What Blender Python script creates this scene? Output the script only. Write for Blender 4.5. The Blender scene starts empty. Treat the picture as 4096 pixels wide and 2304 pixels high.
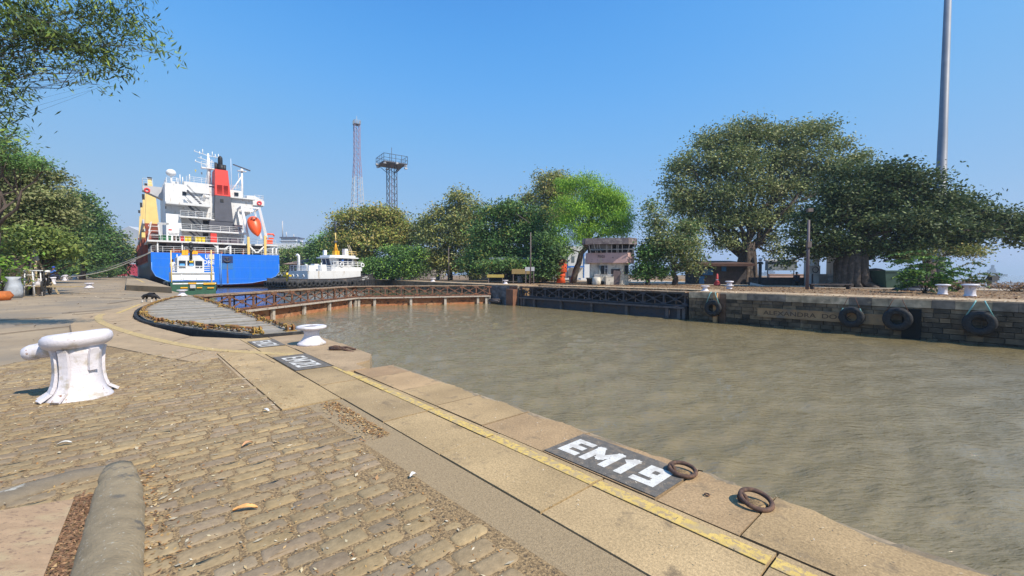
import bpy, math, random
import numpy as np
from mathutils import Matrix, Vector
R = math.radians
rng = np.random.default_rng(7)
random.seed(7)
sc = bpy.context.scene
COL = sc.collection
# ------------------------------------------------------------------ camera, sky, sun, exposure
F = 428.0
CAMH = 1.6
PITCH = R(1.98)
ROLL = R(0.14)
cd = bpy.data.cameras.new('camera'); cam = bpy.data.objects.new('camera', cd); COL.objects.link(cam)
cd.sensor_width = 36; cd.lens = 36*F/1024; cd.clip_end = 12000; cd.clip_start = 0.05
MC = Matrix.Rotation(R(90)-PITCH, 3, 'X') @ Matrix.Rotation(ROLL, 3, 'Z')
cam.matrix_world = Matrix.Translation((0, 0, CAMH)) @ MC.to_4x4()
sc.camera = cam
SUN = Vector((0.84, -0.54, 0)).normalized()
EL = R(48)
sdir = Vector((SUN.x*math.cos(EL), SUN.y*math.cos(EL), math.sin(EL)))
w = bpy.data.worlds.new('World'); sc.world = w; w.use_nodes = True
nt = w.node_tree; nt.nodes.clear()
sky = nt.nodes.new('ShaderNodeTexSky'); sky.sky_type = 'NISHITA'; sky.sun_disc = False
sky.sun_elevation = EL; sky.sun_rotation = math.atan2(SUN.x, SUN.y)
sky.altitude = 0; sky.air_density = 1.0; sky.dust_density = 0.15; sky.ozone_density = 3.0
bg = nt.nodes.new('ShaderNodeBackground'); bg.inputs[1].default_value = 0.15
ow = nt.nodes.new('ShaderNodeOutputWorld')
sc_ = nt.nodes.new('ShaderNodeVectorMath'); sc_.operation = 'SCALE'; sc_.inputs['Scale'].default_value = .15*1.275*.5; nt.links.new(sky.outputs[0], sc_.inputs[0])
cv = nt.nodes.new('ShaderNodeRGBCurve'); nt.links.new(sc_.outputs[0], cv.inputs['Color'])
for ci, pts in enumerate((((.15, .07), (.215, .125), (.29, .185), (.45, .27), (1, .42), (1.9, .48)), ((.28, .31), (.37, .405), (.5, .47), (.75, .52), (1.2, .57), (1.9, .60)), ((.5, .74), (.7, .89), (.9, .88), (1.4, .82), (1.9, .78)))):
    c = cv.mapping.curves[ci]; c.points[0].location = (0, 0); c.points[1].location = (1, pts[-1][1])
    for x, y in pts: c.points.new(x*.5, y)
cv.mapping.update(); bg.inputs[1].default_value = 1/1.275
nt.links.new(cv.outputs[0], bg.inputs[0]); nt.links.new(bg.outputs[0], ow.inputs[0])
sl = bpy.data.lights.new('sun', 'SUN'); sl.energy = 4.6; sl.angle = R(0.5); sl.color = (1.0, 0.91, 0.78)
so = bpy.data.objects.new('sun', sl); COL.objects.link(so)
so.rotation_euler = sdir.to_track_quat('Z', 'Y').to_euler(); so.location = (40, -30, 60)
sc.view_settings.view_transform = 'Standard'; sc.view_settings.look = 'None'
sc.view_settings.exposure = 0.35; sc.view_settings.gamma = 1.0
sc.render.engine = 'CYCLES'
try:
    sc.cycles.volume_bounces = 0; sc.cycles.max_bounces = 6; sc.cycles.transparent_max_bounces = 8
except Exception: pass

# ------------------------------------------------------------------ pixel -> place (source photo pixels, 4096 wide)
def ray(x, y):
    return MC @ Vector(((x/4-512)/F, (288-y/4)/F, -1))
def G(x, y, z=0.0):
    d = ray(x, y); k = (z-CAMH)/d.z
    return Vector((d.x*k, d.y*k, z))
def FY(x, y, Y):
    d = ray(x, y); k = Y/d.y
    return Vector((d.x*k, Y, CAMH+d.z*k))
TH = math.atan2(-0.741, 0.672)
E = Vector((math.cos(TH), math.sin(TH), 0)); N = Vector((-math.sin(TH), math.cos(TH), 0))
def AB(a, b, z=0.0):
    v = E*a+N*b; v.z = z; return v
def toab(p): return (p.x*E.x+p.y*E.y, p.x*N.x+p.y*N.y)
def Gab(x, y): return toab(G(x, y))
def PA(x, y, a):            # ray meets the plane at a: -> b, z
    d = ray(x, y); k = a/(d.x*E.x+d.y*E.y)
    return k*(d.x*N.x+d.y*N.y), CAMH+k*d.z
def PB(x, y, b):            # ray meets the plane at b: -> a, z
    d = ray(x, y); k = b/(d.x*N.x+d.y*N.y)
    return k*(d.x*E.x+d.y*E.y), CAMH+k*d.z

# ------------------------------------------------------------------ materials
MATS = {}
def srgb(h):
    c = [int(h[i:i+2], 16)/255 for i in (0, 2, 4)]
    return tuple(x/12.92 if x <= .04045 else ((x+.055)/1.055)**2.4 for x in c)
def pm(name, col, rough=.6, metal=0, var=.15, scale=3, bump=0, bscale=20, col2=None, s2=1.5, thr=(.5, .62), spec=.5, stretch=None, col3=None, s3=8, thr3=(.6, .66)):
    if name in MATS: return MATS[name]
    m = bpy.data.materials.new(name); m.use_nodes = True; t = m.node_tree; n = t.nodes; L = t.links
    p = n['Principled BSDF']; p.inputs['Roughness'].default_value = rough; p.inputs['Metallic'].default_value = metal
    p.inputs['Specular IOR Level'].default_value = spec
    tc = n.new('ShaderNodeTexCoord'); src = tc.outputs['Object']
    if stretch:
        mp = n.new('ShaderNodeMapping'); mp.inputs['Scale'].default_value = stretch; L.new(src, mp.inputs[0]); src = mp.outputs[0]
    def noise(s, det=6):
        x = n.new('ShaderNodeTexNoise'); x.inputs['Scale'].default_value = s; x.inputs['Detail'].default_value = det
        x.inputs['Roughness'].default_value = .62; L.new(src, x.inputs['Vector']); return x.outputs['Fac']
    def mix(f, a, b):
        x = n.new('ShaderNodeMix'); x.data_type = 'RGBA'
        if not hasattr(f, 'node'): x.inputs[0].default_value = f
        else: L.new(f, x.inputs[0])
        for i, c in ((6, a), (7, b)):
            if hasattr(c, 'node'): L.new(c, x.inputs[i])
            else: x.inputs[i].default_value = (*c, 1)
        return x.outputs[2]
    def mr(f, lo, hi):
        x = n.new('ShaderNodeMapRange'); x.inputs[1].default_value = lo; x.inputs[2].default_value = hi; L.new(f, x.inputs[0]); return x.outputs[0]
    c = mix(mr(noise(scale), .3, .7), tuple(max(0, v*(1-var)) for v in col), tuple(min(1, v*(1+var)) for v in col))
    if col2: c = mix(mr(noise(s2), *thr), c, col2)
    if col3: c = mix(mr(noise(s3), *thr3), c, col3)
    L.new(c, p.inputs['Base Color'])
    if bump:
        b = n.new('ShaderNodeBump'); b.inputs['Strength'].default_value = 1; b.inputs['Distance'].default_value = bump
        L.new(noise(bscale, 8), b.inputs['Height']); L.new(b.outputs[0], p.inputs['Normal'])
    MATS[name] = m; m['c'] = 1
    return m
def attrmat(name, rough=.6, bump=0, bscale=30, var=.2, nscale=8, trans=0, spec=.5, low=0, lscale=1.3, stain=None):
    if name in MATS: return MATS[name]
    m = bpy.data.materials.new(name); m.use_nodes = True; t = m.node_tree; n = t.nodes; L = t.links
    p = n['Principled BSDF']; p.inputs['Roughness'].default_value = rough; p.inputs['Specular IOR Level'].default_value = spec
    at = n.new('ShaderNodeAttribute'); at.attribute_name = 'Col'
    c = at.outputs['Color']
    tc = n.new('ShaderNodeTexCoord')
    if var:
        no = n.new('ShaderNodeTexNoise'); no.inputs['Scale'].default_value = nscale; no.inputs['Detail'].default_value = 6; L.new(tc.outputs['Object'], no.inputs['Vector'])
        r = n.new('ShaderNodeMapRange'); r.inputs[1].default_value = .3; r.inputs[2].default_value = .7; r.inputs[3].default_value = 1-var; r.inputs[4].default_value = 1+var
        L.new(no.outputs['Fac'], r.inputs[0])
        v = n.new('ShaderNodeVectorMath'); v.operation = 'SCALE'; L.new(c, v.inputs[0]); L.new(r.outputs[0], v.inputs['Scale']); c = v.outputs[0]
    if low:
        no = n.new('ShaderNodeTexNoise'); no.inputs['Scale'].default_value = lscale; no.inputs['Detail'].default_value = 5; L.new(tc.outputs['Object'], no.inputs['Vector'])
        r = n.new('ShaderNodeMapRange'); r.inputs[1].default_value = .35; r.inputs[2].default_value = .65; r.inputs[3].default_value = 1-low; r.inputs[4].default_value = 1+low
        L.new(no.outputs['Fac'], r.inputs[0]); v = n.new('ShaderNodeVectorMath'); v.operation = 'SCALE'; L.new(c, v.inputs[0]); L.new(r.outputs[0], v.inputs['Scale']); c = v.outputs[0]
    if stain:
        no = n.new('ShaderNodeTexNoise'); no.inputs['Scale'].default_value = stain[1]; no.inputs['Detail'].default_value = 9; no.inputs['Roughness'].default_value = .7; L.new(tc.outputs['Object'], no.inputs['Vector'])
        r = n.new('ShaderNodeMapRange'); r.inputs[1].default_value = stain[2]; r.inputs[2].default_value = stain[3]; L.new(no.outputs['Fac'], r.inputs[0])
        x = n.new('ShaderNodeMix'); x.data_type = 'RGBA'; L.new(r.outputs[0], x.inputs[0]); L.new(c, x.inputs[6]); x.inputs[7].default_value = (*stain[0], 1); c = x.outputs[2]
    L.new(c, p.inputs['Base Color'])
    if bump:
        no = n.new('ShaderNodeTexNoise'); no.inputs['Scale'].default_value = bscale; no.inputs['Detail'].default_value = 8; L.new(tc.outputs['Object'], no.inputs['Vector'])
        b = n.new('ShaderNodeBump'); b.inputs['Distance'].default_value = bump; L.new(no.outputs['Fac'], b.inputs['Height']); L.new(b.outputs[0], p.inputs['Normal'])
    if trans:
        tr = n.new('ShaderNodeBsdfTranslucent'); L.new(c, tr.inputs[0])
        ms = n.new('ShaderNodeMixShader'); ms.inputs[0].default_value = trans
        L.new(p.outputs[0], ms.inputs[1]); L.new(tr.outputs[0], ms.inputs[2]); L.new(ms.outputs[0], n['Material Output'].inputs[0])
    MATS[name] = m; return m

# ------------------------------------------------------------------ mesh builder
def rotz(v, a):
    c, s = math.cos(a), math.sin(a); return (v[0]*c-v[1]*s, v[0]*s+v[1]*c, v[2])
class MB:
    def __init__(s): s.v = []; s.f = []; s.m = []; s.cur = 0; s.sm = []; s.marks = []
    def col(s, c): s.marks.append((len(s.f), c)); return s
    def add(s, vs, fs, smooth=False):
        o = len(s.v); s.v += [tuple(v) for v in vs]
        for f in fs: s.f.append(tuple(i+o for i in f)); s.m.append(s.cur); s.sm.append(smooth)
        return s
    def box(s, c, d, rz=0, rx=0, ry=0):
        hx, hy, hz = d[0]/2, d[1]/2, d[2]/2
        vs = [Vector((x*hx, y*hy, z*hz)) for x in (-1, 1) for y in (-1, 1) for z in (-1, 1)]
        M = Matrix.Rotation(rz, 3, 'Z') @ Matrix.Rotation(ry, 3, 'Y') @ Matrix.Rotation(rx, 3, 'X')
        vs = [M @ v + Vector(c) for v in vs]
        return s.add(vs, [(0, 1, 3, 2), (4, 6, 7, 5), (0, 4, 5, 1), (2, 3, 7, 6), (0, 2, 6, 4), (1, 5, 7, 3)])
    def span(s, x0, x1, y0, y1, z0, z1): return s.box(((x0+x1)/2, (y0+y1)/2, (z0+z1)/2), (abs(x1-x0), abs(y1-y0), abs(z1-z0)))
    def bar(s, p, q, w, h=None, up=(0, 0, 1)):
        p = Vector(p); q = Vector(q); h = h or w; d = (q-p)
        if d.length < 1e-6: return s
        d.normalize(); u = Vector(up)
        if abs(d.dot(u)) > .98: u = Vector((1, 0, 0))
        x = d.cross(u).normalized(); y = x.cross(d)
        vs = [b + x*(i*w/2) + y*(j*h/2) for b in (p, q) for i, j in ((-1, -1), (1, -1), (1, 1), (-1, 1))]
        return s.add(vs, [(3, 2, 1, 0), (4, 5, 6, 7), (0, 1, 5, 4), (1, 2, 6, 5), (2, 3, 7, 6), (3, 0, 4, 7)])
    def tube(s, pts, r, n=8, cap=True, smooth=True, closed=False):
        pts = [Vector(p) for p in pts]; m = len(pts)
        rs = r if isinstance(r, (list, tuple)) else [r]*m
        vs = []; prev = None
        for i, p in enumerate(pts):
            if closed: d = pts[(i+1) % m]-pts[i-1]
            else: d = (pts[min(i+1, m-1)]-pts[max(i-1, 0)])
            d.normalize()
            if prev is None:
                u = Vector((0, 0, 1)) if abs(d.z) < .9 else Vector((1, 0, 0))
                x = d.cross(u).normalized()
            else:
                x = (prev - d*prev.dot(d))
                x = x.normalized() if x.length > 1e-6 else prev
            prev = x; y = d.cross(x)
            for k in range(n):
                t = 2*math.pi*k/n; vs.append(p + (x*math.cos(t)+y*math.sin(t))*rs[i])
        fs = []
        for i in range(m-1 if not closed else m):
            j = (i+1) % m
            for k in range(n):
                k2 = (k+1) % n; fs.append((i*n+k, i*n+k2, j*n+k2, j*n+k))
        s.add(vs, fs, smooth)
        if cap and not closed:
            o = len(s.v)-m*n
            s.f.append(tuple(o+k for k in reversed(range(n)))); s.m.append(s.cur); s.sm.append(False)
            s.f.append(tuple(o+(m-1)*n+k for k in range(n))); s.m.append(s.cur); s.sm.append(False)
        return s
    def lathe(s, prof, c=(0, 0, 0), n=20, smooth=True, sx=1, sy=1, mod=None):
        vs = []; c = Vector(c)
        for i, (r, z) in enumerate(prof):
            for k in range(n):
                t = 2*math.pi*k/n; rr = r*(mod(t, i) if mod else 1)
                vs.append(c+Vector((rr*math.cos(t)*sx, rr*math.sin(t)*sy, z)))
        fs = [(i*n+k, i*n+(k+1) % n, (i+1)*n+(k+1) % n, (i+1)*n+k) for i in range(len(prof)-1) for k in range(n)]
        s.add(vs, fs, smooth)
        o = len(s.v)-len(prof)*n
        s.f.append(tuple(o+k for k in reversed(range(n)))); s.m.append(s.cur); s.sm.append(False)
        s.f.append(tuple(o+(len(prof)-1)*n+k for k in range(n))); s.m.append(s.cur); s.sm.append(False)
        return s
    def prism(s, poly, z0, z1):       # poly list of (x,y); z1 may be above z0
        n = len(poly)
        A = sum(poly[i][0]*poly[(i+1) % n][1]-poly[(i+1) % n][0]*poly[i][1] for i in range(n))
        if A < 0: poly = poly[::-1]
        vs = [(x, y, z0) for x, y in poly]+[(x, y, z1) for x, y in poly]
        return s.add(vs, [tuple(reversed(range(n))), tuple(range(n, 2*n))]+[(i, (i+1) % n, n+(i+1) % n, n+i) for i in range(n)])
    def plate(s, poly, axis, c0, c1):  # poly in the two other axes, extruded along axis
        o = len(s.v); t = MB(); t.prism(poly, c0, c1)
        if axis == 'x': vs = [(v[2], v[0], v[1]) for v in t.v]
        elif axis == 'y': vs = [(v[0], v[2], v[1]) for v in t.v]; t.f = [tuple(reversed(f)) for f in t.f]
        else: vs = t.v
        return s.add(vs, t.f)
    def torus(s, c, R0, r, nrm=(0, 0, 1), n=24, m=8, arc=2*math.pi, sx=1):
        nrm = Vector(nrm).normalized(); u = Vector((0, 0, 1)) if abs(nrm.z) < .9 else Vector((1, 0, 0))
        x = nrm.cross(u).normalized(); y = nrm.cross(x)
        full = arc > 6.28
        pts = [Vector(c)+x*math.cos(arc*i/n)*R0*sx+y*math.sin(arc*i/n)*R0 for i in range(n if full else n+1)]
        return s.tube(pts, r, m, closed=full)
    def ball(s, c, r, n=12, sc3=(1, 1, 1)):
        pr = [(max(1e-3, math.sin(math.pi*i/n))*r, -math.cos(math.pi*i/n)*r*sc3[2]) for i in range(n+1)]
        return s.lathe(pr, c, n+4, sx=sc3[0], sy=sc3[1])
    def rail(s, pts, h=1.0, r=.04, rows=3, step=1.5):
        pts = [Vector(p) for p in pts]
        for j in range(rows):
            z = h*(j+1)/rows
            s.tube([p+Vector((0, 0, z)) for p in pts], r*.8 if j < rows-1 else r, 5)
        for p, q in zip(pts, pts[1:]):
            k = max(1, round((q-p).length/step))
            for i in range(k+1):
                c = p.lerp(q, i/k); s.tube([c, c+Vector((0, 0, h))], r, 5, cap=False)
        return s
    def build(s, name, mat, parent=None, world=False, frame=False, loc=None, **tags):
        me = bpy.data.meshes.new(name); v = s.v
        if world and parent is not None:
            L = parent.location; a = -parent.rotation_euler.z
            v = [rotz((p[0]-L.x, p[1]-L.y, p[2]-L.z), a) for p in v]
        me.from_pydata(v, [], s.f)
        for m in (mat if isinstance(mat, (list, tuple)) else [mat]): me.materials.append(m)
        if len(me.polygons) == len(s.m):
            me.polygons.foreach_set('material_index', s.m); me.polygons.foreach_set('use_smooth', s.sm)
        if s.marks:
            at = me.attributes.new('Col', 'FLOAT_COLOR', 'FACE'); c4 = np.ones((len(s.f), 4), dtype=np.float32)
            for i, (st, c) in enumerate(s.marks):
                en = s.marks[i+1][0] if i+1 < len(s.marks) else len(s.f)
                c4[st:en, :3] = c
            if len(me.polygons) == len(s.f): at.data.foreach_set('color', c4.ravel())
        me.update()
        o = bpy.data.objects.new(name, me); COL.objects.link(o)
        if frame: o.rotation_euler.z = TH
        if loc is not None: o.location = loc
        if parent is not None: o.parent = parent
        for k, val in tags.items(): o[k] = val
        return o
def thing(name, label, cat, loc=(0, 0, 0), rz=0, group=None):
    o = bpy.data.objects.new(name, None); COL.objects.link(o); o.location = loc; o.rotation_euler = (0, 0, rz)
    o.empty_display_size = .3
    o['label'] = label; o['category'] = cat
    if group: o['group'] = group
    return o
def tag(o, label, cat, group=None):
    o['label'] = label; o['category'] = cat
    if group: o['group'] = group
    return o
def dup(root, loc, rz=0, label=None, scale=None):
    r = root.copy(); COL.objects.link(r); r.location = loc; r.rotation_euler = (0, 0, rz)
    if label: r['label'] = label
    if scale: r.scale = (scale,)*3
    for ch in root.children:
        c = ch.copy(); COL.objects.link(c); c.parent = r
        for g in ch.children:
            d = g.copy(); COL.objects.link(d); d.parent = c
    return r
def text(body, o, xd, yd, width, height, bold=0.0, ext=.01, mb=None):
    cu = bpy.data.curves.new('t', 'FONT'); cu.body = body; cu.offset = bold; cu.extrude = 0; cu.resolution_u = 4
    ob = bpy.data.objects.new('t', cu); COL.objects.link(ob)
    bpy.context.view_layer.update(); dg = bpy.context.evaluated_depsgraph_get()
    me = bpy.data.meshes.new_from_object(ob.evaluated_get(dg))
    vs = [v.co.copy() for v in me.vertices]; fs = [tuple(p.vertices) for p in me.polygons]
    bpy.data.objects.remove(ob); bpy.data.curves.remove(cu); bpy.data.meshes.remove(me)
    x0 = min(v.x for v in vs); x1 = max(v.x for v in vs); y0 = min(v.y for v in vs); y1 = max(v.y for v in vs)
    o = Vector(o); xd = Vector(xd).normalized(); yd = Vector(yd).normalized(); nd = xd.cross(yd)
    mb = mb or MB()
    mb.add([o+xd*((v.x-x0)/(x1-x0)*width)+yd*((v.y-y0)/(y1-y0)*height)+nd*ext for v in vs], fs)
    return mb
def fastmesh(name, V, polys_n, mat, parent=None, colors=None, smooth=False):
    """V (M,3) array used in order, polygons of polys_n (int or array) consecutive vertices; colors per face"""
    M = len(V); me = bpy.data.meshes.new(name)
    me.vertices.add(M); me.vertices.foreach_set('co', np.ascontiguousarray(V, dtype=np.float32).ravel())
    nf = M//polys_n
    me.loops.add(M); me.loops.foreach_set('vertex_index', np.arange(M, dtype=np.int32))
    me.polygons.add(nf); me.polygons.foreach_set('loop_start', np.arange(nf, dtype=np.int32)*polys_n)
    me.update(calc_edges=True)
    if colors is not None:
        at = me.attributes.new('Col', 'FLOAT_COLOR', 'FACE')
        c4 = np.ones((nf, 4), dtype=np.float32); c4[:, :3] = colors; at.data.foreach_set('color', c4.ravel())
    me.materials.append(mat)
    o = bpy.data.objects.new(name, me); COL.objects.link(o)
    if parent is not None: o.parent = parent
    return o
# ------------------------------------------------------------------ the setting
M_earth = pm('earth', (.235, .165, .095), .9, var=.3, scale=1.2, bump=.02, bscale=25, col2=(.33, .22, .11), s2=3, thr=(.5, .6), col3=(.10, .085, .05), s3=7)
M_apron = pm('apron_stone', (.40, .285, .165), .85, var=.16, scale=.9, bump=.006, bscale=60, col2=(.31, .225, .135), s2=5, thr=(.5, .68), col3=(.46, .34, .2), s3=30, thr3=(.6, .66))
M_quay = pm('quay_concrete', (.34, .255, .16), .9, var=.2, scale=.5, bump=.006, bscale=30, col2=(.25, .2, .14), s2=.35, thr=(.45, .6), col3=(.2, .15, .1), s3=4, thr3=(.58, .68))
M_granite = attrmat('granite', .9, .004, 110, .25, 60, spec=.3, low=.14, lscale=1.6, stain=((.22, .16, .095), 4, .56, .68))
M_sett = attrmat('setts', .9, .004, 60, .16, 22, spec=.15, low=.14, lscale=.9, stain=((.36, .27, .16), 9, .58, .7))
M_grit = pm('grit', (.31, .225, .125), .9, var=.22, scale=60, bump=.006, bscale=120, col2=(.38, .28, .16), s2=90, thr=(.55, .6), col3=(.2, .14, .08), s3=70)
M_litter_bed = pm('joint_dirt', (.22, .145, .07), .95, var=.45, scale=35, bump=.006, bscale=90, col2=(.4, .27, .13), s2=60, thr=(.5, .58), col3=(.1, .07, .04), s3=45, thr3=(.55, .6))
M_wallc = pm('dock_wall_concrete', (.2, .17, .13), .9, var=.3, scale=1.0, bump=.02, bscale=8, col2=(.09, .08, .07), s2=.8)

def struct(o): o['kind'] = 'structure'; return o
edge = [(4, 3.45), (1.5, 3.46), (0, 3.42), (-2.6, 3.5), (-6.9, 3.5), (-6.9, 2.98), (-7.35, 2.98), (-7.5, 3.3), (-8.0, 3.56), (-9.7, 3.62), (-11.9, 3.6),
        (-11.95, 2.2), (-13.3, 1.28), (-16.5, .66), (-19.8, .24), (-23.7, .36), (-27.8, .96), (-31.5, 1.74), (-33.5, 2.3), (-34.0, 3.4)]
arc = edge[12:19]
near_poly = edge+[(-38, 3.5), (-42, 3.3), (-60, 2.7), (-260, 2.7), (-260, -120), (40, -120), (40, 3.45)]
mb = MB().prism(near_poly, -4.5, -.03)
struct(mb.build('ground', [M_quay], frame=True))
# raised ship quay
P1 = Gab(664, 1172); P0 = Gab(504, 1160)
mb = MB().prism([(P1[0], 2.75), (P0[0], P0[1]), (-260, 1.2), (-260, 2.75)], -.06, .45)
struct(mb.build('quay', pm('quay_top', (.36, .27, .165), .9, var=.2, scale=.4, bump=.01, bscale=10, col2=(.22, .17, .11), s2=.5), frame=True))
# far bank
far_poly = [(60, 38.5), (-17.6, 37.3), (-17.6, 41.2), (-40, 41.2), (-40, 37.3), (-45.5, 37.3), (-55, 38.5), (-75, 41), (-110, 45), (-260, 60), (-260, 400), (-70, 400), (-62, 150), (-60, 82), (60, 76)]
M_bank = pm('bank_earth', (.20, .135, .075), .95, var=.35, scale=.5, bump=.03, bscale=6, col2=(.33, .2, .1), s2=1.2, thr=(.48, .62), col3=(.09, .07, .045), s3=2.5)
struct(MB().prism(far_poly, -4.5, -.02).build('ground', [M_bank], frame=True))
cop = [(60, 38.6), (-17.5, 37.32), (-17.5, 41.0), (60, 43)]
M_fcop = pm('far_coping', (.46, .34, .21), .9, var=.2, scale=1.2, bump=.01, bscale=8, col2=(.3, .2, .12), s2=.9, col3=(.2, .13, .07), s3=3)
struct(MB().prism(cop, -.02, .03).prism([(-17.4, 41.1), (-40.1, 41.1), (-40.1, 44), (-17.4, 43.5)], -.02, .04).prism([(-40.1, 37.32), (-45.4, 37.32), (-55, 38.55), (-75, 41.1), (-110, 45.1), (-200, 55), (-200, 59), (-110, 49), (-75, 45), (-55, 42), (-40.1, 41)], -.02, .05).build('path', [M_fcop], frame=True))
# road behind the trees (sunlit strip)
def gpoly(pts): return [Gab(x, y) for x, y in pts]
struct(MB().prism([(-30, 62), (-15, 60), (10, 66), (10, 72), (-30, 78), (-120, 130), (-120, 90)], -.02, .02).build('road', [pm('pale_road', (.42, .35, .27), .9, var=.15, scale=.5)], frame=True))

# ------------------------------------------------------------------ near paving
def inpoly(x, y, P):
    c = np.zeros(np.shape(x), bool); n = len(P)
    for i in range(n):
        x0, y0 = P[i]; x1, y1 = P[(i+1) % n]
        k = ((y0 > y) != (y1 > y)) & (x < (x1-x0)*(y-y0)/((y1-y0) or 1e-9)+x0); c ^= k
    return c
# cobbled field outline, from the photograph's joints, in quay coordinates
cob = [(4, 1.86), (-5.42, 1.6), (-5.44, 1.30)]+gpoly([(1121, 1640), (873, 1433), (810, 1443), (764, 1448), (655, 1431), (436, 1386), (250, 1415), (0, 1462)])+[(-5, -14), (4, -14)]
bed = MB().prism(cob, -.05, -.0022)
struct(bed.build('ground', [M_litter_bed], frame=True))
rows = []; V = []; C = []
sa, sb = .148, .265
ia = np.arange(-11.5, 1.6, sa)
quads = []
VS = []; FC = []
palette = np.array([(.295, .215, .118), (.28, .205, .118), (.245, .187, .12), (.31, .225, .12), (.25, .187, .122), (.28, .21, .12)])
for r, a0 in enumerate(ia):
    b = -11 + rng.random()*.2
    while b < 1.95:
        L = sb*rng.uniform(.7, 1.25); c = b+L/2; b += L
        a = a0+sa/2+.004*math.sin(c*3.1+r)+.03*math.sin(c*.7)
        d2 = a*a+c*c
        if d2 > 170: continue
        p = AB(a, c)
        if p.y < 1.5 or p.x/p.y < -1.4: continue
        VS.append((a, c, L, sa))
VS = np.array(VS); ok = inpoly(VS[:, 0], VS[:, 1], [(x if x < 3 else x, y-.08 if y > 1 else y) for x, y in cob]); VS = VS[ok]
n = len(VS)
g = 0.011
# rounded rectangle outlines: 12 points
def ringpts(ha, hb, rr):
    out = []
    for (sx, sy, t0) in ((1, 1, 0), (-1, 1, 90), (-1, -1, 180), (1, -1, 270)):
        for t in (0, 45, 90):
            q = R(t0+t); out.append((sx*(ha-rr)+rr*np.cos(q), sy*(hb-rr)+rr*np.sin(q)))
    return out
ha = VS[:, 3]/2-g*rng.uniform(.25, 1.3, n); hb = VS[:, 2]/2-g*rng.uniform(.3, 1.4, n)
rr = rng.uniform(.015, .035, n); zt = rng.normal(0, .0022, n); tilt = rng.normal(0, .008, (n, 2))
rot = rng.normal(0, .035, n)
jit = rng.normal(0, .0022, (12, 2, n)); jit[:, 0] += np.array([math.cos(2*math.pi*k_/12*2) for k_ in range(12)])[:, None]*rng.normal(0, .004, n)
rings = []
for lev, (ins, z) in enumerate(((0, -.022), (.0015, -.008), (.007, -.001), (.022, .0025))):
    P = ringpts(ha-ins, hb-ins, np.maximum(rr-ins*.4, .008))
    R_ = []
    for k, (x, y) in enumerate(P):
        x = x+jit[k, 0]; y = y+jit[k, 1]
        X = x*np.cos(rot)-y*np.sin(rot); Y = x*np.sin(rot)+y*np.cos(rot)
        R_.append(np.stack([VS[:, 0]+X, VS[:, 1]+Y, z+zt+(X*tilt[:, 0]+Y*tilt[:, 1] if lev else 0)], 1))
    rings.append(R_)
ctr = np.stack([VS[:, 0], VS[:, 1], .0045+zt], 1)
me = bpy.data.meshes.new('setts')
allv = np.stack([p for r_ in rings for p in r_]+[ctr], 1)   # n,49,3
nv = 49
faces = []
for l in range(3):
    for k in range(12):
        k2 = (k+1) % 12; faces.append((l*12+k, l*12+k2, (l+1)*12+k2, (l+1)*12+k))
tri = [(36+k, 36+(k+1) % 12, 48, 48) for k in range(12)]
me.vertices.add(n*nv); me.vertices.foreach_set('co', allv.astype(np.float32).ravel())
idx = []; starts = []; off = 0
fq = np.array(faces); ft = np.array([t[:3] for t in tri])
base = (np.arange(n)*nv)[:, None, None]
q = (fq[None]+base).reshape(-1); t3 = (ft[None]+base).reshape(-1)
nq = n*36; ntr = n*12
me.loops.add(len(q)+len(t3)); me.loops.foreach_set('vertex_index', np.concatenate([q, t3]).astype(np.int32))
me.polygons.add(nq+ntr)
me.polygons.foreach_set('loop_start', np.concatenate([np.arange(nq)*4, nq*4+np.arange(ntr)*3]).astype(np.int32))
me.polygons.foreach_set('use_smooth', np.ones(nq+ntr, bool))
me.update(calc_edges=True)
pc = palette[rng.integers(0, len(palette), n)]*rng.uniform(.96, 1.16, (n, 1))
at = me.attributes.new('Col', 'FLOAT_COLOR', 'FACE')
cc = np.ones((nq+ntr, 4), np.float32); cc[:nq, :3] = np.repeat(pc, 36, 0); cc[nq:, :3] = np.repeat(pc, 12, 0); at.data.foreach_set('color', cc.ravel())
me.materials.append(M_sett)
o = bpy.data.objects.new('cobbles', me); COL.objects.link(o); o.rotation_euler.z = TH; struct(o)

# big stone slabs along the edge (one paving, real open joints)
slab = MB()
def slabrow(joints, b0, b1, shade=1.0, z=0.0):
    for j0, j1 in zip(joints, joints[1:]):
        k = random.uniform(.88, 1.1)*shade; h = random.uniform(-.05, .05)
        slab.col(((.40+h*.3)*k, (.285+h*.2)*k, (.15)*k))
        lo, hi = sorted((j0, j1)); g_ = .008; zz = z+random.uniform(-.004, .004)
        slab.prism([(lo+g_, b0(lo)+g_), (hi-g_, b0(hi)+g_), (hi-g_, b1(hi)-g_), (lo+g_, b1(lo)-g_)], -.4, zz)
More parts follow.
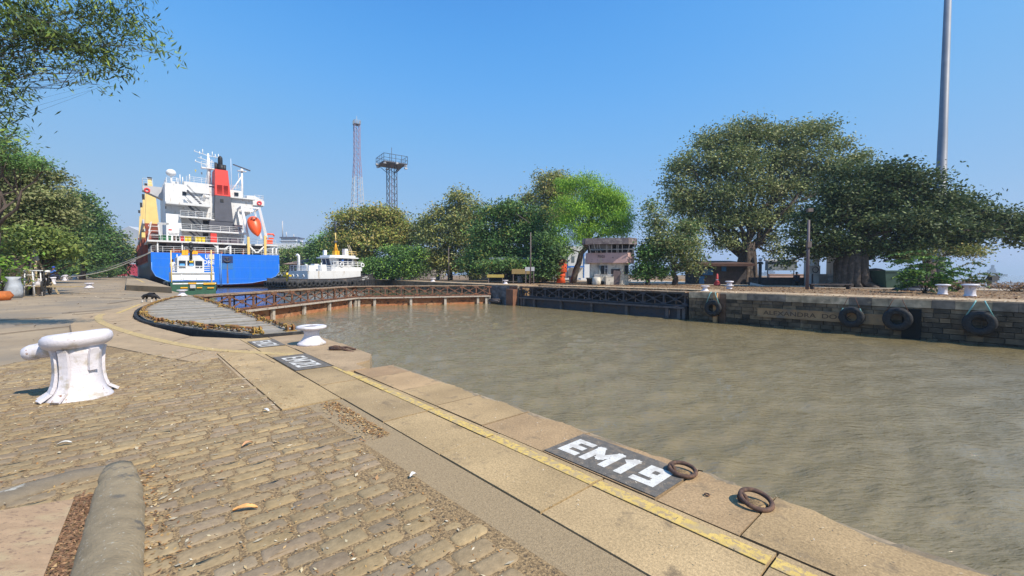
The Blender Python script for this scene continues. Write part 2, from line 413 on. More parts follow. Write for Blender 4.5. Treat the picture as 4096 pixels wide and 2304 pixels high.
        # worn chamfer on the top
K = lambda v: (lambda a: v)
def eb(a):
    return 3.5+.012*math.sin(a*3.3)+.01*math.sin(a*7.7) if a < -.9 else 3.45+.02*math.sin(a*5)
outer = [2.2, 1.1, 0.1, -.96, -1.52, -2.63, -3.5, -4.4, -5.27, -6.25, -6.9]
sub = []
for j0, j1 in zip(outer, outer[1:]):
    k = random.uniform(.86, 1.1); slab.col((.40*k, (.275)*k*random.uniform(.95, 1.02), .145*k)); zz = random.uniform(-.003, .004)
    m = 14; pts = [(j0-.008-(j0-j1-.016)*i/m, 0) for i in range(m+1)]; ck = .40*k, .275*k, .145*k
    top = [(a, eb(a)-.085+.03*math.sin(a*6)+random.uniform(-.022, .022)) for a, _ in pts]; lowe = [(a, eb(a)+random.uniform(-.022, .018)) for a, _ in pts]
    # top face with a worn, chamfered arris towards the water
    vs = [(pts[0][0], 2.76, zz)]+[(a, b, zz-.002) for a, b in top]+[(pts[-1][0], 2.76, zz)]
    slab.add(vs, [tuple(reversed(range(len(vs))))] if False else [tuple(range(len(vs)))[::-1]])
    slab.col((.24, .19, .125))
    fs = []; vv = []
    for (a, b), (a2, b2) in zip(top, lowe): vv += [(a, b, zz-.002), (a2, b2, zz-.028-random.uniform(0, .02)), (a2, b2+.02, -.45)]
    for i in range(m): fs += [(3*i, 3*i+1, 3*i+4, 3*i+3), (3*i+1, 3*i+2, 3*i+5, 3*i+4)]
    slab.add(vv, fs)
    slab.col((.3, .21, .12))
    slab.span(pts[0][0], pts[-1][0], 2.765, 2.77, -.4, zz-.003)
    for e_ in (pts[0][0], pts[-1][0]): slab.span(e_-.002, e_+.002, 2.76, 3.44, -.4, zz-.003)
slabrow([2.2, .9, .1, -.75, -1.95, -3.2, -4.3, -5.46, -6.3, -7.45, -8.95, -10.3, -11.4, -12], K(2.03), lambda a: 2.75 if a > -6.9 else 2.62)
slabrow([-5.46, -6.9, -8.6, -10.2], K(1.33), K(2.02), 1.03)
# the landing stones beyond the step
slab.col((.38, .27, .16)); slab.prism([(-6.89, 2.63), (-6.89, 2.97), (-7.35, 2.97), (-7.5, 3.29), (-8.0, 3.55), (-9.7, 3.61), (-9.7, 2.63)], -.9, .012)
slab.col((.36, .26, .16)); slab.prism([(-9.72, 2.63), (-9.72, 3.61), (-11.88, 3.59), (-11.93, 2.63)], -.9, .0)
slab.col((.30, .23, .15)); slab.prism([(-6.95, 3.0), (-7.3, 3.02), (-7.5, 3.3), (-8, 3.57), (-8.1, 3.3), (-7.6, 3.02)], -1.4, -.14)
o = slab.build('pavement', [M_granite], frame=True); struct(o)
# grit strip between setts and slabs
struct(MB().prism([(4, 1.84), (4, 2.03), (-5.44, 2.02), (-5.44, 1.58)], -.05, -.004).build('ground', [M_grit], frame=True))
# apron of large stones around the gate recess
apr = [(-5.48, 1.32)]+gpoly([(1105, 1640), (873, 1430), (810, 1440), (764, 1445), (655, 1428), (436, 1383), (290, 1360), (280, 1300), (330, 1262)])+gpoly([(430, 1240), (560, 1215)])+[(-34, 1.2), (-33.4, 2.27)]+[(a, b-.06) for a, b in arc[::-1]]+[(-11.97, 2.15), (-11.97, 2.02), (-10.22, 2.02), (-10.22, 1.32)]
struct(MB().prism(apr, -.05, -.002).build('pavement', [M_apron], frame=True))
# joints scored in the apron: thin raised mortar ridges
jm = MB()
def jline(pts, w_=.012, z=.003):
    P = gpoly(pts)
    for p, q in zip(P, P[1:]): jm.bar((p[0], p[1], z-.006), (q[0], q[1], z-.006), w_, .014)
for pts in ([(983, 1396), (1100, 1452)], [(640, 1379), (765, 1345)], [(470, 1335), (560, 1322)], [(400, 1290), (525, 1280)], [(560, 1250), (620, 1222)], [(880, 1410), (985, 1396)], [(700, 1440), (830, 1398)]): jline(pts)
for pts in ([(0, 1335), (290, 1303)], [(250, 1252), (500, 1232)], [(290, 1258), (420, 1248)], [(0, 1280), (210, 1268)], [(400, 1190), (600, 1197)], [(430, 1215), (560, 1195)], [(180, 1165), (360, 1175)], [(290, 1360), (280, 1300)], [(60, 1300), (130, 1294)]): jline(pts, .03, .0)
struct(jm.build('pavement', [pm('joint', (.16, .12, .08), .95)], frame=True))
# painted lines
M_yel = pm('yellow_paint', (.60, .42, .12), .85, var=.12, scale=8, bump=.003, bscale=70, col2=(.38, .27, .14), s2=28, thr=(.49, .58), col3=(.42, .31, .16), s3=7, thr3=(.5, .6))
yl = MB(); jn = [2.2, .1, -.75, -1.95, -3.2, -4.3, -5.46, -6.3, -7.42]
for j0, j1 in zip(jn, jn[1:]): yl.prism([(j0-.012, 2.575), (j0-.012, 2.68), (j1+.012, 2.68), (j1+.012, 2.575)], .0045, .0085)
tag(yl.build('painted_line', [M_yel], frame=True), 'straight worn yellow line painted along the stone quay edge beside the black patch', 'painted line')
def band(pts, wd, z0, z1, mb):
    P = [Vector((*p, 0)) for p in pts]; L = []; Rr = []
    for i, p in enumerate(P):
        d = (P[min(i+1, len(P)-1)]-P[max(i-1, 0)]).normalized(); nn = Vector((-d.y, d.x, 0))
        L.append(p+nn*wd/2); Rr.append(p-nn*wd/2)
    for i in range(len(P)-1):
        mb.prism([(L[i].x, L[i].y), (L[i+1].x, L[i+1].y), (Rr[i+1].x, Rr[i+1].y), (Rr[i].x, Rr[i].y)], z0, z1)
def smoothpts(P, k=6):
    out = []
    P = [Vector((*p, 0)) for p in P]
    for i in range(len(P)-1):
        p0 = P[max(i-1, 0)]; p1 = P[i]; p2 = P[i+1]; p3 = P[min(i+2, len(P)-1)]
        for j in range(k):
            t = j/k; out.append(.5*((2*p1)+(-p0+p2)*t+(2*p0-5*p1+4*p2-p3)*t*t+(-p0+3*p1-3*p2+p3)*t**3))
    out.append(P[-1]); return [(p.x, p.y) for p in out]
cy = smoothpts(gpoly([(1180, 1419), (1000, 1409), (830, 1396), (680, 1370), (560, 1342), (470, 1315), (405, 1288), (394, 1268), (410, 1256)]))
yl = MB(); band(cy, .2, .0, .005, yl)
tag(yl.build('painted_line', [pm('ochre_paint', (.50, .36, .15), .8, var=.15, scale=6, bump=.002, bscale=50, col2=(.36, .26, .14), s2=14)], frame=True), 'curved yellow line painted round the end of the chained timber gate', 'painted line')
yl = MB(); band(gpoly([(515, 1105), (575, 1145)]), .25, .452, .456, yl); band(gpoly([(470, 1253), (560, 1217)]), .13, .0, .004, yl)
tag(yl.build('painted_line', [M_yel], frame=True), 'faded yellow line painted on the far quay towards the blue ship', 'painted line')
# black patches with white letters
M_blk = pm('black_patch', (.12, .108, .093), .85, var=.25, scale=18, bump=.004, bscale=80, col2=(.21, .165, .12), s2=14, thr=(.5, .66), col3=(.3, .24, .17), s3=60, thr3=(.62, .66))
M_wp = pm('white_letters', (.66, .64, .59), .85, var=.1, scale=20, bump=.002, bscale=80, col2=(.36, .33, .28), s2=70, thr=(.58, .64), col3=(.52, .49, .44), s3=10, thr3=(.5, .6))
GL = {'E': [[(0, 0), (0, 1)], [(0, 1), (1, 1)], [(0, .5), (.85, .5)], [(0, 0), (1, 0)]], 'M': [[(0, 0), (0, 1)], [(0, 1), (.5, .35)], [(.5, .35), (1, 1)], [(1, 1), (1, 0)]],
      '1': [[(.6, 0), (.6, 1)], [(.6, 1), (.1, .86)]], '9': [[(0, 0), (1, 0)], [(1, 0), (1, 1)], [(1, 1), (.12, 1)], [(.12, 1), (.12, .48)], [(.12, .48), (1, .48)]],
      '2': [[(0, 1), (1, 1)], [(1, 1), (1, .55)], [(1, .55), (0, .05)], [(0, 0), (1, 0)]], '0': [[(0, 0), (0, 1)], [(0, 1), (1, 1)], [(1, 1), (1, 0)], [(1, 0), (0, 0)]]}
WD = {'E': .7, 'M': 1.0, '1': .45, '9': .75, '2': .7, '0': .7}
def strokes(word, a, b, width, h, z, th_):
    mb = MB(); tot = sum(WD[c] for c in word)+.38*(len(word)-1); u = width/tot; k = 0
    for c in word:
        w_ = WD[c]*u-th_*.35
        for st_ in GL[c]:
            (x0, y0), (x1, y1) = st_; p = Vector((a+x0*w_+th_/2, b+th_/2+y0*(h-th_), 0)); q = Vector((a+x1*w_+th_/2, b+th_/2+y1*(h-th_), 0))
            d = (q-p).normalized(); p -= d*th_*.49; q += d*th_*.49; n_ = Vector((-d.y, d.x, 0))*th_/2; k += 1; zz = z+.0003*(k % 5)
            mb.add([(*(p-n_)[:2], zz), (*(q-n_)[:2], zz), (*(q+n_)[:2], zz), (*(p+n_)[:2], zz)], [(0, 1, 2, 3)])
        a += (WD[c]+.38)*u
    return mb
def patch(a0, a1, b0, b1, word, ta, tb, tw, th_, label):
    pz = MB().prism([(a0, b0), (a1, b0), (a1+.01, b1), (a0-.01, b1+.02)], .0055, .010).build('painted_patch', [M_blk], frame=True)
    tag(pz, label, 'painted sign')
    t = strokes(word, ta, tb, tw, th_, .0115, th_*(.225 if word == 'EM19' else .15))
    t.build('lettering', [M_wp], parent=pz)
patch(-2.62, -1.53, 2.775, 3.33, 'EM19', -2.56, 2.88, .90, .33, 'black painted patch lettered EM19 in white, beside two rusty rings')
patch(-8.95, -7.47, 2.04, 2.61, 'EM20', -8.72, 2.13, 1.0, .38, 'black painted patch lettered EM20 where the yellow line ends')
patch(-11.38, -10.31, 2.08, 2.61, 'EM21', -11.25, 2.14, .88, .36, 'black painted patch lettered EM21 at the foot of the timber gate')

# curb and cover slab, bottom left
M_curb = pm('curb_concrete', (.29, .225, .135), .9, var=.25, scale=6, bump=.014, bscale=60, col2=(.42, .38, .3), s2=40, thr=(.62, .66), col3=(.15, .13, .1), s3=4)
def gp(x, y, z=0): return G(x, y, z)
c1 = [gp(470, 1868), gp(474, 1960), gp(462, 2080), gp(440, 2230), gp(405, 2400), gp(360, 2620)]
def hump(pts, rads, m_, par, flat=.62):
    P = []; rr = []
    for i in range(len(pts)-1):
        for j in range(5): P.append(pts[i].lerp(pts[i+1], j/5)); rr.append(rads[i]+(rads[i+1]-rads[i])*j/5)
    P.append(pts[-1]); rr.append(rads[-1]); k = MB().tube(P, [r_+random.uniform(-.004, .004) for r_ in rr], 22)
    k.v = [(v[0]+random.gauss(0, .0015), v[1]+random.gauss(0, .0015), v[2]*flat-.012+random.gauss(0, .0015)) for v in k.v]
    return k.build('curb_stone', [m_], par, world=True)
cb = thing('concrete_curb', 'rounded brown concrete curb round the pinkish cover slab', 'curb', gp(470, 1868))
hump(c1, [.10, .135, .15, .155, .155, .155], M_curb, cb)
c2 = [gp(450, 1875), gp(300, 1903), gp(150, 1950), gp(0, 2000), gp(-200, 2070)]
hump(c2, [.08, .10, .115, .12, .12], pm('curb_dark', (.20, .16, .11), .9, var=.25, scale=5, bump=.014, bscale=25, col2=(.46, .43, .36), s2=7, thr=(.56, .62)), cb, .5)
sp = [gp(-120, 2060, .02), gp(296, 1995, .02), gp(245, 2120, .02), gp(160, 2340, .02), gp(-120, 2340, .02)]
ld = MB().prism([(p.x, p.y) for p in sp], -.02, .02)
tag(ld.build('cover_slab', [pm('pink_slab', (.41, .27, .155), .85, var=.16, scale=7, bump=.005, bscale=50, col2=(.44, .32, .18), s2=3, col3=(.25, .16, .1), s3=22, thr3=(.56, .64), stretch=(1, 2.5, 1))]), 'flat pinkish stone cover slab inside the concrete curb', 'slab')

# ------------------------------------------------------------------ water
def watermat(name, base, rough, bump1, bump2):
    m = bpy.data.materials.new(name); m.use_nodes = True; t = m.node_tree; n = t.nodes; L = t.links
    p = n['Principled BSDF']; p.inputs['Roughness'].default_value = rough; p.inputs['IOR'].default_value = 1.42
    p.inputs['Specular IOR Level'].default_value = .9
    tc = n.new('ShaderNodeTexCoord')
    mp = n.new('ShaderNodeMapping'); mp.inputs['Rotation'].default_value = (0, 0, R(-25)); mp.inputs['Scale'].default_value = (.45, 1.5, 1); L.new(tc.outputs['Object'], mp.inputs[0])
    a = n.new('ShaderNodeTexNoise'); a.inputs['Scale'].default_value = 5.0; a.inputs['Detail'].default_value = 5; a.inputs['Roughness'].default_value = .55; L.new(mp.outputs[0], a.inputs[0])
    c = n.new('ShaderNodeTexNoise'); c.inputs['Scale'].default_value = .12; c.inputs['Detail'].default_value = 4; L.new(mp.outputs[0], c.inputs[0])
    mx = n.new('ShaderNodeMix'); mx.data_type = 'RGBA'
    L.new(c.outputs['Fac'], mx.inputs[0]); mx.inputs[6].default_value = (*[v*.85 for v in base], 1); mx.inputs[7].default_value = (*[v*1.15 for v in base], 1)
    L.new(mx.outputs[2], p.inputs['Base Color'])
    b = n.new('ShaderNodeBump'); b.inputs['Distance'].default_value = bump1; L.new(a.outputs['Fac'], b.inputs['Height'])
    a2 = n.new('ShaderNodeTexNoise'); a2.inputs['Scale'].default_value = 13; a2.inputs['Detail'].default_value = 5; L.new(mp.outputs[0], a2.inputs[0])
    b2 = n.new('ShaderNodeBump'); b2.inputs['Distance'].default_value = bump2; L.new(a2.outputs['Fac'], b2.inputs['Height']); L.new(b.outputs[0], b2.inputs['Normal'])
    L.new(b2.outputs[0], p.inputs['Normal'])
    return m
M_sea = watermat('muddy_water', (.215, .168, .082), .02, .075, .016)
nr, na = 520, 640
r_ = 3.0*np.exp(np.linspace(0, math.log(6000/3.0), nr)); th = np.linspace(R(90-66), R(90+66), na)
RR, TT = np.meshgrid(r_, th, indexing='ij'); X = RR*np.cos(TT); Y = RR*np.sin(TT); Z = np.zeros_like(X)
dr = RR*(math.log(2000)/nr)
for i in range(70):
    lam = .22*math.exp(rng.uniform(0, math.log(10))); k_ = 2*math.pi/lam; an = rng.normal(R(75), R(33)); ph = rng.uniform(0, 6.28)
    amp = .0072*lam**.7*rng.uniform(.5, 1.4)
    fade = np.clip((lam/(2.2*dr)-1), 0, 1)
    arg = k_*(X*math.cos(an)+Y*math.sin(an))+ph+2.2*np.sin(.45*X+.2*Y+i)+2.2*np.sin(.41*Y-.25*X+2*i)
    Z += amp*fade*(.55*np.sin(arg)+.8*(1-2*np.abs(np.sin(arg/2))))
P = np.stack([X, Y, Z], -1).astype(np.float32)
me = bpy.data.meshes.new('water'); me.vertices.add(nr*na); me.vertices.foreach_set('co', P.ravel())
i0 = (np.arange(nr-1)[:, None]*na+np.arange(na-1)[None]).ravel()
q = np.stack([i0, i0+1, i0+na+1, i0+na], 1)[:, ::-1]
me.loops.add(q.size); me.loops.foreach_set('vertex_index', q.ravel().astype(np.int32)); me.polygons.add(len(q)); me.polygons.foreach_set('loop_start', (np.arange(len(q))*4).astype(np.int32))
me.polygons.foreach_set('use_smooth', np.ones(len(q), bool)); me.update(calc_edges=True)
me.materials.append(M_sea)
o = bpy.data.objects.new('water', me); COL.objects.link(o); o.location.z = -2.5; struct(o)
if me.polygons[0].normal.z < 0: me.flip_normals()
HN = (-37.8, 3.7); AP = (-52.3, 20.8); HF = (-45.5, 37.0)
mb = MB(); poly = [HN, AP, HF, (-55, 38.6), (-75, 41.1), (-110, 45.1), (-260, 60.1), (-260, 2.6), (-60, 2.6)]
mb.add([(x, y, -1.3) for x, y in poly], [tuple(range(len(poly)))[::-1]])
o = struct(mb.build('water', [watermat('basin_water', (.12, .10, .06), .12, .03, .008)], frame=True))
if o.data.polygons[0].normal.z < 0: o.data.flip_normals()
# ------------------------------------------------------------------ metals and paints
M_rust = pm('rusty_steel', (.13, .065, .042), .85, var=.4, scale=2, bump=.004, bscale=30, col2=(.25, .105, .05), s2=3, thr=(.5, .6), col3=(.06, .045, .04), s3=5)
M_rust2 = pm('orange_rust', (.33, .13, .055), .9, var=.35, scale=1.5, bump=.006, bscale=12, col2=(.42, .22, .11), s2=1.2, thr=(.5, .6), col3=(.1, .05, .03), s3=2.5, thr3=(.55, .62))
M_dksteel = pm('dark_steel', (.075, .07, .08), .75, var=.35, scale=2, col2=(.09, .06, .045), s2=2)
M_timber = pm('grey_timber', (.42, .37, .31), .9, var=.2, scale=3, bump=.005, bscale=30, col2=(.2, .16, .13), s2=4, thr=(.55, .65))
M_dktimber = pm('dark_timber', (.16, .13, .12), .9, var=.3, scale=3, col2=(.07, .06, .06), s2=3)
M_white = pm('white_paint', (.78, .78, .78), .45, var=.05, scale=2, col2=(.6, .56, .5), s2=2.5, thr=(.62, .7))
M_iron = pm('white_iron', (.68, .65, .69), .5, var=.06, scale=8, bump=.006, bscale=26, col2=(.48, .43, .37), s2=5, thr=(.54, .66), col3=(.3, .15, .08), s3=9, thr3=(.66, .70))
M_rubber = pm('rubber', (.016, .016, .018), .75, var=.3, scale=6, bump=.004, bscale=40, col2=(.04, .038, .036), s2=5)
M_black = pm('black_paint', (.02, .02, .022), .55, var=.3, scale=3)
M_chain = pm('yellow_chain', (.36, .23, .05), .8, var=.3, scale=10, bump=.002, bscale=60, col2=(.2, .09, .035), s2=5, thr=(.45, .53))
M_strap = pm('teal_strap', (.2, .42, .4), .7)
M_yell = pm('bright_yellow', (.75, .50, .02), .5)
# ------------------------------------------------------------------ closed lock gates (rusty lattice)
def gate(name, label, A, B, cat='lock gate', dark=False, toe=.8, face=1, npan=8, bands=None):
    """A,B in quay coordinates; built along local x"""
    pa = AB(*A); pb = AB(*B); d = pb-pa; L = d.length; ang = math.atan2(d.y, d.x)
    t = thing(name, label, cat, pa, ang, 'lock gate leaves'); t.scale.z = .8
    st = M_dksteel if dark else M_rust
    y = face                                    # side that is seen
    f = MB()
    P = L/npan
    for i in range(npan+1):
        x = min(max(i*P, .12), L-.12)
        f.bar((x, y*.62, -.28), (x, y*.62, -1.55), .16, .1, up=(0, 1, 0))
        f.box((x, y*.68, -.33), (.55, .03, .3)); f.box((x, y*.68, -1.48), (.5, .03, .28))
        if i < npan:
            xa, xb = i*P+.1, (i+1)*P-.1
            f.bar((xa, y*.6, -.35), (xb, y*.6, -1.5), .11, .05, up=(0, 1, 0)); f.bar((xa, y*.56, -1.5), (xb, y*.56, -.35), .11, .05, up=(0, 1, 0))
            f.box(((xa+xb)/2, y*.64, -.92), (.34, .03, .3), ry=R(45))
    f.bar((0, y*.6, -.24), (L, y*.6, -.24), .12, .14); f.bar((0, y*.6, -1.6), (L, y*.6, -1.6), .12, .16)
    for i in range(npan*2):                     # inner frames behind
        x = (i+.5)*P/2; f.bar((x, -y*.6, -.25), (x, -y*.6, -1.6), .08, .08, up=(0, 1, 0))
    f.bar((0, -y*.6, -.9), (L, -y*.6, -.9), .1, .1)
    f.build('truss', [st], t)
    dk = MB(); 
    for i in range(int(L/.8)):
        x = i*.8; dk.box((x+.4, 0, -.1+random.uniform(-.012, .02)), (.78, 1.5+random.uniform(-.1, .12), .11))
    dk.build('walkway', [M_dktimber if False else (pm('walkway_boards', (.33, .24, .16), .95, var=.3, scale=2, bump=.01, bscale=9, col2=(.2, .11, .06), s2=2, thr=(.5, .58)))], t)
    if dark: MB().box((L/2, 1.0, -1.6), (L, .1, 3.0)).build('shade_panel', [M_black], t)  # added black panel, paints the shade behind the truss bars
    sk = MB().box((L/2, 0, -2.9), (L, 1.0, 2.3)); sk.build('skin_plate', [M_dksteel if dark else M_rust2], t)
    if not dark: MB().box((L/2, y*.3, -1.74), (L, 1.1, .05)).build('ledge', [M_rust], t)
    w_ = MB().box((L/2, y*.85, -1.86), (L-.1, .32, .2)); w_.build('fender_rail', [M_dktimber if dark else M_timber], t)
    n = max(3, int(L/4.3))
    xs = [.35, .8]+[L*(i+.6)/n for i in range(n)]+[L-.6, L-.15]
    for x in xs:
        MB().box((x, y*.72, -2.55), (.3, .24, 1.18)).build('fender_post', [M_dktimber if dark else M_timber], t)
    return t
gate('lock_gate', 'rusty closed lock gate leaf with lattice side, nearest the timber gate deck', HN, AP, face=-1, npan=9)
gate('lock_gate', 'rusty closed lock gate leaf with lattice side, between the mitre joint and the masonry pier', AP, HF, face=-1, npan=9)
gate('lock_gate', 'dark open lock gate leaf lying along the far quay wall in shade', (-39.6, 38.0), (-17.9, 38.0), dark=True, face=-1, npan=10)
MB().box((0, 0, -2.1), (.5, .6, 2.2), rz=.3).build('mitre_post', [M_timber], loc=AB(AP[0]+.3, AP[1]-.4))
tag(bpy.context.scene.objects['mitre_post'], 'weathered timber post at the mitre where the two rusty gate leaves meet', 'post')

# ------------------------------------------------------------------ open near leaf: bowed plank deck with chains
inner = smoothpts([(-11.95, 2.22)]+[(a, b) for a, b in arc[1:]], 4)
inner = [(a, b+.06) for a, b in inner]; gl = thing('gate_deck', 'bow-shaped weathered plank deck of the open near lock gate with chains on both sides', 'lock gate', AB(-20, 2), TH, 'lock gate leaves')
def L_(a, b, z=0): return (a+20, b-2, z)
pl = MB(); M_plank = attrmat('planks', .85, .004, 40, .22, 6)
def inner_b(a):
    xs = [p[0] for p in inner][::-1]; ys = [p[1] for p in inner][::-1]; return float(np.interp(a, xs, ys))
a = -11.98
while a > -33.3:
    wd = random.uniform(.2, .3); a2 = a-wd; k = random.uniform(.75, 1.15); m_ = random.choice([(.34, .30, .24), (.30, .265, .215), (.37, .32, .26), (.27, .235, .18)])
    pl.col(tuple(v*k for v in m_)); z = .07+random.uniform(-.008, .012)
    i0_, i1_ = inner_b(a)+.12, inner_b(a2)+.12
    # planks run across the deck in one or two lengths
    cut = random.uniform(.3, .7) if random.random() < .5 else None
    o0, o1 = 3.42, 3.42
    if a < -31: o0 = o1 = 3.3
    segs = [(0, 1)] if not cut else [(0, cut-.004), (cut+.004, 1)]
    for s0, s1 in segs:
        q0 = [i0_+(o0-i0_)*s0, i0_+(o0-i0_)*s1, i1_+(o1-i1_)*s1, i1_+(o1-i1_)*s0]
        pl.prism([L_(a-.007, q0[0])[:2], L_(a-.007, q0[1])[:2], L_(a2+.007, q0[2])[:2], L_(a2+.007, q0[3])[:2]], -.1, z+random.uniform(-.004, .004))
    a = a2
pl.build('planks', [M_plank], gl)
sd = MB()
pts = [L_(p[0], p[1]) for p in inner]
for p, q in zip(pts, pts[1:]):
    sd.bar((p[0], p[1], -.35), (q[0], q[1], -.36), .09, .84)
sd.bar(L_(-12, 3.45, -.4), L_(-33.4, 3.45, -.4), .14, .9); sd.bar(L_(-11.93, 2.25, -.35), L_(-11.93, 3.5, -.35), .1, .84)
sd.build('side_plate', [M_rubber], gl)
MB().add([L_(-11.9, 2.2, -2.9), L_(-11.9, 3.4, -2.9), L_(-33, 3.4, -2.9), L_(-33, 2.4, -2.9)], [(0, 1, 2, 3)])
bs = MB().prism([L_(p[0], p[1]+.1)[:2] for p in inner]+[L_(-33, 3.4)[:2], L_(-12, 3.4)[:2]], -3.4, -.5); bs.build('skin_plate', [M_rust2], gl)
def pathsample(P, step):
    P = [Vector(p) for p in P]; out = []; acc = 0; nxt = 0
    for p, q in zip(P, P[1:]):
        L = (q-p).length; 
        while nxt <= acc+L: t = (nxt-acc)/L; out.append((p.lerp(q, t), (q-p).normalized())); nxt += step
        acc += L
    return out
def chain(P, par, name='chain'):
    mb = MB()
    for i, (p, d) in enumerate(pathsample(P, .13)):
        p = p+Vector((random.uniform(-.03, .03), random.uniform(-.03, .03), random.uniform(0, .03)))
        sd_ = d.cross(Vector((0, 0, 1))).normalized(); up = Vector((0, 0, 1))
        n1 = (up if i % 2 else sd_); n1 = (n1+Vector((random.uniform(-.3, .3),)*3)).normalized(); n2 = d.cross(n1)
        pts = [p+d*math.cos(t)*.085+n1.cross(d)*math.sin(t)*.045 for t in [2*math.pi*k/8 for k in range(8)]]
        mb.tube(pts, .016, 5, closed=True)
    return mb.build(name, [M_chain], par)
inz = [Vector(L_(p[0], p[1]+.22, .13)) for p in inner]
chain(inz, gl); chain([L_(-13.2, 3.25, .13), L_(-20, 3.3, .13), L_(-26, 3.28, .13), L_(-33, 3.2, .13)], gl)
def bracket(a, b, big=1.0):
    mb = MB(); c = Vector(L_(a, b, .08))
    for s_ in (-.07, .07): mb.plate([(-.14*big, 0), (.14*big, 0), (.14*big, .12*big), (.06*big, .2*big), (-.06*big, .2*big), (-.14*big, .12*big)], 'y', s_-.018, s_+.018); 
    mb.v = [tuple(Vector(v)+c) if i >= 0 else v for i, v in enumerate(mb.v)]
    mb.box(c+Vector((0, 0, .0)), (.4*big, .26, .03)); mb.tube([c+Vector((0, -.12, .13*big)), c+Vector((0, .12, .13*big))], .03, 8)
    mb.build('chain_bracket', [M_chain], gl)
bracket(-12.25, inner_b(-12.25)+.28, .85); bracket(-12.2, 3.2, .85)
for a in (-14.2, -17.2, -20.5): bracket(a, inner_b(a)+.22, .6)
for a in (-15.5, -19, -23, -27.5): bracket(a, 3.22, .55)
def rod(p, q):
    p = Vector(p); q = Vector(q); d = q-p
    MB().tube([p, q], .03, 8).tube([p+d*.35, p+d*.38, p+d*.62, p+d*.65], [.03, .055, .055, .03], 8).build('turnbuckle', [M_chain], gl)
rod(L_(-12.3, inner_b(-12.3)+.28, .2), L_(-14.2, inner_b(-14.2)+.24, .17)); rod(L_(-12.25, 3.2, .2), L_(-13.3, 3.22, .17))
rod(L_(-14.5, inner_b(-14.5)+.24, .17), L_(-15.6, inner_b(-15.6)+.24, .17))
# dead leaves heaped in the curve of the deck: uncountable litter
def scatter(name, n, fn, size, cols, mat, kind=None, zr=.01, flat=.25):
    c = np.array([fn() for _ in range(n)], dtype=float); L = rng.uniform(.6, 1.3, n)*size
    th_ = rng.uniform(0, 6.28, n); u = np.stack([np.cos(th_), np.sin(th_), rng.normal(0, flat, n)], 1); u /= np.linalg.norm(u, axis=1)[:, None]
    v = np.stack([-np.sin(th_), np.cos(th_), rng.normal(0, flat, n)], 1); v /= np.linalg.norm(v, axis=1)[:, None]
    W = L*rng.uniform(.25, .5, n)
    c[:, 2] += L*.12
    V = np.stack([c-u*L[:, None]/2, c+v*W[:, None]/2, c+u*L[:, None]/2, c-v*W[:, None]/2], 1).reshape(-1, 3)
    cc = np.array(cols)[rng.integers(0, len(cols), n)]*rng.uniform(.7, 1.2, (n, 1))
    o = fastmesh(name, V, 4, mat, None, cc)
    if kind: o['kind'] = kind
    return o
M_dead = attrmat('dead_leaf', .8, var=0, trans=.1)
browns = [(.42, .22, .07), (.33, .17, .06), (.5, .32, .12), (.25, .12, .05), (.45, .33, .17)]
def deckl():
    a = rng.uniform(-31, -12.3) if rng.random() < .5 else rng.uniform(-24, -16); b = inner_b(a)+.12+abs(rng.normal(0, .13)); p = AB(a, b, .085); return (p.x, p.y, p.z)
scatter('leaf_litter', 1100, deckl, .07, browns, M_dead, 'stuff')
def deckl2():
    a = rng.uniform(-32, -13); b = 3.3-abs(rng.normal(0, .12)); p = AB(a, b, .085); return (p.x, p.y, p.z)
scatter('leaf_litter', 400, deckl2, .07, browns, M_dead, 'stuff')
# litter on the near ground, in the joints and in the corner of the curb
def gl1():
    k = rng.random()
    while True:
        a = rng.uniform(-11, 1.5); b = rng.uniform(-6, 1.6)
        p = AB(a, b, .005)
        if p.y > 1.4 and abs(p.x/p.y) < 1.4: return (p.x, p.y, p.z)
scatter('leaf_litter', 5200, gl1, .028, browns+[(.6, .52, .38), (.5, .42, .26)], M_dead, 'stuff')
scatter('leaf_litter', 340, gl1, .055, [(.6, .5, .34), (.45, .3, .14), (.35, .2, .09)], M_dead, 'stuff')
def gl2():
    a = rng.uniform(-5.4, -3.9); p = AB(a, 1.93-abs(rng.normal(0, .12)), .004); return (p.x, p.y, p.z)
scatter('leaf_litter', 700, gl2, .04, browns, M_dead, 'stuff')
cA = gp(560, 1880); cB = gp(590, 2290)
def gl3():
    t = rng.random(); p = cA.lerp(cB, t)+Vector((rng.gamma(1.2, .05)-.05, rng.normal(0, .08), .004)); return tuple(p)
scatter('leaf_litter', 420, gl3, .032, browns, M_dead, 'stuff')
dA = gp(310, 1985); dB = gp(190, 2330)
def gl4():
    t = rng.random(); p = dA.lerp(dB, t)+Vector((rng.uniform(-.01, .12), rng.normal(0, .02), .012)); return tuple(p)
scatter('leaf_litter', 1500, gl4, .025, [(.25, .13, .06), (.2, .1, .05), (.35, .2, .1)], M_dead, 'stuff')
def gl5():
    a = rng.uniform(-11, 2); b = rng.uniform(2.1, 3.45); p = AB(a, b, .013); return (p.x, p.y, p.z)
scatter('gravel', 800, gl5, .016, [(.7, .65, .55), (.2, .15, .1), (.6, .5, .35)], M_dead, 'stuff')
def leafthing(px, py, L, W, col, label, rz):
    mb = MB(); n = 8; vs = []
    for i in range(n+1):
        t = i/n; wd = W/2*math.sin(math.pi*min(1, t*.95+.03))**.7; z = .02*math.sin(t*3.1)+.006
        wd *= 1+.15*math.sin(i*2.1)
        vs += [(t*L, -wd, z+.012), (t*L, 0, z), (t*L, wd, z+.014)]
    mb.add(vs, [(3*i+j, 3*i+j+1, 3*i+j+4, 3*i+j+3) for i in range(n) for j in range(2)], True)
    o = mb.build('fallen_leaf', [pm('leaf_'+label[:5], col, .7, var=.2, scale=20)], loc=gp(px, py, .006)); o.rotation_euler.z = rz
    tag(o, label, 'leaf', 'fallen leaves'); return o
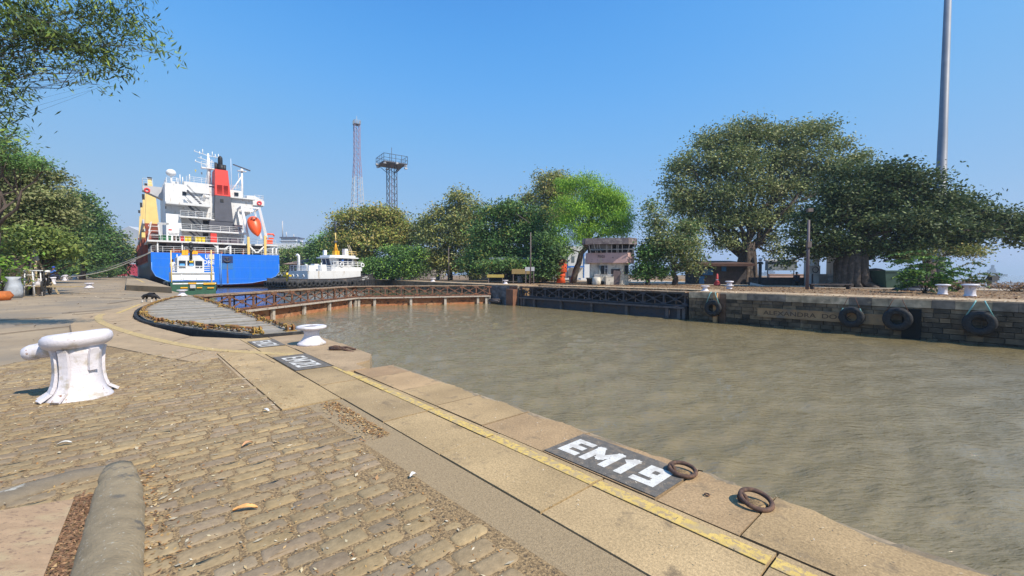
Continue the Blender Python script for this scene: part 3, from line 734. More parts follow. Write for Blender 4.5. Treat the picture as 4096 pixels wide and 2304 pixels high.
leafthing(930, 2050, .15, .045, (.72, .36, .12), 'large orange fallen leaf lying flat on the setts', .25)
leafthing(228, 1785, .10, .035, (.55, .53, .48), 'white scrap-like pale leaf on the dark setts above the curb', .5)
leafthing(1050, 1645, .11, .035, (.7, .7, .7), 'small bright white leaf beside the slab edge', -.4)
leafthing(465, 2180, .2, .02, (.7, .66, .58), 'thin curved whitish leaf on the rounded curb', -.6)
leafthing(1640, 1915, .06, .035, (.03, .025, .02), 'small black curled leaf standing on the setts', .8)
leafthing(970, 1790, .1, .04, (.55, .3, .15), 'curled reddish brown leaf in the middle of the setts', 1.2)

# ------------------------------------------------------------------ mooring bollards
def wob(t, i): return 1+.006*math.sin(5*t+i)
def ribs(mb, n, r0, z0, z1, flare, wd=.1, start=0, only=None):
    for k in range(n):
        if only and k not in only: continue
        t = start+2*math.pi*k/n
        pts = []
        for j in range(7):
            u = j/6; z = z1+(z0-z1)*u; r = r0+.035+flare*max(0, u-.55)**1.6*3.2
            pts.append((r*math.cos(t), r*math.sin(t), z))
        for p, q in zip(pts, pts[1:]): mb.bar(p, q, wd, .05, up=(math.cos(t), math.sin(t), 0))
bp = gp(322, 1585)
big = thing('mooring_bollard', 'large white cast iron bollard with one horn, in the left foreground', 'bollard', bp, 0, 'white mooring bollards')
TILT = (0, R(-7), 0)
kb = MB(); kb.lathe([(.335, -.02), (.31, .02), (.255, .09), (.225, .18), (.207, .30), (.205, .44), (.215, .56), (.25, .68)], n=40, mod=wob)
kb.build('stem', [M_iron], big)
hd = MB(); prof = [(.19, .62), (.26, .645), (.315, .68), (.342, .735), (.335, .79), (.30, .828), (.255, .84), (.24, .83), (.238, .81)]
hd.lathe(prof, n=48)
hp = [(-.2, .03, .70), (-.32, -.03, .675), (-.42, -.06, .66), (-.50, -.09, .65), (-.565, -.11, .645), (-.60, -.12, .645)]
hd.tube(hp, [.14, .12, .098, .1, .08, .02], 18)
o_ = hd.build('head', [M_iron], big); o_.rotation_euler = TILT; o_.location = (.075, 0, 0)
o_ = MB().lathe([(.22, .80), (.238, .812), (.001, .815)], n=32).build('top_plate', [pm('worn_top', (.07, .07, .08), .6, var=.4, scale=12, bump=.002, bscale=50)], big); o_.rotation_euler = TILT; o_.location = (.075, 0, 0)
for t in (-2.05, -1.40, -.2, 1.2, 2.6, 3.6):
    rb = MB(); pts = []
    full = not -.3 < t < 0
    for j in range(9):
        u = j/8; z = .64-(.62 if full else .28)*u
        r = float(np.interp(z, [0, .09, .18, .30, .44, .56, .66], [.36, .28, .245, .226, .224, .234, .255]))
        pts.append(Vector((r*math.cos(t), r*math.sin(t), z)))
    pts[-1] += Vector((math.cos(t), math.sin(t), 0))*.04*full
    for p, q in zip(pts, pts[1:]): rb.bar(p, q, .095, .035, up=(math.cos(t), math.sin(t), .01))
    rb.build('rib', [M_iron], big)
def capstan(loc, label, s=1.0):
    t = thing('mooring_bollard', label, 'bollard', loc, 0, 'white mooring bollards')
    m = MB().lathe([(.31*s, 0), (.315*s, .04*s), (.29*s, .06*s), (.22*s, .12*s), (.17*s, .2*s), (.16*s, .28*s), (.19*s, .36*s)], n=32); m.build('foot', [M_iron], t)
    m = MB().lathe([(.19*s, .355*s), (.29*s, .375*s), (.33*s, .40*s), (.325*s, .44*s), (.27*s, .455*s), (.17*s, .45*s), (.15*s, .43*s)], n=32); m.build('head', [M_iron], t)
    MB().lathe([(.1*s, .425*s), (.15*s, .435*s), (.001, .436*s)], n=20).build('top_plate', [M_rust], t)
    return t
c0 = capstan(gp(1247, 1378), 'white waisted bollard with rusty top beside the black EM21 patch at the water edge', .94)
def fluted(loc, label, s=1.0, tall=1.0):
    t = thing('mooring_bollard', label, 'bollard', loc, R(20), 'white mooring bollards')
    m = MB().lathe([(.34*s, 0), (.3*s, .06*s), (.27*s, .15*s), (.27*s, .6*s*tall), (.33*s, .66*s*tall)], n=28, mod=lambda q, i: 1+.07*max(0, math.cos(8*q))); m.build('stem', [M_iron], t)
    m = MB().lathe([(.27*s, .655*s*tall), (.42*s, .68*s*tall), (.46*s, .73*s*tall), (.44*s, .79*s*tall), (.3*s, .82*s*tall), (.01, .825*s*tall)], n=28); m.build('head', [M_iron], t)
    return t
fluted(gp(3770, 1178), 'white fluted bollard on the far quay, between the leafy plant and the other right-hand bollard', 1.0)
fluted(gp(3880, 1185), 'rightmost white fluted bollard on the far quay, with a black foot', 1.1)
t_ = fluted(gp(2917, 1156), 'tall white bollard with a collar on the far quay, right of the red cone', .9, 1.15)
MB().lathe([(.27, .3), (.42, .32), (.42, .38), (.27, .4)], n=24).build('collar', [M_iron], t_)
fluted(gp(2283, 1130), 'white fluted bollard on the far quay under the leaning bright green tree', 1.1, 1.3)
for (x, y, s_, lab) in ((2820, 1165, 1.5, 'white waisted bollard on the far quay, left of the red cone'), (2022, 1136, 1.7, 'white waisted bollard on the far quay, near the yellow board'),
                       (1732, 1127, 2.0, 'white waisted bollard on the far quay under the olive trees'), (729, 1184, 1.25, 'white waisted bollard behind the far end of the plank deck'),
                       (357, 1152, 1.5, 'white waisted bollard alone on the open left quay')):
    o = dup(c0, gp(x, y), 0, lab, s_*.8)
for (x, y, lab) in ((1593, 1118, 'small white post bollard on the far quay, just right of the grey tug'), (1752, 1120, 'small white post bollard on the far quay right of the waisted one')):
    fluted(gp(x, y), lab, 1.5)
# drum
t = thing('white_drum', 'white round drum with a wide lid under the dark trees on the far quay', 'drum', gp(2080, 1130))
MB().lathe([(.42, 0), (.45, .1), (.42, .9)], n=20).build('body', [M_iron], t); MB().lathe([(.44, .88), (.56, .9), (.56, 1.05), (.4, 1.12)], n=20).build('lid', [M_iron], t)
# row of horned bollards on the left bank
for i, (x, y, lab) in enumerate(((262, 1122, 'horned white bollard, nearest of the row under the left trees'), (300, 1118, 'second horned white bollard of the row under the left trees'), (326, 1114, 'third horned white bollard of the row under the left trees'), (360, 1109, 'fourth horned white bollard of the row under the left trees'), (385, 1105, 'fifth horned white bollard of the row under the left trees'), (403, 1095, 'farthest horned white bollard of the row under the left trees'))):
    dup(big, gp(x, y), R(-10), lab, 1.25)
# iron rings
M_ring = pm('rusty_ring', (.085, .048, .035), .85, var=.35, scale=25, bump=.003, bscale=70, col2=(.16, .085, .05), s2=30)
for (x, y, rr_, lab, tl) in ((2730, 1893, .098, 'rusty iron mooring ring lying at the corner of the black EM19 patch', .12), (3024, 2016, .098, 'rusty iron mooring ring lying alone nearest the camera on the edge slabs', .22)):
    t = thing('mooring_ring', lab, 'ring', gp(x, y, .004), TH, 'iron mooring rings')
    MB().torus((0, 0, .032), rr_, .0165, (tl, -tl*.5, 1), 32, 10).build('ring', [M_ring], t)
    e_ = MB().torus((-.075, -.03, .02), .03, .014, (0.3, 1, 0), 14, 8); e_.build('eye_bolt', [M_ring], t)
    MB().lathe([(.06, -.003), (.055, .006), (.001, .008)], (.0, 0, 0), 16).build('dirt_fill', [M_litter_bed], t)
t = MB().torus((0, 0, .004), .016, .005, n=12, m=6).build('eye_bolt', [M_ring], loc=gp(2828, 1980, .004)); tag(t, 'tiny sunken iron eye in the slab between the two mooring rings', 'eye bolt')
t = thing('mooring_hook', 'rusty iron shackle and strap hanging over the landing stone by the waisted bollard', 'hook', gp(1345, 1400, .01), TH)
MB().tube([(-.12, -.1, .03), (-.05, 0, .06), (.02, .06, .05)], .035, 8).tube([(-.1, -.06, .04), (.1, .18, .05), (.3, .28, .02)], .022, 7).tube([(-.04, -.12, .03), (.18, .08, .04), (.42, .2, -.02)], .026, 7).build('shackle', [M_ring], t)

# ------------------------------------------------------------------ far quay wall: stone courses, name band, tyres
wl = thing('quay_wall', 'weathered stone wall of the far quay with a carved dock name band', 'wall', AB(-17.5, 37.1), TH)
M_block = attrmat('wall_blocks', .9, .012, 14, .4, 2.2, spec=.2, low=.25, lscale=.5, stain=((.34, .25, .17), 1.6, .6, .68))
wb = MB(); z = -.52
aL, aR = 0, 30
for ci, hgt in enumerate((.27, .3, .3, .3, .34, .34, .34, .34)):
    x = random.uniform(-.5, 0)
    while x < aR:
        L = random.uniform(.45, .95)
        x0, x1 = max(x, 0), min(x+L, aR)
        if x1 > x0:
            tanb = random.random() < .08 or (x0 < 2.2 and random.random() < .5)
            c = random.choice([(.15, .108, .07), (.19, .135, .085), (.10, .078, .056), (.25, .17, .10), (.155, .115, .078)]) if not tanb else (.22, .15, .09)
            k = random.uniform(.8, 1.2)*(1-.06*ci); wb.col(tuple(v*k for v in c))
            dp = random.uniform(0, .05)
            wb.box(((x0+x1)/2, dp/2+.02, z-hgt/2), (x1-x0-.03, .2-dp, hgt-.03))
        x += L
    z -= hgt
wb.build('stone_courses', [M_block], wl)
MB().box((15, .17, -1.8), (30, .1, 2.8)).build('mortar', [pm('mortar', (.17, .15, .125), .95, var=.3, scale=3)], wl)
cb_ = MB(); x = 0
while x < aR:
    L = random.uniform(.8, 1.5); k = random.uniform(.85, 1.1); cb_.col((.5*k, .36*k, .23*k)) if random.random() < .8 else cb_.col((.22, .17, .13))
    cb_.box((x+L/2, .02+random.uniform(0, .03), -.26), (L-.012, .3, .50)); x += L
cb_.build('coping_stones', [M_block], wl)
pe = MB(); pe.col((.50, .28, .13))
for i in range(6): pe.box((2.35, -.12+random.uniform(-.02, .02), -.25-i*.5), (.32, .4, .47))
pe.col((.14, .08, .05)); pe.box((2.9, -.02, -1.6), (.5, .25, 3.0)); pe.build('corner_pilaster', [M_block], wl)
# end of wall by the gate recess
# name band
wa0, _ = PB(3030, 1240, 37.0); wa1, _ = PB(3560, 1290, 37.0)
x0, x1 = wa0+17.5, wa1+17.5
zb0, zb1 = -1.70, -1.12
nb = MB().box(((x0+x1)/2, -.04, (zb0+zb1)/2), (x1-x0, .16, zb1-zb0)).box(((x0+x1)/2, -.06, zb1+.03), (x1-x0+.1, .2, .06)).box(((x0+x1)/2, -.06, zb0-.03), (x1-x0+.1, .2, .06))
nbo = nb.build('name_band', [pm('tan_band', (.36, .22, .11), .9, var=.25, scale=1.5, col2=(.2, .16, .12), s2=1.2)], wl)
tA, _ = PB(3053, 1250, 37.0); tB, _ = PB(3408, 1280, 37.0); tC, _ = PB(3458, 1280, 37.0)
lt = text('ALEXANDRA  DOCK', (tA+17.5, -.125, zb0+.12), (1, 0, 0), (0, 0, 1), tB-tA, .33, bold=.012, ext=0)
lt = text('I', (tC+17.5, -.125, zb0+.12), (1, 0, 0), (0, 0, 1), .06, .33, bold=.0, ext=0, mb=lt)
lt.build('lettering', [pm('carved_dark', (.10, .06, .035), .9)], nbo)
r0, _ = PB(3608, 1300, 37.1); r1, _ = PB(3685, 1300, 37.1)
MB().box(((r0+r1)/2+17.5, .0, -1.75), (r1-r0, .34, 2.3)).build('stair_recess_shade', [pm('deep_shade', (.012, .011, .01), 1)], wl)  # solid near-black box, its colour stands in for shade inside the recess
# masonry pier between the gates
pr = thing('masonry_pier', 'stone pier between the rusty gates and the dark open gate', 'pier', AB(-45.4, 37.2), TH)
pb_ = MB(); x = 0
for ci in range(8):
    x = .1
    while x < 5.4:
        L = random.uniform(.4, .9); x1 = min(x+L, 5.5); k = random.uniform(.8, 1.3); c = (.15, .14, .14) if x < 3.9 else (.24, .12, .07)
        pb_.col(tuple(v*k for v in c)); pb_.box(((x+x1)/2, -.02, -.25-ci*.36), (x1-x-.03, .3, .33)); x = x1
pb_.build('stone_courses', [M_block], pr)
MB().box((2.8, .05, -1.6), (5.5, .28, 3.1)).build('mortar', [MATS['mortar']], pr)
MB().box((4.9, -.5, -1.9), (1.3, .8, 2.9)).build('corner_pilaster', [M_rust2 if False else pm('red_stone', (.2, .09, .05), .9, var=.3, scale=1.5)], pr)
MB().tube([(.2, -.5, -2.1), (2.6, -.5, -2.05)], .28, 10).box((1.4, -.5, -1.85), (2.6, .5, .06)).build('floating_fender', [M_dktimber], pr)
# tyres on the wall
def tyre_mb(R0, r, nrm=(0, 1, 0), c=(0, 0, 0)):
    mb = MB(); prof = []
    # cross-section: tread flattened
    nrm_ = Vector(nrm).normalized(); n = 32; sec = [(-.9, -.75), (-1.0, .2), (-.75, .85), (0, 1.0), (.75, .85), (1.0, .2), (.9, -.75), (.6, -.9), (.5, .4), (0, .65), (-.5, .4), (-.6, -.9)]
    u = Vector((0, 0, 1)) if abs(nrm_.z) < .9 else Vector((1, 0, 0)); x = nrm_.cross(u).normalized(); y = nrm_.cross(x); vs = []
    for i in range(n):
        t = 2*math.pi*i/n; rd = x*math.cos(t)+y*math.sin(t)
        for ax, ra in sec: vs.append(Vector(c)+rd*(R0+ra*r)+nrm_*(ax*r*.85))
    m = len(sec); fs = [(i*m+k, i*m+(k+1) % m, ((i+1) % n)*m+(k+1) % m, ((i+1) % n)*m+k) for i in range(n) for k in range(m)]
    mb.add(vs, fs, True); return mb
tys = ((2792*1.0*3300/3300, 1232, 33, 'teal', 'black tyre hung by two teal straps left of the carved dock name'), (3406, 1268, 42, 'chain', 'black tyre hung over the end of the carved dock name'),
       (3590, 1276, 47, 'chain', 'black tyre hung beside the dark stair recess'), (3918, 1292, 50, 'teal', 'largest black tyre, rightmost on the far wall, hung by a teal strap'))
for (x, y, rp, kind_, lab) in tys:
    if x < 2800: x = 2853
    a_, z_ = PB(x, y, 36.75); c = AB(a_, 36.7, z_); Yd = c.y
    R1 = rp/4/F*Yd*1.0; r = R1*.3
    t = thing('hanging_tyre', lab, 'tyre', c, TH, 'tyres hung on the far quay wall')
    tyre_mb(R1-r, r, (0, 1, .05)).build('tyre', [M_rubber], t)
    for s_ in (-1, 1):
        top = (s_*R1*.25, .1, -z_+.06); low = (s_*R1*.75, -.1, R1*.55)
        mid = (s_*R1*.3, -.12, -z_-.05)
        if kind_ == 'teal': MB().tube([top, mid, low], .035, 6).build('strap', [M_strap], t)
        else: MB().tube([top, mid, low], .02, 6).build('strap', [M_rust], t); MB().tube([Vector(mid).lerp(Vector(low), .75), low], .035, 6).build('sleeve', [M_strap], t) if x < 3500 else None
# ------------------------------------------------------------------ blue cargo ship (local: x starboard, y forward, z up)
def S(zx, zy, t):
    b, z = PA(480+zx*.44174, 560+zy*.44174, -98.5-t); return b-3.6, z
def Sv(zx, zy, t):
    s, z = S(zx, zy, t); return Vector((s, t, z))
M_blue = pm('ship_blue', (.012, .165, .72), .35, var=.06, scale=.8, bump=.01, bscale=1.2, col2=(.02, .18, .66), s2=.6, col3=(.05, .15, .5), s3=1.6, thr3=(.62, .72), stretch=(2.5, 1, .5))
M_navy = pm('hull_navy', (.018, .022, .05), .5, var=.3, scale=.6, col2=(.05, .05, .07), s2=.5)
M_redoxide = pm('red_oxide', (.34, .08, .04), .7, var=.25, scale=.7, col2=(.2, .06, .04), s2=.9)
M_sw = pm('ship_white', (.66, .66, .66), .5, var=.06, scale=1, col2=(.46, .40, .33), s2=.9, thr=(.58, .7), col3=(.36, .22, .13), s3=1.7, thr3=(.68, .72), stretch=(2.2, 2.2, .45))
M_sgrey = pm('ship_grey_white', (.46, .46, .47), .6, var=.08, scale=1)
M_red = pm('funnel_red', (.68, .05, .035), .5, var=.08, scale=1)
M_orange = pm('lifeboat_orange', (.85, .10, .015), .4, var=.05, scale=1)
M_fgrey = pm('funnel_grey', (.075, .078, .10), .55, var=.15, scale=.8)
M_ylw = pm('crane_yellow', (.78, .56, .20), .5, var=.08, scale=.6)
M_glass = pm('dark_glass', (.015, .02, .03), .1, var=.1)
M_lblue = pm('light_blue', (.10, .35, .75), .5)
shp = thing('cargo_ship', 'blue-sterned cargo ship with white superstructure and red and grey funnel, moored on the left', 'ship', AB(-98.5, 3.6), TH+R(90))
B = 20.4
sec0 = [(0, 5.15), (0, 3.4), (0, 2.1), (.5, .95), (2.3, -.1), (5, -.55), (8.2, -.72), (12, -.72), (15.4, -.55), (18, .05), (19.7, .85), (20.4, 1.75), (20.4, 3.4), (20.4, 5.2)]
def sect(k, w=0, zd=0):
    out = []
    for i, (s_, z_) in enumerate(sec0):
        f = [(0, 5.15), (0, 2.5), (0, -.5), (0, -2), (.5, -3.3), (4, -3.4), (8, -3.4), (12, -3.4), (16, -3.4), (19.9, -3.3), (20.4, -2), (20.4, -.5), (20.4, 2.5), (20.4, 5.2)][i]
        s2 = s_+(f[0]-s_)*k; z2 = z_+(f[1]-z_)*k
        s2 = B/2+(s2-B/2)*(1-w)
        out.append((s2, z2+zd*(1 if z2 > 0 else 0)))
    return out
hl = MB(); st = [(0, 0, 0), (3, .25, 0), (8, .7, 0), (14, 1, 0), (60, 1, 0), (100, 1, 0), (114, 1, .35), (124, 1, .8), (128, 1, .97)]
rings = [[Vector((s_, t, z_)) for s_, z_ in sect(k, w_)] for t, k, w_ in st]
o0 = 0; hl.add([v for r_ in rings for v in r_], [])
m_ = len(sec0)
for i in range(len(rings)-1):
    for j in range(m_-1):
        hl.f.append((i*m_+j, i*m_+j+1, (i+1)*m_+j+1, (i+1)*m_+j)); hl.m.append(1 if 4 <= j <= 8 and i < 2 else 0); hl.sm.append(True)
    hl.f.append((i*m_, (i+1)*m_, (i+1)*m_+m_-1, i*m_+m_-1)); hl.m.append(0); hl.sm.append(False)
hl.build('hull', [M_navy, M_redoxide], shp)
tr = MB(); tr.add([(s_, -.02, z_) for s_, z_ in sec0]+[(s_, .1, z_) for s_, z_ in sec0], [tuple(range(m_))]+[(i, i+m_, i+1+m_, i+1) for i in range(m_-1)])
tro = tr.build('transom', [M_blue], shp)
ol = MB().tube([(s_+(.08 if s_ < 1 else -.08 if s_ > 20 else 0), -.05, z_+(.1 if z_ < 0 else 0)) for s_, z_ in sec0[1:-1]], .035, 5)
ol.build('outline', [pm('outline_blue', (.25, .5, .85), .5)], tro)
wl_ = MB()
for z in (4.1, 2.55, .35): wl_.box((B/2, -.025, z), (B-.6 if z > 1 else B-5, .03, .045))
wl_.build('weld_line', [pm('weld_blue', (.08, .25, .72), .5)], tro)
# anchor pocket
a0_, z1_ = S(915, 1048, 0); a1_, z0_ = S(1022, 1115, 0)
pk = MB().box(((a0_+a1_)/2, -.03, (z0_+z1_)/2), (a1_-a0_, .06, z1_-z0_)); pk.build('anchor_pocket', [pm('pocket_blue', (.012, .035, .13), .6)], tro)
pk = MB().box(((a0_+a1_)/2, -.02, z0_-.62), (a1_-a0_, .06, 1.15)); pk.build('recess_panel', [pm('panel_blue', (.035, .17, .45), .5)], tro)
cx = (a0_+a1_)/2
an = MB().tube([(cx, -.12, z1_-.25), (cx, -.16, z0_+.15)], .09, 8).tube([(cx-.62, -.12, z0_+.62), (cx-.4, -.2, z0_+.35), (cx, -.2, z0_+.2), (cx+.4, -.2, z0_+.35), (cx+.62, -.12, z0_+.62)], [.04, .1, .13, .1, .04], 8).box((cx, -.14, z1_-.4), (.7, .14, .16))
an.build('anchor', [M_dksteel], shp)
MB().plate([(cx-.12, -.5), (cx+.2, -.5), (cx+.1, z0_-.2), (cx-.05, z0_-.2)], 'y', -.062, -.055).build('rust_streak', [pm('rust_streak', (.16, .12, .13), .8, var=.3, scale=2)], tro)
def lt_(body, x0, x1, y0, y1, m, bold=.02, t=-.06):
    p = Sv(x0, y1, 0); q = Sv(x1, y0, 0)
    text(body, (p.x, t, p.z), (1, 0, 0), (0, 0, 1), q.x-p.x, q.z-p.z, bold=bold, ext=0).build('lettering', [m], tro)
lt_('H', 512, 560, 1036, 1080, M_white); lt_('U', 772, 800, 1036, 1080, M_white, .03); lt_('II', 808, 852, 1036, 1080, pm('cream_letter', (.8, .68, .45), .6), .03)
lt_('SINGAPORE', 548, 853, 1090, 1122, M_white, .025); lt_('47', 790, 812, 1127, 1138, M_white)
pp = MB()
for x in (903, 916): s_, z_ = S(x, 1100, 0); pp.tube([(s_, -.15, 5.2), (s_, -.15, -1)], .05, 6)
pp.build('transom_pipe', [pm('pipe_blue', (.25, .5, .8), .5)], shp)
# poop deck and first levels
MB().box((B/2, 12, 5.1), (B-.3, 24, .16)).build('poop_deck', [pm('deck_red', (.2, .07, .05), .8)], shp)
class RL(MB):
    def __init__(s, nm): super().__init__(); s.nm = nm
    def rail(s, *a, **k): super().rail(*a, **k); s.build(s.nm, [M_white], shp); return s
RL('railing').rail([(.1, 14, 5.2), (.1, .15, 5.2), (B-.1, .15, 5.2), (B-.1, 14, 5.2)], 1.05, .036, 3, 1.6)
RL('railing').rail([(-.2, .75, 7.35), (B-.4, .75, 7.35)], 1.0, .03, 2, 1.7)
RL('railing').rail([(4.6, 3.05, 9.75), (9.2, 3.05, 9.75), (15.3, 3.05, 9.75)], 1.0, .036, 3, 1.5)
RL('railing').rail([(4.5, 3.05, 12.25), (9.2, 3.05, 12.25), (9.2, 5, 12.25)], 1.0, .036, 3, 1.3); RL('railing').rail([(9.2, 5, 12.25), (10.2, 5, 12.25)], 1.0, .036, 3, 1.3)
RL('railing').rail([(6.6, 3.05, 14.7), (9.1, 3.05, 14.7)], 1.0, .036, 3, 1.2)
RL('railing').rail([(5.8, 6.1, 19.3), (9.4, 6.1, 19.3)], 1.0, .036, 3, 1.1); RL('railing').rail([(2.8, 7, 18.6), (2.8, 20, 18.6)], 1.1, .036, 3, 1.5); RL('railing').rail([(2.8, 6.2, 18.6), (4.6, 6.2, 18.6)], 1.1, .036, 3, 1)
RL('railing').rail([(13, 6.3, 18.7), (15, 6.3, 18.7)], .9, .036, 3, 1)
RL('railing').rail([(15.6, 8, 17.2), (17.6, 8, 17.2)], .8, .036, 3, 1)
RL('railing').rail([(-.5, 11.8, 18.5), (-.5, 14.2, 18.5)], 1.4, .036, 3, 1); RL('railing').rail([(-.5, 11.8, 18.5), (1, 11.8, 18.5)], 1.4, .036, 3, 1)
RL('railing').rail([(17.9, 8.8, 17.3), (19.6, 8.8, 17.3), (19.6, 11, 17.3)], 1.2, .036, 3, 1)
sl_ = MB()
sl_.span(-.4, B-.1, .6, 15, 7.05, 7.35); sl_.span(4.5, 15.4, 2.9, 6.2, 9.45, 9.75); sl_.span(4.4, 9.3, 2.9, 6.2, 11.95, 12.25); sl_.span(2.4, 9.2, 2.9, 6.2, 14.3, 14.72)
sl_.span(9.0, 10.1, 4.6, 6, 11.95, 12.2); sl_.span(12.8, 17.3, 5.2, 6.2, 16.9, 17.15); sl_.span(5.4, 9.6, 5.5, 6.2, 17.15, 17.4)
sl_.build('deck_slab', [M_sw], shp)
hs = MB()
hs.span(1.2, 18.6, 5.6, 16, 5.15, 7.05); hs.build('lower_bulkhead', [M_sgrey], shp)
hs = MB(); hs.span(2.5, 15.2, 6, 20, 7.35, 14.3); hs.span(2.5, 17.0, 6, 20, 14.3, 16.9); hs.span(2.5, 5.4, 6, 20, 16.9, 18.6); hs.span(5.4, 9.4, 6, 20, 16.9, 19.25); hs.span(9.4, 15.2, 6.3, 20, 16.9, 18.65)
hs.build('deckhouse', [M_sw], shp)
hs = MB().plate([(2.45, 7.35), (4.6, 7.35), (4.75, 9.8), (4.6, 12.5), (2.45, 12.55)], 'y', 3.8, 6.0); hs.build('stair_house', [M_white], shp)
wg = MB().plate([(-.55, 18.5), (-.55, 17.6), (2.6, 16.1), (2.6, 18.5)], 'y', 11.8, 14.4); wg.build('bridge_wing', [M_sgrey], shp)
wg = MB().plate([(16.4, 18.2), (16.4, 16.2), (19.7, 16.3), (19.7, 17.3), (17.9, 18.3)], 'y', 8.6, 11); wg.build('bridge_wing', [M_sw], shp)
for c_, t in ((Sv(245, 455, 11.7), 0), (Sv(1262, 572, 8.5), 0)):
    MB().torus(c_, .36, .14, (0, 1, 0), 16, 6).build('lifebuoy', [pm('buoy_red', (.75, .04, .05), .5)], shp)
# openings, doors, windows
dr = MB()
for x0, x1, y0, y1, t in ((255, 290, 940, 985, 5.5), (330, 418, 938, 985, 5.5), (760, 808, 943, 1000, 5.5), (752, 800, 725, 760, 5.9), (752, 800, 838, 885, 5.9), (742, 775, 500, 535, 5.9)):
    p = Sv(x0, y1, t); q = Sv(x1, y0, t); dr.box(((p.x+q.x)/2, t, (p.z+q.z)/2), (q.x-p.x, .1, q.z-p.z))
dr.build('doorway', [M_black], shp)
wn = MB()
for x0, x1, y0, y1, t in ((1035, 1073, 478, 505, 6.2), (410, 418, 600, 622, 5.95), (565, 600, 470, 500, 5.95)):
    p = Sv(x0, y1, t); q = Sv(x1, y0, t); wn.box(((p.x+q.x)/2, t, (p.z+q.z)/2), (q.x-p.x, .1, q.z-p.z))
wn.build('window', [M_glass], shp)
mk = MB()
for i in range(8): mk.box((2.75+i*.2, 3.78, 8.95), (.11, .04, .12)); mk.box((2.85+i*.17, 3.78, 8.7), (.09, .04, .12))
mk.build('notice_marks', [M_fgrey], shp)
MB().box((3.0, 3.77, 9.55), (.5, .04, .22)).build('red_sign', [M_red], shp)
# stairs
def stair(x0, z0, x1, z1, y=3.6):
    m = MB(); 
    for dy in (-.4, .4): m.bar((x0, y+dy, z0), (x1, y+dy, z1), .07, .22); m.tube([(x0, y+dy, z0+.95), (x1, y+dy, z1+.95)], .04, 5)
    n = 9
    for i in range(n): u = (i+.5)/n; m.box((x0+(x1-x0)*u, y, z0+(z1-z0)*u), (.26, .8, .05))
    m.build('stairway', [M_fgrey], shp)
for z1, z0 in ((9.7, 7.35), (12.2, 9.75), (14.5, 12.25), (17.3, 14.7)): stair(8.0, z0, 5.7, z1, 4.2)
MB().tube([(8.0, 4.5, 15.6), (8.5, 4.3, 16.5), (9.2, 4.3, 16.3)], .45, 10).build('vent_cowl', [M_sw], shp)
# funnel
def frus(mb, z0, a, z1, b):   # a,b=(x0,x1,y0,y1)
    v = [(a[0], a[2], z0), (a[1], a[2], z0), (a[1], a[3], z0), (a[0], a[3], z0), (b[0], b[2], z1), (b[1], b[2], z1), (b[1], b[3], z1), (b[0], b[3], z1)]
    return mb.add(v, [(3, 2, 1, 0), (4, 5, 6, 7), (0, 1, 5, 4), (1, 2, 6, 5), (2, 3, 7, 6), (3, 0, 4, 7)])
fn = MB(); frus(fn, 9.75, (9.0, 13.3, 4.6, 9.5), 11.9, (9.1, 13.2, 4.6, 9.5)); frus(fn, 11.9, (10.0, 13.15, 4.5, 9.5), 17.0, (10.25, 12.8, 4.7, 9.2)); fno = fn.build('funnel', [M_fgrey], shp)
fr = MB(); frus(fr, 17.0, (10.2, 12.82, 4.66, 9.2), 22.2, (10.3, 12.45, 4.9, 8.6)); fr.build('funnel_band', [M_red], fno)
fl = MB()
for x0, x1 in ((10.55, 11.45), (11.65, 12.4)):
    for i in range(9): fl.box(((x0+x1)/2, 4.66, 17.35+i*.21), (x1-x0, .06, .1), rx=.5)
fl.build('funnel_louvre', [pm('louvre_red', (.42, .03, .02), .6)], fno)
MB().box((11.3, 4.6, 16.0), (.55, .1, .6)).build('funnel_vent', [M_black], fno)
fp = MB(); fp.tube([(11.4, 6.3, 22), (11.4, 6.3, 24.4), (11.4, 6.2, 24.9), (11.4, 6.0, 25.1)], [.42, .42, .38, .15], 14); fp.tube([(10.6, 6, 22), (10.6, 6, 23.7)], .25, 10); fp.tube([(11.0, 7.4, 22), (11.0, 7.4, 23.8)], .3, 10); fp.tube([(12.1, 6.3, 22), (12.1, 6.3, 23.5)], .3, 10); fp.tube([(11.5, 5.6, 22), (11.5, 5.6, 23.3)], .45, 12)
fp.build('exhaust_pipe', [M_black], fno)
# masts
ms = MB(); x = 9.65
ms.tube([(x, 8.3, 19.2), (x, 8.3, 25.8)], [.3, .17], 8); ms.tube([(x-.55, 8.8, 19.2), (x-.1, 8.5, 22.8)], .09, 5); ms.tube([(x+.5, 8.8, 19.2), (x+.2, 8.5, 25)], .09, 5)
ms.tube([(x-2.3, 8.3, 25.85), (x, 8.3, 25.35), (x+1.9, 8.3, 25.3)], .07, 5); ms.tube([(x-1.7, 8.3, 24.7), (x, 8.3, 24.3), (x+.9, 8.3, 24.2)], .07, 5); ms.tube([(x-2.2, 8.3, 23.9), (x, 8.3, 23.4)], .07, 5)
for dx, z0, z1 in ((-2.2, 25.8, 26.1), (-1.4, 25.3, 26), (-.9, 25.5, 26.5), (.7, 25.3, 26.3), (1.2, 25, 25.9), (1.75, 25, 26), (-1.2, 24.5, 25), (.6, 24.1, 24.6), (-2.1, 23.7, 24.2)): ms.tube([(x+dx, 8.3, z0), (x+dx, 8.3, z1)], .07, 5)
for z in np.arange(19.6, 25, .45): ms.box((x+.28, 8.1, z), (.3, .05, .05))
ms.box((x, 8.3, 22.75), (2.5, 1.3, .22)); ms.rail([(x-1.25, 7.6, 22.8), (x+1.25, 7.6, 22.8)], 1.1, .045, 3, .8)
ms.box((9.4, 7, 19.1), (1.9, 1.5, .25))
ms.build('signal_mast', [M_white], shp)
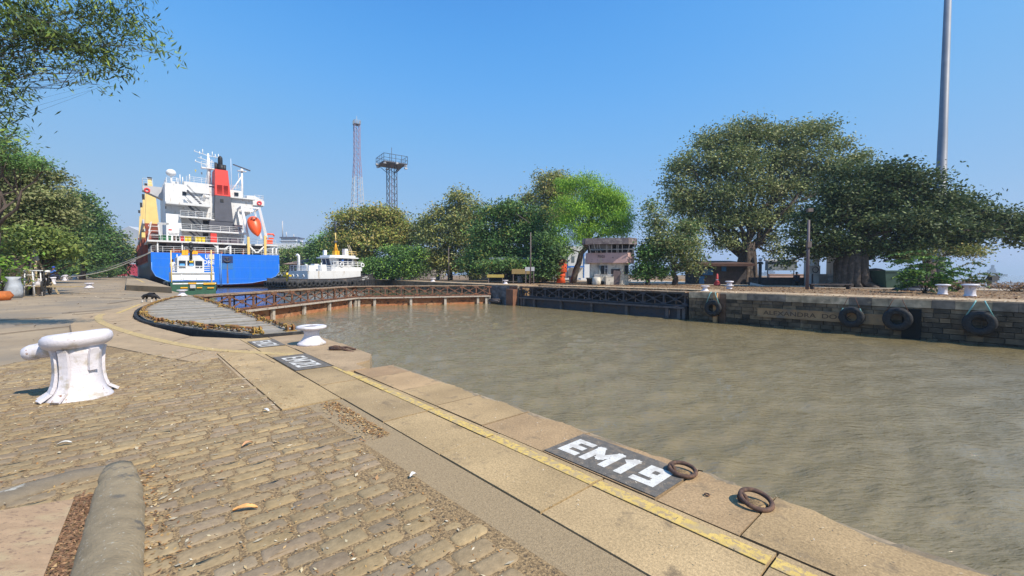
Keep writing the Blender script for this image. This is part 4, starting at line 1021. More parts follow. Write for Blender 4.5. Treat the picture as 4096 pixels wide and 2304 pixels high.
for dx, c_, z in ((-2.3, 'yellow', 22.2), (-1.3, 'grey', 21.8)):
    MB().plate([(x+dx, z), (x+dx+.3, z), (x+dx+.2, z-.6)], 'y', 8.29, 8.31).build('signal_flag', [pm('flag_'+c_, (.5, .42, .08) if c_ == 'yellow' else (.1, .1, .12), .8)], shp)
rm = MB(); x = 15.45; rm.tube([(x, 8, 17), (x, 8, 23.2)], [.22, .18], 8); rm.tube([(x-2, 8, 18.6), (x-.1, 8, 21.9)], .13, 6); rm.tube([(x-.6, 8, 19.5), (x-.6, 8, 22.6), (x, 8, 22.8)], .07, 5); rm.box((x, 8, 23.1), (1.6, 1, .1)); rm.lathe([(.25, 0), (.3, .25), (.1, .45)], (x, 8, 23.2), 12); rm.tube([(x-1.9, 8, 18), (x-1.95, 8, 25.4)], .04, 5)
rm.build('radar_mast', [M_white], shp)
MB().box((x, 8, 23.85), (3.5, .25, .2), rz=R(18), ry=R(10)).build('radar_scanner', [M_fgrey], shp)
dm = MB().tube([(3.6, 8, 18.6), (3.6, 8, 20.3)], .12, 8).ball((3.6, 8, 20.9), .82, 12, (1, 1, .85)); dm.build('satellite_dome', [M_white], shp)
mi = MB()
for x_, z0, z1 in ((4.9, 18.6, 20.6), (5.3, 18.6, 20.2), (6.4, 19.2, 20.9), (4.4, 18.6, 19.9)): mi.tube([(x_, 7, z0), (x_, 7, z1)], .09, 6)
mi.box((4.2, 8, 18.9), (1.2, 1, .7)); mi.build('roof_fittings', [M_sw], shp)
# posts and braces under the first level
for xx, w_ in ((1, .2), (4.5, .2), (9.9, .3), (12.0, .3), (19.4, .3), (20.1, .3)): MB().box((xx, 1.0, 6.1), (w_, .25, 1.9)).build('deck_post', [M_white], shp)
ps = MB()
for p, q in (((9.2, 1, 7.0), (10.2, 1, 6.1)), ((12.0, 1, 7.0), (11.1, 1, 6.2)), ((9.9, 1, 6.2), (11.5, 1, 6.2))): ps.bar(p, q, .22)
ps.build('deck_brace', [M_white], shp)
MB().box((14.95, .25, 6.9), (.42, .4, 3.6)).build('yellow_post', [M_ylw], shp); MB().box((17.9, .25, 7.1), (.42, .4, 4.0)).build('yellow_post', [M_ylw], shp)
MB().bar((15.1, .3, 7), (16.3, .3, 5.6), .25).bar((17.8, .3, 7), (16.5, .3, 5.6), .25).build('deck_brace', [M_white], shp)
dv = MB()
for sgn, x0, x1 in ((1, 14.1, 15.0), (-1, 17.2, 18.3)):
    dv.bar((x0, 1.4, 14.9), (x1, .8, 8.8), .38, .4); dv.bar((x0, 5.5, 14.6), (x1, 5, 8.8), .3, .3); dv.bar((x0, 1.4, 14.8), (x0, 5.5, 14.6), .3)
dv.bar((14.1, 1.4, 14.8), (17.2, 1.4, 14.7), .3); dv.bar((14.1, 5.5, 14.6), (17.2, 5.5, 14.6), .3); dv.bar((15.6, 1.5, 14.8), (15.7, 1.4, 13.4), .08); dv.bar((16.6, 1.5, 14.8), (16.3, 1.4, 13.4), .08)
dv.build('lifeboat_davit', [M_white], shp)
oc = MB().tube([(18.4, 1.5, 7.3), (18.4, 1.5, 9.3), (18.7, 1.5, 9.6), (19.7, 1.5, 9.6), (19.9, 1.5, 9.2)], .17, 8).box((18.9, 1.5, 8.0), (1.2, .9, .8)).box((19.3, 1.5, 8.7), (.9, .5, .3)); oc.build('rescue_crane', [M_orange], shp)
dg_ = MB()
for x_, w_, h_, m__ in ((9.6, 1.0, 1.9, 0),): dg_.box((x_, 3.2, 7.35+h_/2), (w_, .6, h_)); 
for i in range(4): dg_.box((9.6, 2.88, 7.75+i*.42), (.95, .05, .08))
dg_.build('red_locker', [M_red], shp)
st_ = MB()
for x_, z_, w_, h_ in ((11.5, 7.75, 1.5, .7), (13.2, 7.9, 1.6, .9)): st_.box((x_, 3.4, z_), (w_, .9, h_))
st_.box((14, 5.3, 10.6), (1.7, .6, 1.6)); st_.build('deck_store', [pm('store_dark', (.09, .07, .09), .7, var=.3, scale=2)], shp)
wr = MB()
for x_ in (3.1, 5.2, 10.6, 14.2, 15.2): wr.lathe([(.28, 0), (.22, .1), (.2, .6), (.3, .7)], (x_, 1.4, 5.2), 10)
wr.torus((14.3, 2, 5.9), .6, .2, (1, .4, 0), 14, 6).box((4, 2.2, 5.6), (1.6, 1.0, .7)); wr.build('mooring_gear', [pm('gear_red', (.3, .1, .05), .7, var=.3, scale=1)], shp)
ry = MB().span(4, 9.5, 1.5, 2.5, 5.2, 5.75); ry.build('deck_coaming', [M_redoxide], shp)
# port side: ladder frame, stowed gangway, red cargo section, yellow cranes
pf = MB()
for y in (1.0, 2.6): pf.bar((-.35, y, 7.3), (.25, y, 10.6), .12); pf.bar((1.5, y, 7.3), (1.2, y, 10.2), .12)
for z in (8.2, 9.0, 9.8): pf.bar((-.2, 1, z), (1.35, 1, z), .09); pf.bar((-.2, 1, z), (.2, 1, z+.8), .07)
pf.build('ladder_frame', [M_sw], shp)
MB().box((1.6, 4, 9), (.55, .7, 3.4)).box((2.0, 4, 10.6), (1.6, .4, .4)).build('pillar', [M_sgrey], shp)
MB().bar((-.7, 6, 11.0), (-1.1, 12, 8.2), .25, .9).bar((-.5, 8, 9.6), (-1.3, 16, 7.3), .2, .5).build('gangway', [pm('gang_grey', (.35, .36, .38), .6, var=.15, scale=1)], shp)
MB().box((-.7, 9, 8.6), (.5, 3.5, .9)).build('gangway_motor', [M_ylw], shp)
cs = MB(); cs.span(.05, 2.4, 13, 105, 5.1, 9.6); cs.span(-.05, .4, 13, 112, 3.6, 5.2)
for t in np.arange(14, 105, 3.6): cs.box((-.15, t, 6.8), (.35, .5, 6.0))
cs.build('cargo_coaming', [M_redoxide], shp)
MB().span(2.4, 19, 22, 104, 5, 8.4).build('hatch_covers', [M_redoxide], shp)
for t in (28, 46, 64, 84):
    c_ = MB(); frus(c_, 12.6, (.2, 2.6, t, t+2.6), 19.6, (.55, 2.1, t+.3, t+2.2)); frus(c_, 19.6, (.8, 1.9, t+.4, t+2), 22.5, (.9, 1.5, t+.6, t+1.8)); c_.box((2.0, t+1.2, 19.8), (1.4, 1.2, .5))
    co = c_.build('deck_crane', [M_ylw], shp)
    c2_ = MB(); frus(c2_, 9.5, (.6, 2.2, t+.3, t+2.3), 12.6, (.05, 2.75, t-.1, t+2.7)); c2_.build('crane_pedestal', [M_redoxide], co)
    MB().box((.5, t-.3, 21), (.5, .5, .9)).box((1.2, t+1.2, 22.8), (.8, .8, .6)).build('crane_head', [M_black], co)
# bins along the rail: each one a thing
bins = [(350, 385, 'green', 'leftmost green wheelie bin on the aft deck of the blue ship'), (388, 418, 'green', 'second green wheelie bin from the left on the aft deck of the blue ship'), (437, 465, 'green', 'third green wheelie bin, standing apart, on the aft deck of the blue ship'),
        (480, 506, 'dark', 'dark green bin with a red lower half on the aft deck of the blue ship'), (512, 541, 'black', 'black bin beside the red one on the aft deck of the blue ship'), (546, 577, 'red', 'red bin beside the yellow pair on the aft deck of the blue ship'),
        (585, 613, 'yellow', 'yellow bin touching the red bin on the aft deck'), (616, 645, 'yellow', 'yellow bin, right one of the yellow pair on the aft deck'), (677, 704, 'yellow', 'yellow bin, left one of the group of three on the aft deck'),
        (707, 738, 'yellow', 'yellow bin in the middle of the group of three, aft deck'), (741, 772, 'yellow', 'yellow bin, rightmost of all the bins on the aft deck')]
bc = {'green': (.03, .16, .06), 'dark': (.10, .05, .03), 'black': (.02, .03, .02), 'red': (.65, .05, .04), 'yellow': (.85, .62, .02)}
for x0, x1, c_, lab in bins:
    p = Sv((x0+x1)/2, 895, 1.15); wdt = S(x1, 880, 1.15)[0]-S(x0, 880, 1.15)[0]
    wp = shp.matrix_basis @ Vector((p.x, 1.25, 7.36))
    t = thing('wheelie_bin', lab, 'bin', AB(-98.5-1.3, 3.6+p.x, 7.36), TH+R(90), 'bins on the ship')
    m = pm('bin_'+c_, bc[c_], .5, var=.1); b_ = MB(); frus(b_, 0, (-wdt*.4, wdt*.4, -.25, .25), .8, (-wdt*.47, wdt*.47, -.32, .32)); b_.build('body', [m], t)
    MB().box((0, 0, .85), (wdt, .7, .1)).build('lid', [m], t)
# lifeboat: a free-fall boat on its slope
lb = thing('lifeboat', 'orange enclosed lifeboat hanging bow down in white davits at the ship stern', 'lifeboat', AB(-98.5+.2, 3.6+16.05, 10.9), TH+R(90))
prof = [(.05, -2.35), (.35, -2.0), (.75, -1.4), (1.05, -.6), (1.18, .2), (1.15, 1.0), (.95, 1.6), (.6, 1.95), (.1, 2.05)]
m = MB().lathe([(r_*1.02, z_) for r_, z_ in prof], n=18, sy=.8); ob = m.build('hull', [M_orange], lb); ob.rotation_euler = (R(-24), R(-8), 0)
m = MB().ball((0, -.75, 1.15), .62, 8, (1, .8, .8)); m.box((-.3, -1.15, 1.15), (.32, .2, .2)); ob2 = m.build('canopy', [M_orange], lb); ob2.rotation_euler = (R(-24), R(-8), 0)
m = MB().box((-.36, -1.24, 1.2), (.3, .12, .18)).box((.34, -1.24, 1.15), (.3, .12, .18)).box((0, -1.3, .85), (.3, .08, .18)); o_ = m.build('window', [M_glass], lb); o_.rotation_euler = (R(-24), R(-8), 0)

# mooring lines from the stern to the bollards on the left quay
ends = [(Sv(330, 1010, 0), G(300, 1114)), (Sv(320, 1014, 0), G(262, 1122))]
for i, (p, g_) in enumerate(ends):
    w_ = AB(-98.5, 3.6+.3, 5.3) ; g_ = Vector((g_.x, g_.y, .6)); pts = []
    for k in range(17):
        u = k/16; q = w_.lerp(g_, u); q.z -= math.sin(math.pi*u)*(.5+.5*i); pts.append(q)
    o_ = MB().tube(pts, .085, 6).build('mooring_line', [pm('rope', (.5, .46, .38), .9)])
    tag(o_, ['upper pale mooring rope running from the blue ship to the left bollards', 'lower sagging mooring rope running from the blue ship to the left bollards'][i], 'rope')

# ------------------------------------------------------------------ white work boat lying stern-on in front of the ship
aW = -66.0
def Wp(zx, zy, a=aW): return PA(670+zx*.13806, 960+zy*.13806, a)
b0, _ = Wp(110, 1000); b1, _ = Wp(1370, 1000)
bc_ = (b0+b1)/2; hw = (b1-b0)/2
wb_ = thing('work_boat', 'white and green work boat seen end-on in front of the blue ship stern', 'boat', AB(aW, bc_), TH+R(90))
def wbx(mb, x0, x1, y0, y1, d0, d1):
    p = Wp(x0, y1); q = Wp(x1, y0); return mb.span(p[0]-bc_, q[0]-bc_, d0, d1, p[1], q[1])
M_green = pm('boat_green', (.03, .10, .06), .5, var=.2, scale=2); M_amber = pm('amber', (.85, .42, .02), .5)
h_ = MB(); wbx(h_, 95, 1400, 1225, 1500, .2, 12); h_.span(-hw-.1, hw+.1, 0, 12.2, -1.9, .2); h_.build('hull', [M_green], wb_)
h_ = MB(); wbx(h_, 112, 1372, 968, 1172, .5, 3.5); wbx(h_, 112, 1372, 938, 966, .35, 3.6); wbx(h_, 150, 1410, 1235, 1285, -.05, .2); wbx(h_, 480, 670, 1075, 1160, .38, .5); wbx(h_, 865, 1060, 1075, 1160, .38, .5); wbx(h_, 395, 440, 990, 1130, .44, .5)
h_.build('bulwark', [M_white], wb_)
h_ = MB(); pts = [(330, 930), (330, 490), (450, 430), (1000, 430), (1135, 560), (1135, 930)]; P_ = [(Wp(x, y)[0]-bc_, Wp(x, y)[1]) for x, y in pts]
h_.plate(P_, 'y', 2.2, 5.6); cab_ = h_.build('wheelhouse', [M_sw], wb_)
w_ = MB(); wbx(w_, 385, 580, 590, 810, 2.12, 2.22); wbx(w_, 640, 825, 590, 740, 2.12, 2.22); wbx(w_, 875, 1075, 600, 815, 2.12, 2.22); w_.build('window', [M_glass], cab_)
w_ = MB(); wbx(w_, 400, 550, 680, 740, 2.06, 2.12); wbx(w_, 690, 810, 680, 740, 2.06, 2.12); w_.build('curtain', [M_lblue], cab_)
w_ = MB(); wbx(w_, 690, 800, 590, 640, 2.05, 2.12); w_.build('yellow_blind', [M_yell], cab_)
r2 = MB(); zt_ = Wp(700, 760)[1]; zb_ = Wp(700, 935)[1]
r2.rail([(-hw+.1, .6, zb_), (hw-.1, .6, zb_)], zt_-zb_, .05, 3, 1.3); r2.build('railing', [M_white], wb_)
mm = MB(); x_ = Wp(738, 500)[0]-bc_; mm.tube([(x_, 2, Wp(738, 560)[1]), (x_, 2, Wp(738, 60)[1])], [.14, .1], 8); mm.tube([(x_-1.5, 2, Wp(738, 115)[1]), (x_+1.5, 2, Wp(738, 140)[1])], .05, 5); mm.ball((x_, 2, Wp(738, 90)[1]), .22); mm.ball((x_, 2, Wp(738, 300)[1]), .2); mm.ball((x_, 2, Wp(738, 180)[1]), .25); mm.build('mast', [M_black], wb_)
mm = MB(); wbx(mm, 475, 570, 275, 420, 2.2, 3); wbx(mm, 578, 655, 275, 420, 2.2, 3); wbx(mm, 760, 850, 290, 400, 2.2, 3); wbx(mm, 858, 940, 300, 400, 2.2, 3); mm.build('liferaft_box', [M_amber], wb_)
mm = MB(); wbx(mm, 600, 830, 1235, 1275, -.15, .1); wbx(mm, 1040, 1380, 1240, 1290, -.15, .1); wbx(mm, 375, 580, 1365, 1400, -.15, .1); wbx(mm, 845, 1000, 1365, 1395, -.15, .1); wbx(mm, 1150, 1340, 1370, 1400, -.15, .1); mm.build('tow_gear', [M_amber], wb_)
mm = MB(); wbx(mm, 645, 805, 1290, 1395, -.3, .1); mm.build('winch_cover', [M_sgrey], wb_)
mm = MB()
for x in (110, 1280): x_ = Wp(x, 600)[0]-bc_; mm.tube([(x_, .3, -.5), (x_, .3, Wp(x, 290)[1])], .07, 6)
mm.build('pole', [M_ylw], wb_)
for k, sx_ in enumerate((-1, 1)):
    for j in range(3):
        tm = tyre_mb(.42, .17, (sx_, 0, 0), (sx_*(hw+.25), 1.5+j*3.4, -.2)); tm.build('fender_tyre', [M_rubber], wb_)

# ------------------------------------------------------------------ grey-hulled harbour tug
cT = FY(1322, 1130, 80); HT = R(58)
tg = thing('harbour_tug', 'grey-hulled harbour tug with white wheelhouse and tyre fenders', 'tug', (cT.x, cT.y, 0), HT)
M_hull = pm('tug_hull', (.055, .055, .06), .45, var=.2, scale=1, col2=(.12, .1, .09), s2=1)
st2 = []
for i in range(25):
    u = i/24; x = -10+20*u
    w_ = 3.7*(1-max(0, (u-.62)/.38)**2.4)*(.86+.14*min(1, u/.12)) if u < 1 else .02
    zt2 = .45+max(0, u-.35)**1.8*2.6+max(0, .12-u)*1.0; st2.append((x, max(w_, .02), zt2))
hm = MB(); vs = []
for x, w_, z_ in st2: vs += [(x, -w_*.85, -2.0), (x, -w_*.97, -.6), (x, -w_*1.02, -.1), (x, -w_, z_), (x, -w_+.15, z_), (x, -w_+.15, z_-.75), (x, w_-.15 if w_ > .2 else .01, z_-.75), (x, w_-.15, z_), (x, w_, z_), (x, w_*1.02, -.1), (x, w_*.97, -.6), (x, w_*.85, -2.0)]
fs = [(i*12+k, i*12+k+1, (i+1)*12+k+1, (i+1)*12+k) for i in range(24) for k in range(11)]; fs.append(tuple(range(12)))
hm.add(vs, fs); tho = hm.build('hull', [M_hull], tg)
cp = MB()
for sgn in (-1, 1): cp.tube([(x, sgn*w_, z_+.03) for x, w_, z_ in st2], .09, 6)
cp.build('rubbing_rail', [M_dksteel], tg)
rb_ = MB()
for x, w_, z_ in st2[15:]:
    for sgn in (-1, 1): rb_.box((x, sgn*(w_+.12), -.45), (.75, .35, 1.3), rz=-sgn*math.atan2(3*max(0, x-2)/8, 3))
rb_.build('bow_fender', [M_rubber], tg)
def oct_(x0, x1, w_, ch): return [(x0+ch, -w_), (x1-ch, -w_), (x1, -w_+ch), (x1, w_-ch), (x1-ch, w_), (x0+ch, w_), (x0, w_-ch), (x0, -w_+ch)]
d1_ = MB().prism(oct_(-6.3, 4.6, 2.95, .15), -.3, 1.95); d1o = d1_.build('deckhouse', [M_sw], tg)
MB().prism(oct_(-1.2, 5.6, 2.5, .5), 1.95, 2.7).build('boat_deck', [M_sw], tg)
def loftpoly(p0, z0, p1, z1): mbb = MB(); n_ = len(p0); mbb.add([(x, y, z0) for x, y in p0]+[(x, y, z1) for x, y in p1], [tuple(reversed(range(n_))), tuple(range(n_, 2*n_))]+[(i, (i+1) % n_, n_+(i+1) % n_, n_+i) for i in range(n_)]); return mbb
wh = loftpoly(oct_(-.6, 3.9, 1.9, .7), 2.7, oct_(-1.0, 4.3, 2.2, .7), 4.3); who = wh.build('wheelhouse', [M_sw], tg)
MB().prism(oct_(-1.6, 4.9, 2.6, .7), 4.3, 4.5).prism(oct_(-1.1, 4.5, 2.2, .7), 4.5, 4.85).build('roof', [M_white], who)
wg_ = MB()
def quadon(p, q, z0, z1, off=.04):    # window on a leaning wall between plan points p,q
    (x0, y0), (x1, y1) = p, q; d = Vector((x1-x0, y1-y0, 0)).normalized(); nn = Vector((d.y, -d.x, 0))
    lean = .36
    vs = []
    for (x, y), z in (((x0, y0), z0), ((x1, y1), z0), ((x1, y1), z1), ((x0, y0), z1)):
        k = (z-2.7)/1.6; vs.append(Vector((x, y, z))+nn*(lean*k*1.15+off))
    wg_.add(vs, [(0, 1, 2, 3)])
o_ = oct_(-.6, 3.9, 1.9, .7)
for i in range(8):
    p = Vector((*o_[i], 0)); q = Vector((*o_[(i+1) % 8], 0)); L = (q-p).length; n_ = max(1, round(L/1.1))
    for k in range(n_):
        a_ = p.lerp(q, (k+.12)/n_); b_ = p.lerp(q, (k+.88)/n_); quadon(a_[:2], b_[:2], 2.95 if k % 2 else 3.2, 4.15)
wg_.build('window', [pm('tug_glass', (.03, .045, .09), .08)], who)
pt = MB()
for x in (-5, -3.7, -1.9, .6): pt.torus((x, -2.78, .9), .2, .05, (0, 1, 0), 14, 6)
for y in (-1.5, .3, 1.6): pt.torus((-6.33, y, 1.0), .24, .07, (1, 0, 0), 14, 6)
pt.build('porthole', [M_white], d1o)
pt = MB()
for x in (-5, -3.7, -1.9, .6): pt.box((x, -2.76, .9), (.3, .05, .3))
for y in (-1.5, .3, 1.6): pt.box((-6.31, y, 1.0), (.05, .34, .34))
pt.build('porthole_glass', [M_glass], d1o)
ra = MB(); ra.rail([(-1.1, -2.5, 2.7), (5.2, -2.5, 2.7), (5.7, -1.5, 2.7), (5.7, 1.5, 2.7)], .95, .05, 3, 1.1); ra.rail([(-6.2, 2.6, 1.95), (-6.2, -2.6, 1.95), (-1.4, -2.6, 1.95)], .9, .045, 3, 1.1); ra.build('railing', [M_white], tg)
for x in (.6, 5.2): MB().torus((x, -2.6, 3.1), .33, .1, (0, 1, 0), 16, 6).build('lifebuoy', [M_white], tg)
eq = MB().tube([(-5.6, 1.0, 1.95), (-5.6, 1.0, 4.6), (-5.9, 1.0, 4.8)], .25, 10).tube([(-5.6, -1.4, 1.95), (-5.6, -1.4, 3.0), (-5.9, -1.4, 3.0)], .14, 8).box((-4.4, 0, 2.4), (1.2, 2.4, .9)).box((-2.4, -1, 2.5), (1.0, 1.0, 1.1)).tube([(-3.2, -2, 1.95), (-3.2, -2, 3.4)], .08, 6).box((-2.6, .8, 2.6), (.9, 1.2, 1.2))
eq.build('deck_gear', [M_white], tg)
tm_ = MB().tube([(1.2, 0, 4.8), (1.2, 0, 7.2)], [.16, .12], 8).tube([(1.2, -.8, 4.9), (1.2, 0, 7.2)], .07, 6).tube([(1.2, .8, 4.9), (1.2, 0, 7.2)], .07, 6).box((1.2, 0, 5.3), (.9, .9, .9)); tm_.build('mast_base', [M_amber], tg)
MB().tube([(1.2, 0, 7.0), (1.2, 0, 9.3)], .1, 6).build('mast', [M_ylw], tg)
MB().tube([(1.2, 0, 9.2), (1.2, 0, 11.0), (1.4, .3, 11.3)], .12, 6).tube([(1.2, -1.2, 10.4), (1.2, 1.2, 10.4)], .05, 5).tube([(1.2, -2.6, 11.1), (1.2, 1.8, 11.1)], .03, 5).tube([(1.2, -1.2, 10.4), (1.2, -1.2, 10.9)], .09, 6).tube([(1.2, 0, 7.3), (1.2, 0, 7.6)], .3, 8).build('mast_head', [M_fgrey], tg)
MB().tube([(4, -1.6, 4.6), (4.6, -2.2, 2.8)], .06, 5).tube([(3.0, -1.5, 6.9), (4.6, -2.2, 2.8)], .07, 5).tube([(2.8, -1.3, 6.9), (4.4, -2.0, 2.8)], .07, 5).build('awning_spar', [pm('spar', (.45, .38, .25), .7)], tg)
MB().box((2.7, -.8, 5.5), (.8, .8, 1.3)).box((-.7, .6, 5.3), (.5, .5, 1.0)).build('roof_locker', [M_white], tg)
MB().rail([(2.2, -1.9, 4.85), (4.3, -1.9, 4.85), (4.3, 1, 4.85)], .8, .05, 2, 1).build('roof_rail', [M_ylw], tg)
MB().tube([(-8.3, 0, -.2), (-8.3, 0, 1.6)], .16, 8).box((-8.3, 0, 1.1), (.4, 2.0, .3)).build('towing_bitt', [M_yell], tg)
# name on the bow flank
k = 19; x0_, w0_, z0_ = st2[17]; x1_, w1_, z1_ = st2[20]
pA = Vector((x0_, -w0_-.05, z0_-.35)); pB = Vector((x1_, -w1_-.05, z1_-.35)); dd = (pB-pA); up_ = Vector((0, 0, 1))
text('AJINKYA', pA+dd.normalized().cross(up_)*.08-up_*.38, dd, up_, 2.3, .26, bold=.02, ext=0).build('lettering', [M_white], tho)
text('\u0905\u091c\u093f\u0902\u0915\u094d\u092f', pA+dd.normalized().cross(up_)*.08-up_*.02, dd, up_, 1.9, .3, bold=.02, ext=0).build('lettering', [M_white], tho)
tcount = 0
for i in list(range(0, 19)):
    u = i/18; x = -10.0+u*14; wi = float(np.interp(x, [s_[0] for s_ in st2], [s_[1] for s_ in st2]))
    if i > 13 and i not in (15, 17): continue
    r_o = .62 if i in (15, 17) else .5
    tyre_mb(r_o-.16, .17, (.1, -1, 0), (x, -wi-.25, -.35+random.uniform(-.12, .12))).build('fender_tyre', [M_rubber], tg)
for j in range(8):
    tyre_mb(.36, .17, (-1, 0, 0), (-10.3, -3+j*.85, -.35+random.uniform(-.1, .1))).build('fender_tyre', [M_rubber], tg)
# ------------------------------------------------------------------ buildings and structures on the banks
def boxpx(mb, x0, x1, y0, y1, Y, dep, base=None, org=None):
    p = FY(x0, y1, Y); q = FY(x1, y0, Y); z0 = p.z if base is None else base
    return mb.span(p.x, q.x, Y, Y+dep, z0, q.z)
# control cabin
M_cream = pm('cream_wall', (.64, .58, .48), .85, var=.12, scale=1, bump=.01, bscale=8, col2=(.3, .27, .22), s2=1.2, thr=(.5, .65), col3=(.2, .19, .17), s3=3)
M_pink = pm('pink_wall', (.52, .34, .31), .85, var=.1, scale=1, col2=(.5, .38, .3), s2=.7, thr=(.58, .62), col3=(.2, .14, .13), s3=2.5)
M_roofc = pm('stained_concrete', (.16, .13, .13), .95, var=.4, scale=1.5, col2=(.3, .26, .24), s2=2)
Yc = 62.0; cab = thing('control_cabin', 'two-storey cream and pink lock control cabin with ragged overhanging roof', 'building', FY(2455, 1135, Yc), R(-14))
cab.location.z = 0
def X(x): return (FY(x, 1100, Yc).x-cab.location.x)
def Zc(y): return FY(2455, y, Yc).z
m = MB(); xl, xr = X(2362), X(2512); 
wallp = [(xl, -1.5), (xl+.3, -1.9), (xr-.9, -1.9), (xr, -1.2), (xr, 3), (xl, 3)]
m.prism(wallp, 0, Zc(1052)); wo = m.build('ground_floor_wall', [M_cream], cab)
up = [(xl-.55, -1.8), (xl-.2, -2.4), (xr-.3, -2.4), (xr+.7, -1.3), (xr+.7, 3.4), (xl-.55, 3.4)]
m = MB().prism(up, Zc(1053), Zc(1014)); uo = m.build('parapet', [M_pink], cab)
lp = text('PPANDA', (X(2395), -2.43, Zc(1034)), (1, 0, 0), (0, 0, 1), X(2422)-X(2395), .42, bold=.01, ext=0); lp.build('lettering', [pm('letter_brown', (.13, .08, .08), .9)], uo)
ro = [(xl-1.0, -2.6), (xl-.5, -3.2), (xr-.1, -3.2), (xr+1.1, -1.8), (xr+1.1, 4), (xl-1.0, 4)]
m = MB().prism(ro, Zc(982), Zc(962)).prism([(x*.97, y*.97) for x, y in ro], Zc(962), Zc(958)); m.build('roof', [M_roofc], cab)
m = MB().prism([(x*.93, y*.9) for x, y in up], Zc(1014), Zc(984)); m.build('upper_room', [pm('dark_room', (.03, .028, .03), .8)], cab)
m = MB(); 
for i in range(9):
    x = X(2368)+i*(xr+.5-X(2368))/8; m.bar((x, -2.35, Zc(1014)), (x+(-.25 if i < 3 else .25 if i > 6 else .0), -2.95, Zc(983)), .09)
    if i % 2: m.bar((x+.18, -2.35, Zc(1014)), (x+.2, -2.95, Zc(983)), .06)
m.bar((X(2366), -2.55, Zc(1001)), (xr+.6, -2.55, Zc(1001)), .09); m.build('window_frame', [pm('frame_grey', (.42, .42, .42), .7, var=.2, scale=3)], cab)
m = MB(); m.add([(X(2370), -2.45, Zc(1001)), (X(2420), -2.45, Zc(1002)), (X(2416), -2.95, Zc(1006)), (X(2372), -2.95, Zc(1007))], [(0, 1, 2, 3)]); m.add([(X(2370), -2.75, Zc(984)), (X(2450), -2.8, Zc(984)), (X(2450), -2.6, Zc(1000)), (X(2370), -2.6, Zc(1000))], [(0, 1, 2, 3)]); m.build('grey_blind', [pm('blind', (.15, .14, .13), .8, var=.2)], cab)
m = MB().box((X(2420), -1.92, (Zc(1096)+Zc(1063))/2), (.95, .08, Zc(1063)-Zc(1096))); win = m.build('window', [pm('dark_room2', (.02, .02, .02), .6)], cab)
m = MB()
for x in (X(2405), X(2422), X(2431)): m.box((x, -2.0, (Zc(1096)+Zc(1063))/2), (.08, .06, Zc(1063)-Zc(1096)))
m.box((X(2427), -2.0, Zc(1074)), (.45, .05, .07)); m.build('frame', [M_sgrey], win)
MB().box((X(2404)-.05, -2.15, (Zc(1096)+Zc(1063))/2), (.35, .05, 1.2), rz=.6).build('shutter', [pm('shutter_blue', (.13, .16, .18), .8)], win)
MB().box((X(2462), -1.95, Zc(1086)), (1.2, .1, .7)).build('door_lintel', [pm('brown_wood', (.06, .04, .035), .8)], cab)
MB().box((X(2466), -2.25, 1.0), (1.0, .08, 2.0), rx=R(-8), ry=R(6)).build('loose_door', [pm('door_brown', (.12, .085, .08), .8, var=.2)], cab)
MB().box((xr-.35, -1.65, (Zc(1096)+Zc(1063))/2), (.5, .1, 1.2), rz=R(38)).build('window', [M_glass], cab)
for (xx, lab) in ((2386, 'white painted drum with black graffiti in front of the cabin'), (2437, 'pale square crate in front of the leaning cabin door')):
    p = FY(xx, 1136, 60); t = thing('crate' if xx > 2400 else 'drum', lab, 'crate' if xx > 2400 else 'drum', (p.x, p.y, 0))
    if xx > 2400: MB().box((0, 0, .55), (1.05, .8, 1.1)).box((0, 0, 1.13), (1.12, .86, .06)).build('box', [M_cream], t); MB().box((.1, .1, 1.35), (.7, .08, .35), rx=.3).build('leaning_lid', [M_sgrey], t)
    else: MB().lathe([(.5, 0), (.55, .1), (.53, 1.0), (.45, 1.05)], n=14, mod=lambda q, i: 1+.08*math.cos(4*q)).build('body', [M_cream], t); MB().box((.1, .1, 1.25), (.8, .08, .5), rx=.4).build('leaning_lid', [M_sgrey], t)
p = FY(2357, 1136, 60.5); t = thing('trash_bin', 'black bin at the left corner of the control cabin', 'bin', (p.x, p.y, 0)); MB().lathe([(.3, 0), (.38, .8), (.42, .82), (.42, .9)], n=14).build('body', [M_black], t); MB().box((0, 0, .95), (.9, .7, .08)).build('lid', [M_black], t)
p = FY(2409, 1136, 60.5); t = thing('bucket', 'small black bucket standing between drum and crate by the cabin', 'bucket', (p.x, p.y, 0)); MB().lathe([(.22, 0), (.3, .5)], n=12).build('body', [M_black], t); MB().torus((0, 0, .5), .29, .02, (0, 1, 0), 12, 5, arc=3.14).build('handle', [M_black], t)
# blue and white building
Yb = 92.0; bb = thing('dock_building', 'white two-storey dock building with blue bands seen past the leaning tree trunk', 'building', (FY(2260, 1115, Yb).x, Yb, 0))
def bx(mb, x0, x1, y0, y1, d0=0, d1=.1):
    p = FY(x0, y1, Yb); q = FY(x1, y0, Yb); return mb.span(p.x-bb.location.x, q.x-bb.location.x, d0, d1, max(p.z, -.02), q.z)
M_bw = pm('building_white', (.66, .68, .70), .7, var=.04); M_bblue = pm('building_blue', (.03, .16, .5), .6)
m = MB(); bx(m, 2150, 2337, 985, 1112, 0, 9); m.build('wall', [M_bw], bb)
m = MB(); bx(m, 2150, 2338, 1064, 1071, -.06, 0); bx(m, 2268, 2271, 1000, 1112, -.07, 0); bx(m, 2333, 2338, 985, 1112, -.08, .02); m.build('blue_band', [M_bblue], bb)
for x0, x1 in ((2245, 2256), (2286, 2298)):
    m = MB(); bx(m, x0, x1, 1025, 1050, -.06, .05); m.build('window', [pm('pane_grey', (.15, .19, .22), .2)], bb)
m = MB(); bx(m, 2305, 2313, 1073, 1082, -.06, 0); m.build('window', [MATS['pane_grey']], bb)
